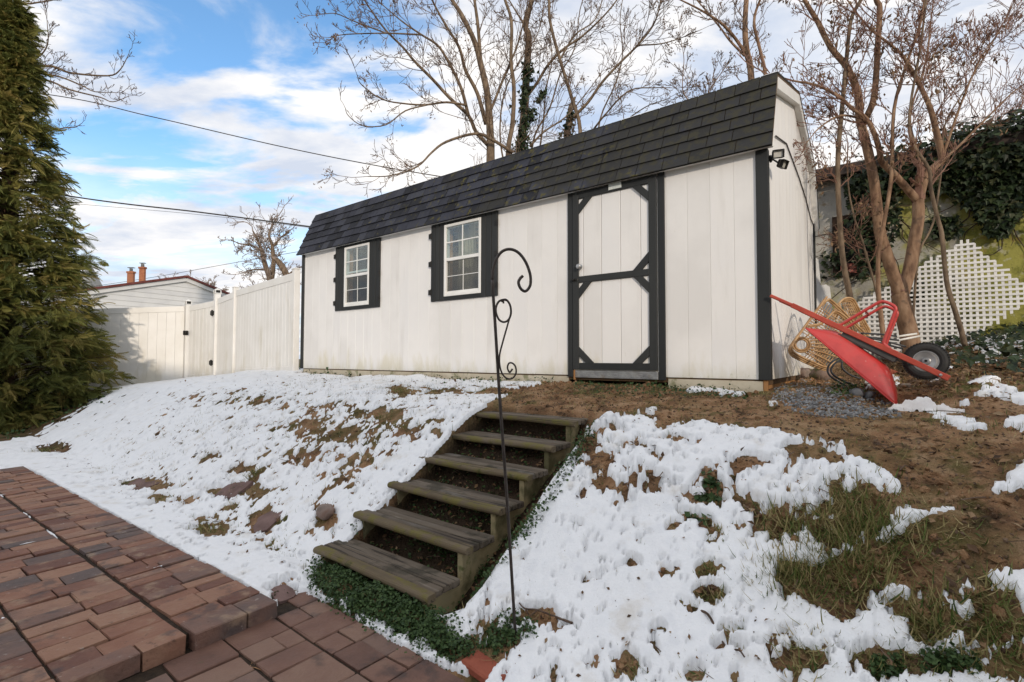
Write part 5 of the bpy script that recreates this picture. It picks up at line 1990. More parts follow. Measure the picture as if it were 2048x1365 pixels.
hub1 = (1603, 690, 4.72)
ring_end = [(1633, 655), (1650, 664), (1662, 676), (1671, 688), (1676, 700), (1672, 714), (1664, 726), (1655, 735)]
f1 = [('back_frame', [(1648, 600, 4.80), (1632, 622, 4.76), (1610, 652, 4.72), (1588, 682, 4.70), (1579, 697, 4.69), (1580, 708, 4.69), (1592, 717, 4.69), (1620, 730, 4.71), (1645, 740, 4.73), (1654, 738, 4.74), (1668, 722, 4.75), (1685, 700, 4.78)], .0095, 3),
      ('seat_frame', [(1632, 622, 4.75), (1652, 603, 4.86), (1662, 606, 4.98), (1690, 632, 5.02), (1722, 664, 5.05), (1735, 676, 5.05)], .010, 2),
      ('arm_frame', [(1613, 655, 4.68), (1640, 650, 4.66), (1655, 636, 4.66), (1668, 626, 4.68), (1684, 634, 4.70), (1700, 650, 4.74)], .009, 2)]
sp1 = [((1603 + 12 * math.cos(a), 690 - 16 * math.sin(a), 4.72), (e[0], e[1], 4.74)) for a, e in zip(np.linspace(1.0, -1.1, 8), ring_end)]
rattan((1650, 742, 4.74), 'rattan chair on its side, fan-shaped back towards the red wheelbarrow tray', f1, hub1, sp1, None,
       [(((1640, 616, 4.78), (1604, 664, 4.72)), ((1700, 655, 4.95), (1668, 705, 4.80)), 12, .0045),
        (((1652, 604, 4.86), (1700, 650, 5.02)), ((1632, 640, 4.74), (1684, 690, 4.80)), 14, .0045),
        (((1615, 675, 4.73), (1660, 680, 4.75)), ((1612, 705, 4.72), (1650, 735, 4.75)), 14, .004),
        (((1607, 716, 4.71), (1650, 738, 4.74)), ((1640, 690, 4.74), (1676, 704, 4.77)), 9, .004)])
f2 = [('back_frame', [(1668, 640, 5.15), (1672, 615, 5.12), (1684, 603, 5.12), (1698, 603, 5.14), (1706, 612, 5.16), (1722, 645, 5.20), (1734, 668, 5.22), (1728, 676, 5.2)], .010, 3),
      ('seat_frame', [(1676, 612, 5.10), (1686, 640, 5.08), (1702, 672, 5.10), (1715, 690, 5.12)], .009, 2)]
rattan((1720, 690, 5.15), 'second rattan chair mostly hidden behind the fan-backed one', f2, None, [], None,
       [(((1680, 606, 5.12), (1722, 668, 5.2)), ((1700, 604, 5.14), (1735, 668, 5.22)), 12, .0045), (((1684, 604, 5.12), (1700, 606, 5.14)), ((1712, 676, 5.16), (1732, 672, 5.22)), 5, .005)])

# folded metal frame under the barrow
fb = at(1690, 770, 4.35)
fold = empty('folding_frame', fb, 0, 'folded black tube frame with white rod ends lying behind the wheelbarrow', 'metal frame')
for pts in ([(1676, 717, 4.45), (1661, 727, 4.42), (1655, 740, 4.40), (1661, 753, 4.36), (1681, 766, 4.32), (1702, 777, 4.28)], [(1682, 720, 4.47), (1668, 729, 4.44), (1662, 741, 4.42), (1669, 752, 4.38), (1690, 764, 4.34), (1710, 772, 4.30)],
            [(1684, 724, 4.5), (1685, 737, 4.48), (1700, 750, 4.45), (1721, 758, 4.42)], [(1722, 667, 4.6), (1760, 669, 4.6), (1793, 673, 4.6)], [(1722, 674, 4.58), (1760, 677, 4.58), (1797, 681, 4.58)], [(1738, 676, 4.55), (1775, 684, 4.5), (1812, 694, 4.45)], [(1742, 682, 4.53), (1775, 690, 4.48), (1806, 698, 4.43)]):
    MB().tube(smooth_poly([at(*p) - fb for p in pts], 5), .0085, 8).build('tube', MT['black_tube'], fold, smooth=True)
for pts in ([(1793, 674, 4.6), (1833, 668, 4.62)], [(1797, 681, 4.58), (1838, 673, 4.62)]):
    MB().tube([at(*p) - fb for p in pts], .0095, 8).build('rod_end', MT['white_rod'], fold, smooth=True)

# ================================================================== TREES
def grow(mb, p, d, Ln, r, lvl, rg, up=.12, wob=.22, kids=(5, 4, 3), ang=(.5, 1.0), rmin=.003, tips=None, n=3):
    k = 5
    pts, dv = [p], unit(d)
    dirs = [dv]
    for i in range(k):
        dv = unit(dv + rg.normal(0, wob, 3) + np.array([0, 0, up]))
        p = p + dv * (Ln / k)
        pts.append(p)
        dirs.append(dv)
    mb.tube(pts, np.linspace(r, max(rmin, r * .45), k + 1), 5 if r > .02 else n, cap=False)
    if lvl <= 0:
        if tips is not None:
            tips.append((pts[-1], dirs[-1]))
        return
    nk = kids[-lvl] if lvl <= len(kids) else kids[0]
    for c in range(nk):
        f = rg.uniform(.2, 1.0)
        i = min(k - 1, int(f * k))
        b = pts[i] + (pts[i + 1] - pts[i]) * (f * k - i)
        a = rg.uniform(*ang)
        pe = unit(np.cross(dirs[i], rg.normal(0, 1, 3)))
        nd = dirs[i] * math.cos(a) + pe * math.sin(a)
        grow(mb, b, nd, Ln * rg.uniform(.35, .62) * (1.15 - .45 * f), max(rmin, r * .5), lvl - 1, rg, up, wob, kids, ang, rmin, tips, n)
    if tips is not None:
        tips.append((pts[-1], dirs[-1]))


def li_first(l_):
    return len(l_) > 3


def tree(name, base, label, cat_group, limbs, bark, twig, seed, side, seeds=0, trunk_n=1, rmin=.004, mesh_n=3):
    """limbs: list of (pixel polyline, r0, r1, depth0, depth1, side branch density per metre, level, length)"""
    rg = np.random.default_rng(seed)
    b = np.asarray(base, float)
    t = empty(name, b, 0, label, 'tree', cat_group)
    crown = MB()
    tips = []
    group_thin = cat_group == 'trees in front of the mossy wall' and li_first(limbs)
    DENS = 1.65 if mesh_n == 3 and rmin > .004 else 1.35
    f_lo = .12 if rmin > .004 else .42
    for li, (px, r0, r1, y0, y1, dens, lvl, ln) in enumerate(limbs):
        kpt = len(px)
        P = np.array([at(u, v, y0 + (y1 - y0) * i / (kpt - 1)) for i, (u, v) in enumerate(px)]) - b
        S = smooth_poly(P, 4)
        m = len(S)
        S = S + np.cumsum(rg.normal(0, r0 * .06, S.shape), 0) * .4 * np.linspace(0, 1, m)[:, None] * .5
        thin = .82 if group_thin else 1.0
        rad_ = np.linspace(r0, r1, m) * thin * (1 + .015 * rg.normal(0, 1, m))
        MB().tube(S, rad_, 9 if r0 > .03 else 6).build('trunk' if li < trunk_n else 'limb', bark, t, smooth=True)
        seg = np.linalg.norm(np.diff(S, axis=0), axis=1)
        tot = seg.sum()
        cum = np.concatenate([[0], np.cumsum(seg)])
        for c in range(int(tot * dens * DENS)):
            f = rg.uniform(f_lo, 1.0) * tot
            i = min(m - 2, int(np.searchsorted(cum, f) - 1))
            p = S[i] + (S[i + 1] - S[i]) * ((f - cum[i]) / max(1e-6, seg[i]))
            T = unit(S[i + 1] - S[i])
            pe = rg.normal(0, 1, 3)
            pe[1] *= .7
            pe = unit(np.cross(T, unit(np.cross(T, pe))))
            a = rg.uniform(.45, 1.05)
            grow(crown, p, T * math.cos(a) + pe * math.sin(a), ln * rg.uniform(.45, 1.1) * (1.15 - .5 * f / tot), max(rmin, min(rad_[i] * .40, .011 if rmin > .004 else .0075)), lvl, rg, *side, rmin=rmin, tips=tips, n=mesh_n)
        grow(crown, S[-1], unit(S[-1] - S[-2]), ln * .9, max(rmin, r1 * .9), lvl, rg, *side, rmin=rmin, tips=tips, n=mesh_n)
    o = crown.build('crown', twig, t)
    if seeds and tips:
        sdm = MB()
        idx = rg.choice(len(tips), min(seeds, len(tips)), replace=False)
        for q in idx:
            p, d_ = tips[q]
            k = rg.integers(5, 14)
            pos = p + rg.normal(0, .05, (k, 3)) + np.array([0, 0, -.05])
            R = frames(rg.normal(0, 1, (k, 3)), np.tile([0, 0, -1.0], (k, 1)), rg, .5)
            sdm.inst([(0, 0, 0), (-.22, .5, .05), (0, 1, 0), (.22, .5, -.05)], [[(0, 1, 2, 3)]], pos, R, rg.uniform(.03, .075, k), rg.random(k))
        tag(sdm.build('seed_clusters', MT['seed'], t, attr=True), kind='stuff')
    return t


SIDE = (.09, .13, (5, 4, 3), (.45, 1.0))
TY = 12.6
tb = lambda u, Y: np.array([at(u, 700, Y)[0], Y, gz(at(u, 700, Y)[0], Y)])
tree('bare_tree', tb(981, TY), 'wide bare tree whose limbs sweep left above the middle of the shed roof', 'bare trees behind the shed', [
    ([(982, 720), (981, 500), (981, 325), (981, 281), (978, 223), (974, 182), (962, 129), (949, 82), (925, 32), (905, 0), (870, -60)], .13, .04, TY, TY, 1.2, 2, 1.5),
    ([(978, 293), (952, 264), (937, 232), (899, 196), (864, 158), (829, 123), (805, 94), (770, 59), (738, 15), (715, -20)], .055, .012, TY, TY - 1.6, 2.6, 2, 1.25),
    ([(972, 249), (955, 188), (931, 141), (919, 97), (893, 53), (873, 18), (850, -30)], .055, .018, TY, TY - .8, 2.2, 2, 1.3),
    ([(937, 232), (922, 176), (896, 123), (875, 91), (843, 70), (805, 44), (764, 9)], .045, .010, TY - .5, TY - 1.6, 2.8, 2, 1.1),
    ([(1025, 305), (981, 278), (949, 268), (893, 284), (864, 305), (834, 334), (782, 352), (735, 354)], .045, .008, TY, TY - 2.2, 2.4, 2, .9),
    ([(934, 211), (893, 205), (852, 210), (811, 208), (764, 199), (723, 170), (714, 150)], .028, .007, TY - .6, TY - 2.0, 2.6, 2, .8),
    ([(860, 209), (811, 222), (772, 250), (726, 252), (697, 232), (690, 215)], .018, .006, TY - 1.2, TY - 2.2, 2.6, 1, .6),
    ([(843, 70), (773, 67), (694, 69), (656, 76)], .020, .006, TY - 1.3, TY - 2.4, 3.0, 2, .7),
    ([(773, 67), (711, 44), (673, 28), (645, 29)], .016, .006, TY - 1.6, TY - 2.4, 3.0, 2, .6),
    ([(962, 129), (956, 53), (949, 0), (945, -40)], .05, .03, TY, TY, 2.0, 2, 1.3),
    ([(978, 230), (1010, 150), (1035, 90), (1050, 30), (1060, -20)], .035, .012, TY, TY + .8, 2.4, 2, 1.2)],
    MT['bark'], MT['twig'], 31, SIDE, seeds=150, rmin=.0052)
TB = 13.2
iv_tree = tree('bare_tree', tb(1042, TB), 'bare tree with an ivy-wrapped trunk behind the shed roof', 'bare trees behind the shed', [
    ([(1040, 720), (1041, 500), (1042, 305), (1048, 234), (1053, 146), (1057, 73), (1051, 53), (1063, 0), (1070, -50)], .15, .05, TB, TB, 1.0, 2, 1.5),
    ([(1014, 500), (1016, 311), (1025, 249), (1028, 176), (1022, 123), (1023, 44), (1010, 0), (1000, -40)], .07, .03, TB - .5, TB - .8, 1.6, 2, 1.3),
    ([(1056, 190), (1075, 165), (1097, 129), (1129, 97), (1164, 73), (1205, 35), (1234, 0), (1250, -30)], .045, .012, TB, TB - 1.0, 2.6, 2, 1.2),
    ([(1051, 53), (1030, 20), (1000, -30)], .03, .012, TB, TB, 2.0, 2, 1.2),
    ([(1059, 294), (1088, 264), (1132, 234), (1170, 190), (1200, 150)], .03, .008, TB - .6, TB - 1.2, 2.6, 2, 1.0),
    ([(1075, 330), (1086, 250), (1092, 180), (1104, 120), (1100, 60), (1110, -20)], .026, .010, TB + .6, TB + .8, 2.2, 2, 1.0),
    ([(1060, 330), (1070, 270), (1100, 215), (1120, 150), (1150, 95), (1160, 20), (1180, -40)], .028, .010, TB + .3, TB + .2, 2.4, 2, 1.0),
    ([(1190, 340), (1200, 240), (1230, 170), (1245, 110), (1240, 40), (1250, -30)], .024, .009, TB + .3, TB, 2.6, 2, .9),
    ([(1010, 340), (1000, 270), (1008, 190), (1040, 120), (1075, 70), (1090, 0)], .024, .009, TB - .2, TB - .4, 2.4, 2, .9)],
    MT['bark'], MT['twig'], 32, SIDE, seeds=90, rmin=.0052)
TC = 12.2
tree('bare_tree', tb(1165, TC), 'slim leaning bare tree just right of the ivy-wrapped trunk', 'bare trees behind the shed', [
    ([(1168, 720), (1166, 450), (1161, 267), (1144, 199), (1117, 111), (1100, 44), (1098, 0), (1096, -40)], .055, .03, TC, TC, 2.0, 2, 1.2),
    ([(1147, 234), (1176, 205), (1205, 164), (1240, 126), (1275, 91), (1305, 53), (1319, 15), (1325, -20)], .04, .012, TC, TC - .8, 2.8, 2, 1.1),
    ([(1275, 91), (1322, 88), (1363, 76), (1404, 59)], .018, .006, TC - .5, TC - 1.0, 3.0, 2, .7),
    ([(1188, 258), (1211, 229), (1258, 182), (1311, 176), (1343, 176)], .026, .007, TC, TC - 1.2, 3.0, 2, .9),
    ([(1195, 330), (1240, 255), (1290, 215), (1330, 200)], .024, .007, TC, TC - 1.2, 3.0, 2, .8),
    ([(1120, 120), (1150, 70), (1190, 40), (1210, -20)], .026, .01, TC, TC, 2.6, 2, 1.0)],
    MT['bark'], MT['twig'], 33, SIDE, seeds=80, rmin=.0052)
TI = 11.6
tree('bare_tree', tb(1500, TI), 'bare tree rising behind the high right end of the shed roof', 'bare trees behind the shed', [
    ([(1512, 720), (1508, 400), (1503, 165), (1493, 100), (1490, 50), (1493, -10), (1494, -60)], .085, .05, TI, TI, 1.0, 2, 1.2),
    ([(1492, 108), (1465, 70), (1440, 45), (1400, 20), (1350, -5)], .04, .014, TI, TI - .8, 2.2, 2, .9),
    ([(1489, 112), (1460, 82), (1440, 55), (1415, 25), (1385, -10)], .03, .014, TI, TI + .6, 2.2, 2, .9),
    ([(1535, 330), (1532, 165), (1520, 100), (1508, 45), (1520, 0), (1540, -40)], .045, .02, TI - .3, TI - .5, 1.8, 2, 1.0),
    ([(1430, 330), (1430, 210), (1415, 190), (1440, 150), (1470, 110)], .022, .007, TI + .5, TI + .5, 4.0, 2, .8),
    ([(1380, 330), (1380, 215), (1365, 180), (1368, 120), (1362, 80)], .018, .006, TI + .5, TI + .4, 3.5, 2, .7)],
    MT['bark_red'], MT['twig'], 34, SIDE, seeds=120, rmin=.006)

# ivy climbing the wrapped trunk and a stub beside it
mb = MB()
ti = np.random.default_rng(44)
for (ctr, y, n, wd) in (([(1042, 330), (1045, 300), (1046, 260), (1050, 200), (1054, 150), (1055, 122)], TB - .16, 620, (20, 9)), ([(1131, 300), (1134, 270), (1140, 235), (1142, 222)], TB - .3, 230, (17, 5)), ([(1075, 205), (1090, 180)], TB - .1, 60, (7, 6)), ([(1060, 240), (1068, 215)], TB - .2, 60, (8, 6))):
    ctr = np.array(ctr, float)
    f = ti.random(n) * (len(ctr) - 1)
    i = np.minimum(f.astype(int), len(ctr) - 2)
    c = ctr[i] + (ctr[i + 1] - ctr[i]) * (f - i)[:, None]
    w = wd[0] + (wd[1] - wd[0]) * f / (len(ctr) - 1)
    c[:, 0] += ti.normal(0, 1, n) * w * .55
    P = np.array([at(a, b, y + ti.normal(0, .09)) for a, b in c]) - np.array(iv_tree.location)
    R = frames(np.tile([0, -1.0, .3], (n, 1)), np.tile([0, 0, -1.0], (n, 1)), ti, .7)
    mb.inst(LEAF_V, LEAF_F, P, R, ti.uniform(.07, .13, n), ti.random(n))
tag(mb.build('trunk_ivy', MT['ivy_leaf'], iv_tree, attr=True), 'dark ivy wrapped round the trunk', kind='stuff')
stub = at(1132, 300, TB - .3)
MB().tube([np.array([stub[0] - .02, TB - .3, gz(stub[0], TB)]) - np.array(iv_tree.location), at(1134, 270, TB - .3) - np.array(iv_tree.location), at(1141, 215, TB - .3) - np.array(iv_tree.location), at(1150, 195, TB - .3) - np.array(iv_tree.location)], [.10, .09, .06, .03], 8).build('limb', MT['bark'], iv_tree, smooth=True)

# trees in front of the mossy wall
SIDE2 = (.11, .14, (6, 5, 4), (.4, 1.1))
TJ = 6.05
G2 = 'trees in front of the mossy wall'
tree('forked_tree', [at(1822, 690, TJ)[0], TJ, gz(at(1822, 690, TJ)[0], TJ)], 'reddish bare tree with a thick forked trunk in front of the lattice', G2, [
    ([(1827, 712), (1823, 690), (1815, 650), (1806, 612), (1801, 588)], .125, .115, TJ, TJ, 0, 1, .3),
    ([(1803, 600), (1788, 556), (1770, 500), (1759, 460), (1748, 364), (1732, 286), (1719, 236), (1716, 189), (1695, 135), (1662, 94), (1635, 40), (1611, 0), (1595, -40)], .088, .022, TJ, TJ - .3, 3.6, 2, .8),
    ([(1803, 596), (1819, 540), (1830, 480), (1837, 440), (1837, 400)], .085, .075, TJ, TJ, .8, 1, .5),
    ([(1837, 404), (1813, 377), (1786, 347), (1763, 324), (1759, 303), (1749, 270), (1733, 239), (1702, 216), (1679, 195), (1635, 172), (1584, 162)], .055, .012, TJ, TJ - .5, 5.0, 2, .8),
    ([(1837, 404), (1851, 354), (1874, 330), (1884, 317), (1874, 270), (1864, 229), (1854, 202), (1834, 162), (1813, 125), (1793, 101), (1740, 60)], .060, .014, TJ, TJ - .3, 5.0, 2, .9),
    ([(1733, 236), (1749, 189), (1756, 84), (1760, 17), (1753, 0), (1745, -50)], .045, .03, TJ - .2, TJ - .2, 4.2, 2, .8),
    ([(1884, 317), (1900, 270), (1925, 200), (1960, 120), (2000, 60)], .024, .006, TJ - .1, TJ - .4, 7.0, 2, .8),
    ([(1880, 325), (1910, 300), (1960, 250), (2020, 190), (2060, 160)], .022, .006, TJ - .1, TJ - .4, 7.0, 2, .8),
    ([(1851, 354), (1834, 300), (1820, 230), (1850, 130), (1862, 40), (1870, -20)], .022, .008, TJ, TJ + .3, 5.5, 2, .7),
    ([(1719, 236), (1680, 232), (1640, 255), (1610, 290)], .020, .005, TJ - .2, TJ - .5, 6.0, 2, .5)],
    MT['bark_red'], MT['twig_red'], 51, SIDE2, seeds=90, trunk_n=1, rmin=.0032)
tb2 = lambda u, v, Y: np.array([at(u, v, Y)[0], Y, gz(at(u, v, Y)[0], Y)])
for (lab, px, r0, r1, Y, dens, sd_) in (
        ('straight brown sapling nearest the shed corner, rising past the old window', [(1706, 690), (1704, 630), (1699, 590), (1690, 546), (1682, 482), (1675, 337), (1684, 216), (1692, 128), (1702, 40), (1722, 0), (1735, -40)], .038, .016, 5.9, 3.6, 61),
        ('thinnest sapling, leaning across the dark window right of the straight sapling', [(1766, 690), (1755, 595), (1740, 537), (1722, 475), (1710, 440), (1698, 385), (1694, 320)], .017, .008, 6.1, 3.0, 62),
        ('crooked slender sapling just left of the forked trunk', [(1768, 700), (1765, 660), (1757, 585), (1757, 511), (1769, 440), (1783, 350), (1788, 219), (1813, 128), (1837, 60), (1849, 0), (1856, -40)], .028, .012, 5.75, 3.8, 63),
        ('leaning sapling standing in front of the middle of the lattice sheet', [(1930, 692), (1922, 660), (1908, 615), (1893, 562), (1884, 472), (1876, 440), (1862, 380), (1857, 337), (1823, 283), (1820, 219), (1840, 100), (1850, 20), (1855, -30)], .030, .010, 5.6, 3.6, 64),
        ('thin sapling branching away right from behind the forked trunk', [(1826, 640), (1836, 515), (1858, 466), (1868, 440), (1875, 400), (1884, 330), (1890, 250), (1930, 180), (2000, 60), (2030, 0)], .016, .006, 6.3, 5.0, 65)):
    b = tb2(px[0][0], px[0][1], Y)
    tree('sapling', b, lab, G2, [(px, r0, r1, Y, Y - .15, dens, 2, .6)], MT['bark'] if sd_ != 63 else MT['bark_red'], MT['twig_red'], sd_, SIDE2, seeds=20, rmin=.003)
# a thicket of long shoots over the right wall
sh_o = on_plane(2000, 560, WALL_D + 1.4)
rg = np.random.default_rng(71)
mb = MB()
for k in range(46):
    u, v = rg.uniform(1890, 2180), rg.uniform(260, 400)
    p = on_plane(u, v, WALL_D + rg.uniform(.3, 1.6)) - sh_o
    grow(mb, p, np.array([rg.normal(.25, .5), rg.normal(-.1, .3), rg.uniform(.5, 1.2)]), rg.uniform(.6, 1.7), .008, 2, rg, .06, .15, (5, 3, 3), (.35, .9), .003)
tk = mb.build('brushwood', MT['twig_red'])
tk.location = sh_o
tag(tk, 'thicket of long reddish shoots rising behind the ivy-topped wall', 'brushwood', kind='stuff')

# small pollarded tree beyond the fence, hazy trees at the horizon
TD = 30.0
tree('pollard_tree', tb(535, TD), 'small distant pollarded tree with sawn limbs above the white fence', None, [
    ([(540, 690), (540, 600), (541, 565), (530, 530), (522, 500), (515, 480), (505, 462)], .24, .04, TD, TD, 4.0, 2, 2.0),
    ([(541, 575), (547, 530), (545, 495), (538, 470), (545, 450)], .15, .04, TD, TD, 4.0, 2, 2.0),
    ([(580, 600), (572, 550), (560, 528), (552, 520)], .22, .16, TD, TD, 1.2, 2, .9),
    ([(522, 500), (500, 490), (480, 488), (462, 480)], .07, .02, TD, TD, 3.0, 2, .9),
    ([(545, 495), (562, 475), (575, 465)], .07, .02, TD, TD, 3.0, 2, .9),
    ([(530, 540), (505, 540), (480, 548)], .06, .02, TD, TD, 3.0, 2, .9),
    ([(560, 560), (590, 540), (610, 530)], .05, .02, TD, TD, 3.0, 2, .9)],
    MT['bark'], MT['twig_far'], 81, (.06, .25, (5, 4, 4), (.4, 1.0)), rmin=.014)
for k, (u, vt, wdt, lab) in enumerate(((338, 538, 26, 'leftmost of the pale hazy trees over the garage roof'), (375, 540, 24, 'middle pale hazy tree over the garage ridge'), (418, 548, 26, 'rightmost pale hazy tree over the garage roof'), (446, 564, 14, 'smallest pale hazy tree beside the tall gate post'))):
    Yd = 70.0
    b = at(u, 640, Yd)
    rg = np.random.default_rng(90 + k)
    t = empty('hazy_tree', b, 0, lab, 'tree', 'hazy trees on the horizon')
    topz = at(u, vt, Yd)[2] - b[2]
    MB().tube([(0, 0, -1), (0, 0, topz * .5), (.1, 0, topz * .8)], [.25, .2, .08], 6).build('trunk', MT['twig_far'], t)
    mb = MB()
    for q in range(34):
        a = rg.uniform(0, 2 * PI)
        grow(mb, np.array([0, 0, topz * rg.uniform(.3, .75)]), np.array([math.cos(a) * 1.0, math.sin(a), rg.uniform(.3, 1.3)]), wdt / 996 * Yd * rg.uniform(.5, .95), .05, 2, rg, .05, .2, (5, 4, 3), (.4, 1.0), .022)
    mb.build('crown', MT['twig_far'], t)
# thin branches reaching out behind the evergreen
TL = 15.0
tree('bare_tree', [at(-160, 700, TL)[0], TL, -1.0], 'bare tree whose thin branches reach out from behind the evergreen', 'bare trees behind the shed', [
    ([(-160, 720), (-150, 400), (-130, 100), (-120, -80)], .16, .06, TL, TL, .6, 2, 1.2),
    ([(-140, 250), (-20, 150), (90, 132), (140, 146), (215, 152), (240, 140), (258, 108)], .05, .008, TL, TL - 1, 2.2, 2, .7),
    ([(-140, 250), (0, 150), (100, 150), (160, 170), (190, 184), (240, 186)], .04, .007, TL, TL - 1, 2.2, 2, .7),
    ([(-140, 280), (0, 170), (85, 160), (140, 180), (200, 195), (225, 204), (258, 192)], .04, .007, TL, TL - 1, 2.2, 2, .6),
    ([(-140, 240), (20, 130), (70, 118), (95, 90), (94, 40)], .04, .007, TL, TL - 1, 2.6, 2, .8),
    ([(-140, 180), (0, 20), (60, 8), (108, 0), (120, -10)], .04, .007, TL, TL - 1, 2.2, 1, .5),
    ([(-140, 400), (60, 280), (120, 258), (150, 255), (165, 246)], .03, .006, TL, TL - 1, 2.2, 1, .5)],
    MT['bark'], MT['twig'], 95, (.10, .22, (4, 3, 3), (.45, 1.0)), rmin=.006)

# ================================================================== EVERGREEN
CX, CY = -10.25, 10.0
cb = np.array([CX, CY, gz(CX, CY)])
cedar = empty('evergreen_tree', cb, 0, 'tall dense olive green conifer with drooping sprays at the left edge', 'tree')
MB().tube([(0, 0, -.2), (.05, 0, 3), (0, .05, 6), (0, 0, 8.6)], [.22, .17, .10, .02], 10).build('trunk', MT['cedar_bark'], cedar, smooth=True)
rc = np.random.default_rng(17)
# one spray: a flat fan of narrow blades along a drooping stem
SV, SF = [], []
nb_ = 9
for k in range(nb_):
    t = k / (nb_ - 1)
    y = .12 + .80 * t
    zc_ = -.30 * y * y
    for sgn in (-1, 1):
        L_ = (.44 - .30 * t) * (1 if k else .8)
        dx_, dy_ = sgn * L_ * .80, L_ * .75
        i0 = len(SV)
        SV += [(0, y - .012, zc_), (dx_ * .5 - sgn * .0, y + dy_ * .5 - .045, zc_ - .03), (dx_, y + dy_, zc_ - .09), (dx_ * .5, y + dy_ * .5 + .045, zc_ - .02)]
        SF.append((i0, i0 + 1, i0 + 2, i0 + 3))
i0 = len(SV)
SV += [(-.02, 0, 0), (.02, 0, 0), (.03, .9, -.25), (0, 1.22, -.46), (-.03, .9, -.25)]
SF4 = [tuple(f) for f in SF] + [(i0, i0 + 1, i0 + 2, i0 + 4)]
SF3 = [(i0 + 2, i0 + 3, i0 + 4)]


def cedar_R(z):
    return float(np.interp(z, [-.3, .2, 1.35, 2.55, 4.05, 5.7, 7.4, 9.0], [1.75, 2.14, 1.80, 1.42, 1.08, .70, .28, .03]))


fol, wood = MB(), MB()
PS, DS_, SC, RN = [], [], [], []
nbr = 1150
for k in range(nbr):
    z = 8.6 * (rc.random() ** 1.22) - .05
    a = rc.uniform(0, 2 * PI)
    if math.sin(a) > .45 and rc.random() < .6:
        a = -a
    Rr = cedar_R(z) * rc.uniform(.80, 1.06) * (1 + .07 * math.sin(a * 3 + z * 1.9) + .05 * math.sin(a * 7 + z * 4.3))
    d0 = np.array([math.cos(a), math.sin(a), 0])
    base_r = rc.random()
    up_ = rc.uniform(.15, .55)
    z0_ = z - up_ * Rr * .45
    pts = np.array([d0 * Rr * t + np.array([0, 0, z0_ + Rr * up_ * (t - .45 * t * t)]) for t in np.linspace(.05, 1, 7)])
    pts[:, 2] = np.maximum(pts[:, 2], .05)
    wood.tube(pts, np.linspace(.018, .004, 7), 4, cap=False)
    ns = int(30 * max(.45, Rr / 2.0))
    sd_v = np.array([-d0[1], d0[0], 0])
    for q in range(ns):
        t = .40 + .60 * rc.random() ** .6
        f = min(5.999, t * 6)
        i = int(f)
        p = pts[i] + (pts[i + 1] - pts[i]) * (f - i)
        dd = d0 * rc.uniform(.5, 1.1) + sd_v * rc.normal(0, .55) + np.array([0, 0, rc.normal(-.05, .38)])
        PS.append(p + rc.normal(0, .06, 3))
        DS_.append(dd)
        SC.append(rc.uniform(.17, .30))
        RN.append(np.clip(.55 * base_r + .45 * rc.random() + (t - .85) * .5, 0, 1))
PS, DS_, SC, RN = np.array(PS), np.array(DS_), np.array(SC), np.array(RN)
DS_ /= np.linalg.norm(DS_, axis=1)[:, None]
nrm_ = rc.normal(0, .55, DS_.shape) + np.array([0, 0, 1.0])
nrm_ -= DS_ * (nrm_ * DS_).sum(1)[:, None]
nrm_ /= np.linalg.norm(nrm_, axis=1)[:, None]
PS[:, 2] = np.maximum(PS[:, 2], .12)
Rm = np.stack([np.cross(DS_, nrm_), DS_, nrm_], 2)
fol.inst(SV, [SF4, SF3], PS, Rm, SC, RN)
fo = fol.build('foliage', MT['cedar_leaf'], cedar, attr=True)
tag(fo, kind='stuff')
tag(wood.build('branches', MT['cedar_bark'], cedar), kind='stuff')

# ================================================================== GROUND COVER, LITTER, SMALL THINGS
WGT = RR.ravel() ** 2


def scatter(mask, n, rg, jit=.6):
    w = WGT * mask
    i = rg.choice(len(GX), n, p=w / w.sum())
    cell = RR.ravel()[i] * (ang[1] - ang[0])
    x, y = GX[i] + rg.normal(0, 1, n) * cell * jit, GY[i] + rg.normal(0, 1, n) * cell * jit
    return x, y, i


BLADE_V = [(-.5, 0, 0), (.5, 0, 0), (-.42, .35, .06), (.42, .35, .06), (-.28, .7, .0), (.28, .7, .0), (0, 1, -.14)]
BLADE_F = [[(0, 1, 3, 2), (2, 3, 5, 4)], [(4, 5, 6)]]


def blades(mb, x, y, z, rg, ln, wd, lean=.6, rn=None, flow=None):
    n = len(x)
    az = rg.uniform(0, 2 * PI, n)
    le = np.abs(rg.normal(lean, .3, n))
    d_ = np.stack([np.cos(az) * np.sin(le), np.sin(az) * np.sin(le), np.cos(le)], 1)
    if flow is not None:
        d_ = d_ + flow
        d_ /= np.linalg.norm(d_, axis=1)[:, None]
    sdv = np.stack([-np.sin(az), np.cos(az), np.zeros(n)], 1)
    nm = np.cross(sdv, d_)
    nm /= np.linalg.norm(nm, axis=1)[:, None] + 1e-9
    sdv = np.cross(d_, nm)
    R = np.stack([sdv, d_, nm], 2)
    mb.inst(BLADE_V, BLADE_F, np.stack([x, y, z], 1), R, np.stack([wd, ln, ln], 1), rn if rn is not None else rg.random(n))


rgx = np.random.default_rng(101)
open_soil = (SNW < .03) & (GDD > 1.64) & ~((GXL > -7.4) & (GXL < .06) & (GDD > 4.63) & (GDD < 8.0)) & ~in_foot
# short grass and weed tips wherever the snow has gone
m1 = open_soil * (.15 + green * 1.6) * (1 - .85 * path) * (RR.ravel() < 9)
gr = MB()
x, y, i = scatter(m1, 10000, rgx)
blades(gr, x, y, GZ[i] - .005, rgx, rgx.uniform(.012, .045, len(x)), rgx.uniform(.0022, .0045, len(x)), 1.0)
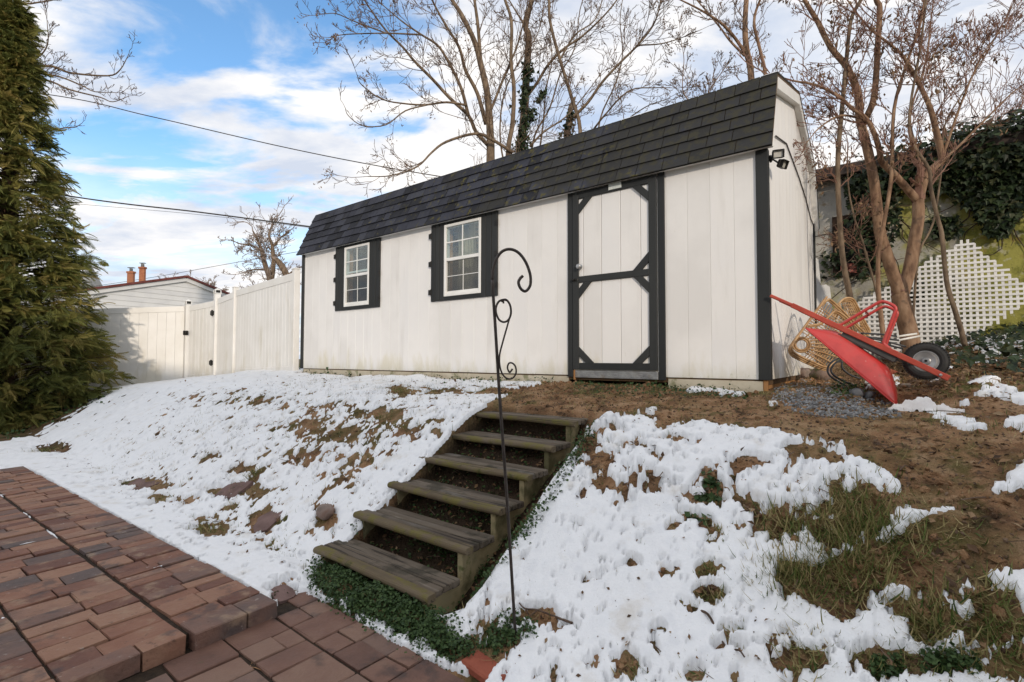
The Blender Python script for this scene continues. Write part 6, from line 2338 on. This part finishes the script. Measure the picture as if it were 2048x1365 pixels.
# path: sparse moss and straw
m2 = open_soil * path * (GU > 1000)
x, y, i = scatter(m2, 5000, rgx)
blades(gr, x, y, GZ[i] - .003, rgx, rgx.uniform(.012, .05, len(x)), rgx.uniform(.0018, .0035, len(x)), 1.25)
# flattened dead straw on all bare soil
x, y, i = scatter(open_soil * (RR.ravel() < 8) * (.4 + .6 * (GU > 1000)), 9000, rgx)
blades(gr, x, y, GZ[i] + .002, rgx, rgx.uniform(.03, .11, len(x)), rgx.uniform(.0016, .0036, len(x)), 1.5, rgx.uniform(.62, 1.0, len(x)))
# blades poking from the holes of the snow
m3 = ((SNW > -.35) & (SNW < .16) & (GDD > 1.66) & ~in_foot & ~((GXL > -7.4) & (GXL < .06) & (GDD > 4.63))).astype(float) * (RR.ravel() < 8)
x, y, i = scatter(m3, 12000, rgx)
blades(gr, x, y, GZ[i] - .004, rgx, rgx.uniform(.02, .07, len(x)), rgx.uniform(.002, .004, len(x)), .75)
# strong tufts
for (u, v, n, ln, sp) in ((1565, 1040, 170, .15, .07), (1600, 1055, 120, .13, .08), (1690, 1050, 240, .17, .10), (1735, 1085, 190, .16, .09), (1655, 1095, 150, .15, .09), (1790, 1070, 120, .15, .08), (1850, 1100, 100, .13, .09), (1740, 1000, 150, .12, .08), (1690, 975, 90, .11, .07), (1560, 1145, 160, .16, .05), (1610, 1160, 220, .17, .08),
                           (1680, 1160, 190, .16, .09), (1730, 1165, 110, .13, .06), (1855, 1250, 180, .13, .06), (1875, 1290, 90, .11, .05), (1980, 1245, 170, .14, .08), (2020, 1290, 150, .13, .07), (1610, 1345, 130, .12, .06), (1760, 1350, 150, .08, .08), (1820, 1340, 100, .07, .05), (1950, 1330, 90, .09, .06),
                           (1415, 1142, 60, .06, .03), (1432, 1190, 70, .09, .03), (1470, 1270, 40, .07, .02), (1380, 1355, 60, .08, .04), (1268, 1340, 60, .07, .03), (415, 1057, 140, .09, .05), (325, 1003, 60, .07, .05), (505, 955, 60, .09, .03), (555, 1085, 50, .07, .05), (95, 900, 120, .10, .12), (60, 905, 60, .10, .1),
                           (465, 1012, 50, .06, .03), (760, 832, 60, .09, .06), (800, 790, 80, .10, .06), (690, 1100, 40, .05, .05), (570, 1060, 40, .06, .04), (590, 1100, 40, .06, .04), (1440, 1055, 50, .07, .03), (1520, 1120, 40, .07, .03)):
    p = on_ground(u, v)
    n = int(n * 1.35)
    x, y = p[0] + rgx.normal(0, sp, n), p[1] + rgx.normal(0, sp, n)
    zz, _, _ = surf_z(x, y)
    blades(gr, x, y, zz - .006, rgx, ln * .80 * rgx.uniform(.5, 1.15, n), rgx.uniform(.0040, .0075, n), .95, np.clip(rgx.normal(.58, .28, n), 0, 1), np.array([-.25, -.35, -.15]))
go_ = gr.build('grass', MT['grass'], attr=True)
tag(go_, 'short winter grass and tufts standing in the bare patches', 'grass', kind='stuff')

# creeping plants round the steps and along the shed foot
CLV = [(0, 0, 0), (-.5, .4, .10), (0, 1, .05), (.5, .4, .10)]
CLF = [[(0, 1, 2, 3)]]
cp = MB()
rk = np.random.default_rng(55)
for poly, n, s0, s1, hgt in (([(612, 1160), (635, 1120), (700, 1150), (800, 1190), (842, 1215), (870, 1235), (885, 1270), (930, 1290), (950, 1320), (900, 1320), (830, 1292), (760, 1258), (680, 1220), (625, 1185)], 7500, .010, .020, .055),
                             ([(700, 1050), (780, 1080), (900, 1130), (900, 1150), (760, 1100), (700, 1080)], 900, .010, .02, .04),
                             ([(780, 1000), (980, 1060), (975, 1085), (850, 1050)], 900, .010, .02, .05), ([(850, 930), (1040, 990), (1040, 1010), (880, 960)], 500, .01, .02, .05),
                             ([(925, 1165), (985, 1130), (1050, 1060), (1100, 1000), (1130, 930), (1160, 890), (1185, 850), (1195, 860), (1165, 930), (1120, 1000), (1070, 1070), (1000, 1140), (945, 1180)], 1500, .012, .024, .06),
                             ([(985, 1255), (1050, 1240), (1075, 1290), (1030, 1300), (985, 1320), (960, 1300)], 800, .010, .02, .04),
                             ([(1145, 765), (1320, 770), (1500, 788), (1500, 798), (1300, 790), (1150, 778)], 700, .015, .03, .04), ([(610, 742), (720, 748), (720, 752), (612, 748)], 150, .03, .06, .08), ([(560, 738), (600, 740), (600, 745), (560, 744)], 70, .03, .06, .08),
                             ([(850, 752), (1000, 756), (1110, 760), (1110, 768), (1000, 764), (850, 758)], 420, .018, .035, .05),
                             ([(1395, 985), (1440, 988), (1438, 1004), (1400, 1002)], 60, .02, .04, .04), ([(1370, 1030), (1415, 1038), (1410, 1048), (1375, 1045)], 50, .02, .04, .04), ([(1410, 955), (1440, 958), (1440, 972), (1412, 970)], 40, .02, .04, .04),
                             ([(1740, 1335), (1800, 1330), (1810, 1365), (1740, 1380)], 350, .010, .02, .03), ([(1840, 1330), (1960, 1335), (1960, 1370), (1850, 1370)], 400, .010, .02, .03), ([(1660, 770), (1730, 780), (1720, 800), (1660, 790)], 260, .015, .03, .04),
                             ([(545, 1200), (560, 1185), (585, 1190), (580, 1200)], 60, .01, .02, .02), ([(0, 830), (120, 805), (220, 790), (160, 820), (40, 870), (0, 880)], 700, .03, .06, .06)):
    q = sample_poly(poly, n, rk)
    P = np.array([on_ground(a, b) for a, b in q[:min(n, 1500)]])
    if n > 1500:
        e_ = rk.choice(len(P), n - len(P))
        P = np.concatenate([P, P[e_] + rk.normal(0, .03, (len(e_), 3)) * [1, 1, 0]])
    zz, _, sz = surf_z(P[:, 0], P[:, 1])
    P[:, 2] = zz + rk.random(len(P)) ** 1.5 * hgt * (1 + .5 * fbm(P[:, 0], P[:, 1], 9, 2, 3)) + .004
    R = frames(np.tile([0, -.25, 1.0], (len(P), 1)), rk.normal(0, 1, (len(P), 3)), rk, .6)
    cp.inst(CLV, CLF, P, R, rk.uniform(s0, s1, len(P)), rk.random(len(P)))
o = cp.build('ground_cover', MT['sedum'], attr=True)
tag(o, 'low creeping green plants round the steps and at the shed foot', 'ground cover', kind='stuff')

# ivy creeping over the bank below the lattice
ib = MB()
for poly, n in (([(1840, 655), (1900, 668), (1960, 672), (2048, 640), (2200, 600), (2200, 690), (2048, 690), (1960, 705), (1880, 705), (1830, 690)], 1500), ([(1900, 720), (2048, 700), (2200, 700), (2200, 780), (2048, 760), (1920, 745)], 420), ([(1690, 640), (1740, 660), (1820, 670), (1830, 690), (1740, 690)], 300)):
    q = sample_poly(poly, n, rk)
    P = np.array([on_ground(a, b) for a, b in q])
    P[:, 2] += rk.random(n) * .16
    P[:, 1] = np.minimum(P[:, 1], 9.2)
    R = frames(np.tile([-.2, -.6, .9], (n, 1)), np.tile([-.3, -.8, -.4], (n, 1)), rk, .55)
    ib.inst(LEAF_V, LEAF_F, P, R, rk.uniform(.04, .085, n), rk.random(n))
o = ib.build('ground_ivy', MT['ivy_leaf'], attr=True)
tag(o, 'dark ivy creeping over the bank below the white lattice', 'ivy', kind='stuff')

# dead leaves
lt = MB()
litter_zone = (SNW < .05) & (GDD > 1.66) & ~((GXL > -7.4) & (GXL < .06) & (GDD > 4.63))
mz = litter_zone * (sstep(GXL, .2, 1.2) * sstep(GDD, 3.9, 5.0) * 1.0 + .35 * (GU > 1150) * (GV > 880) + .10 * (GU < 950) + .35 * in_stairs * 0 + .02) * (RR.ravel() < 11)
x, y, i = scatter(mz, 12000, rk)
P = np.stack([x, y, GZ[i] + .006 + rk.random(len(x)) * .012], 1)
R = frames(np.tile([0, 0, 1.0], (len(x), 1)), rk.normal(0, 1, (len(x), 3)), rk, .45)
lt.inst([(0, 0, 0), (-.30, .45, .10), (0, 1, .02), (.30, .45, .14), (0, .5, 0)], [[(0, 4, 2, 1), (0, 3, 2, 4)]], P, R, rk.uniform(.018, .055, len(x)), rk.random(len(x)))
lt_o = lt.build('leaf_litter', MT['litter'], attr=True)
tag(lt_o, 'brown dead leaves scattered under the trees and on bare soil', 'leaves', kind='stuff')

# twiggy debris and straw
tw = MB()
x, y, i = scatter(mz + .02 * litter_zone * (RR.ravel() < 6), 1500, rk)
for a, b, k in zip(x, y, i):
    th_ = rk.uniform(0, 2 * PI)
    l = rk.uniform(.05, .22)
    c = np.array([a, b, GZ[k] + .010])
    dv = np.array([math.cos(th_), math.sin(th_), rk.normal(0, .12)])
    tw.tube([c - dv * l / 2, c + rk.normal(0, .012, 3) + [0, 0, .008], c + dv * l / 2], rk.uniform(.0012, .0032), 3, cap=False)
tag(tw.build('twig_litter', MT['twig'], None), 'fine broken twigs strewn over the bare bank', 'twigs', kind='stuff')

# specks of dirt and leaf on the snow, grass tips through it
dn = MB()
ms = ((SNW > .03) & (GDD > 1.5)).astype(float) * (RR.ravel() < 9) * (.35 + sstep(fbm(GX, GY, 3.0, 4, 121), -.2, .5))
x, y, i = scatter(ms, 3600, rk)
P = np.stack([x, y, SZ[i] + .002], 1)
R = frames(np.tile([0, -.3, 1.0], (len(x), 1)), rk.normal(0, 1, (len(x), 3)), rk, .35)
dn.inst([(0, 0, 0), (-.30, .45, .10), (0, 1, .02), (.30, .45, .14), (0, .5, 0)], [[(0, 4, 2, 1), (0, 3, 2, 4)]], P, R, .004 + .022 * rk.random(len(x)) ** 4, rk.random(len(x)))
tag(dn.build('debris', MT['litter'], attr=True), 'dark specks of dirt and leaf strewn over the snow', 'debris', kind='stuff')
ug = MB()
x, y, i = scatter((in_stairs > .6).astype(float), 1500, rk)
P = np.stack([x, y, GZ[i] + .03 * rk.random(len(x)) ** 2], 1)
R = frames(np.tile([0, -.25, 1.0], (len(x), 1)), rk.normal(0, 1, (len(x), 3)), rk, .6)
ug.inst(CLV, CLF, P, R, rk.uniform(.010, .026, len(x)), rk.random(len(x)))
tag(ug.build('weeds', MT['sedum'], attr=True), 'small weeds growing in the shade under the treads', 'weeds', kind='stuff')
ds = MB()
x, y, i = scatter((in_stairs > .6).astype(float), 900, rk)
P = np.stack([x, y, GZ[i] + .008], 1)
R = frames(np.tile([0, -.2, 1.0], (len(x), 1)), rk.normal(0, 1, (len(x), 3)), rk, .5)
ds.inst([(0, 0, 0), (-.30, .45, .10), (0, 1, .02), (.30, .45, .14), (0, .5, 0)], [[(0, 4, 2, 1), (0, 3, 2, 4)]], P, R, rk.uniform(.012, .04, len(x)), rk.random(len(x)))
tag(ds.build('fallen_leaves', MT['litter'], attr=True), 'fallen leaves under the treads of the steps', 'leaves', kind='stuff')

# gravel by the shed corner, pebbles on the bare soil
gv = MB()
q = sample_poly([(1545, 775), (1600, 752), (1660, 765), (1720, 790), (1790, 815), (1800, 830), (1720, 838), (1640, 830), (1580, 815), (1545, 800)], 1500, rk)
P = np.array([on_ground(a, b) for a, b in q])
zz, _, _ = surf_z(P[:, 0], P[:, 1])
P[:, 2] = zz + .003
tv, tf = ICO[0]
R = frames(rk.normal(0, 1, P.shape), rk.normal(0, 1, P.shape), rk, .5)
gv.inst(tv, [tf], P, R, np.stack([rk.uniform(.006, .017, len(P)), rk.uniform(.006, .015, len(P)), rk.uniform(.004, .009, len(P))], 1), rk.random(len(P)))
tag(gv.build('gravel', MT['gravel'], attr=True), 'loose grey gravel spread before the shed corner', 'gravel', kind='stuff')
pb_ = MB()
x, y, i = scatter(open_soil * (RR.ravel() < 7) * (GU > 980), 4200, rk)
P = np.stack([x, y, GZ[i] + .001], 1)
R = frames(rk.normal(0, 1, P.shape), rk.normal(0, 1, P.shape), rk, .5)
pb_.inst(tv, [tf], P, R, np.stack([rk.uniform(.003, .012, len(P)) for _ in range(3)], 1), rk.random(len(P)))
tag(pb_.build('pebbles', MT['pebble'], attr=True), 'small brown stones in the bare soil', 'pebbles', kind='stuff')


cl_ = MB()
x, y, i = scatter(open_soil * (RR.ravel() < 6.5) * (GU > 1000) * (.25 + .75 * (1 - path)) * (.2 + sstep(fbm(GX, GY, 2.6, 4, 141), -.3, .5)), 4200, rk)
P = np.stack([x, y, GZ[i] + .001], 1)
R = frames(rk.normal(0, 1, P.shape), rk.normal(0, 1, P.shape), rk, .5)
sz_ = .004 + .020 * rk.random(len(P)) ** 2.5
cl_.inst(tv * (1 + .25 * rk.normal(0, 1, (len(tv), 1))), [tf], P, R, np.stack([sz_ * rk.uniform(.7, 1.3, len(P)) for _ in range(3)], 1))
tag(cl_.build('soil_clods', MT['soil']), 'crumbly brown clods on the bare bank', 'soil', kind='stuff')


def rock(u, v, s, mat, label, cat, sink=.3, group=None, name='rock', seed=0):
    r = np.random.default_rng(seed)
    p = on_ground(u, v)
    zz, _, _ = surf_z(p[0], p[1])
    mb = MB()
    V, Fc = ICO[2]
    V = V * (1 + .22 * (fbm(V[:, 0] * 2 + seed, V[:, 1] * 2 + V[:, 2], 1.1, 3, seed))[:, None])
    V = np.sign(V) * np.abs(V) ** .8
    mb.add(V * np.asarray(s), Fc)
    o = mb.build(name, mat, smooth=True)
    o.location = (p[0], p[1], float(zz) + s[2] * (1 - sink))
    o.rotation_euler = (r.normal(0, .2), r.normal(0, .2), r.uniform(0, 6))
    return tag(o, label, cat, group)


rock(650, 1030, (.060, .055, .052), MT['rock'], 'brown mossy rock sitting in the snow left of the steps', 'rock', .15, seed=1)
rock(1712, 797, (.050, .036, .038), MT['grey_rock'], 'larger grey stone under the tipped wheelbarrow tray', 'stone', .3, 'grey stones by the wheelbarrow', seed=2)
rock(1738, 802, (.042, .032, .024), MT['grey_rock'], 'smaller flat grey stone right of the larger one', 'stone', .3, 'grey stones by the wheelbarrow', seed=3)
rock(1813, 778, (.055, .045, .030), MT['rock'], 'mossy stone below the wheelbarrow wheel', 'stone', .35, None, seed=4)
rock(1612, 752, (.10, .08, .09), MT['rock'], 'rough brown stone by the shed wall under the rattan chair', 'stone', .2, 'brown stones under the rattan chair', seed=5)
rock(1640, 757, (.11, .08, .08), MT['rock'], 'wider brown stone right of the one by the shed wall', 'stone', .2, 'brown stones under the rattan chair', seed=6)


def flag(u, v, su, sv, mat, label, seed, name='stepping_stone', lift=.012, cat='stepping stone', rot=0.0):
    r = np.random.default_rng(seed)
    p = on_ground(u, v)
    n = 11
    th_ = np.linspace(0, 2 * PI, n, endpoint=False)
    rr = 1 + r.uniform(-.14, .14, n)
    pol = [(su * math.copysign(abs(math.cos(t)) ** .6, math.cos(t)) * k, sv * math.copysign(abs(math.sin(t)) ** .6, math.sin(t)) * k) for t, k in zip(th_, rr)]
    o = MB().prism(pol, 2, -.05, 0).build(name, mat)
    e = .06
    nx_ = -(gz(p[0] + e, p[1]) - gz(p[0] - e, p[1])) / (2 * e)
    ny_ = -(gz(p[0], p[1] + e) - gz(p[0], p[1] - e)) / (2 * e)
    q = Vector((nx_, ny_, 1)).to_track_quat('Z', 'Y')
    o.rotation_euler = (q.to_matrix() @ Matrix.Rotation(rot, 3, 'Z')).to_euler()
    zz, _, _ = surf_z(p[0], p[1])
    o.location = (p[0], p[1], max(float(zz), p[2]) + lift)
    return tag(o, label, cat, 'stepping stones in the snow')


flag(287, 974, .23, .15, MT['flagstone'], 'widest flat reddish stepping stone, half buried in snow left of the others', 11)
flag(465, 985, .16, .10, MT['flagstone'], 'narrow muddy stepping stone farther from the walk edge', 12, rot=.4)
flag(534, 1044, .10, .11, MT['flagstone'], 'square reddish stepping stone nearest the rock', 13, rot=.5)
flag(566, 1192, .055, .06, MT['flagstone'], 'small reddish stone at the corner of the brick walk', 14)
fr_ = on_ground(972, 1342)
o = MB().box((-.11, -.055, -.04), (.11, .055, 0), .008).build('loose_brick', MT['terracotta'])
o.location, o.rotation_euler = (fr_[0], fr_[1], fr_[2] + .018), (.03, .05, -.75)
tag(o, 'loose orange-red brick at the snow edge near the patio', 'brick')
fr_ = on_ground(1805, 752)
o = MB().box((-.09, -.045, -.02), (.09, .045, .045), .006).build('loose_brick', MT['terracotta'])
o.location, o.rotation_euler = (fr_[0] - .05, fr_[1] + .1, fr_[2] + .01), (.1, .2, .5)
tag(o, 'broken red brick lying behind the wheelbarrow wheel', 'brick')


def stick(px, r0, label, mat, lift=.012, extra=()):
    P = []
    for (u, v) in px:
        p = on_ground(u, v)
        zz, sn_, sz = surf_z(p[0], p[1])
        P.append([p[0], p[1], max(float(zz), float(sz) if sn_ > 0 else -9) + lift])
    P = np.array(P)
    o0 = P[0].copy()
    mb = MB()
    mb.tube(smooth_poly(P - o0, 4), np.linspace(r0, r0 * .5, (len(P) - 1) * 4 + 1), 6)
    for (i, u, v, h_) in extra:
        q = on_ground(u, v)
        mb.tube([P[i] - o0, (P[i] - o0 + q - o0) / 2 + np.array([0, 0, h_]), q - o0 + np.array([0, 0, h_])], [r0 * .6, r0 * .45, r0 * .3], 5)
    o = mb.build('stick', mat, smooth=True)
    o.location = o0
    return tag(o, label, 'stick', 'fallen sticks')


stick([(1394, 1221), (1416, 1250), (1437, 1275), (1455, 1308), (1478, 1338), (1490, 1350)], .006, 'long dark stick lying on the snow in the right foreground', MT['stick'])
stick([(1145, 1253), (1110, 1242), (1075, 1236), (1050, 1228), (1038, 1224)], .0055, 'branching dead stick in the snow beside the hook pole', MT['stick'], .02, ((2, 1040, 1260, .01), (3, 1060, 1250, .02)))
stick([(484, 1352), (500, 1335), (510, 1318), (535, 1303), (563, 1291)], .0045, 'pale orange twig lying on the lower patio bricks', MT['pale_stick'], .012, ((2, 545, 1312, .01), (1, 522, 1345, .008)))
stick([(245, 1361), (300, 1345), (335, 1325)], .003, 'thin straw stalk on the patio by the raised walk', MT['pale_stick'], .012)

# thin lines of snow caught in the joints of the walk
js = MB()
rj = np.random.default_rng(77)
for k in range(20):
    e0_ = rj.uniform(.3, 5.0)
    q0_ = rj.choice([.415, .88, 1.355])
    ln_ = rj.uniform(.06, .34)
    if k % 4 == 0:
        q0_ = rj.uniform(.05, 1.3)
        a_ = EDGE0 + E_DIR * e0_ + n_d * q0_
        b_ = a_ + n_d * ln_
    else:
        a_ = EDGE0 + E_DIR * e0_ + n_d * q0_
        b_ = a_ + E_DIR * ln_
    zt_ = -1.116 if k % 4 else -1.106
    nn_ = 7
    P_ = np.array([[*(a_ + (b_ - a_) * t), zt_ + rj.normal(0, .002)] for t in np.linspace(0, 1, nn_)])
    js.tube(P_, (.009 if k % 4 else .005) * np.sqrt(np.clip(np.sin(np.linspace(.12, PI - .12, nn_)) * rj.uniform(.5, 1, nn_), .02, 1)), 7)
tag(js.build('snow', MT['snow'], smooth=True), 'thin lines of snow caught between the bricks of the walk', 'snow', kind='stuff')

# a rag with snow on it beside the tray
rg = np.random.default_rng(5)
p0 = on_ground(1850, 822)
gx_, gy_ = np.meshgrid(np.linspace(-.19, .19, 46), np.linspace(-.055, .055, 20))
hz = .075 * np.clip(fbm(gx_ + 3, gy_, 14, 4, 3) * .8 + .45, 0, 1) * np.sqrt(np.clip(1 - (gx_ / .195) ** 2 - (gy_ / .058) ** 2, 0, 1))
ca_, sa_ = math.cos(-.62), math.sin(-.62)
X, Y = p0[0] + gx_ * ca_ - gy_ * sa_, p0[1] + gx_ * sa_ + gy_ * ca_
zz, _, _ = surf_z(X.ravel(), Y.ravel())
Z = zz.reshape(X.shape) + hz - .012 + .02 * (hz > 0)
o = MB().add(np.stack([X - p0[0], Y - p0[1], Z - p0[2]], -1).reshape(-1, 3), grid_faces(20, 46)).build('rag', MT['cloth'], smooth=True)
o.location = p0
tag(o, 'crumpled off-white rag on the ground by the wheelbarrow tray', 'rag')
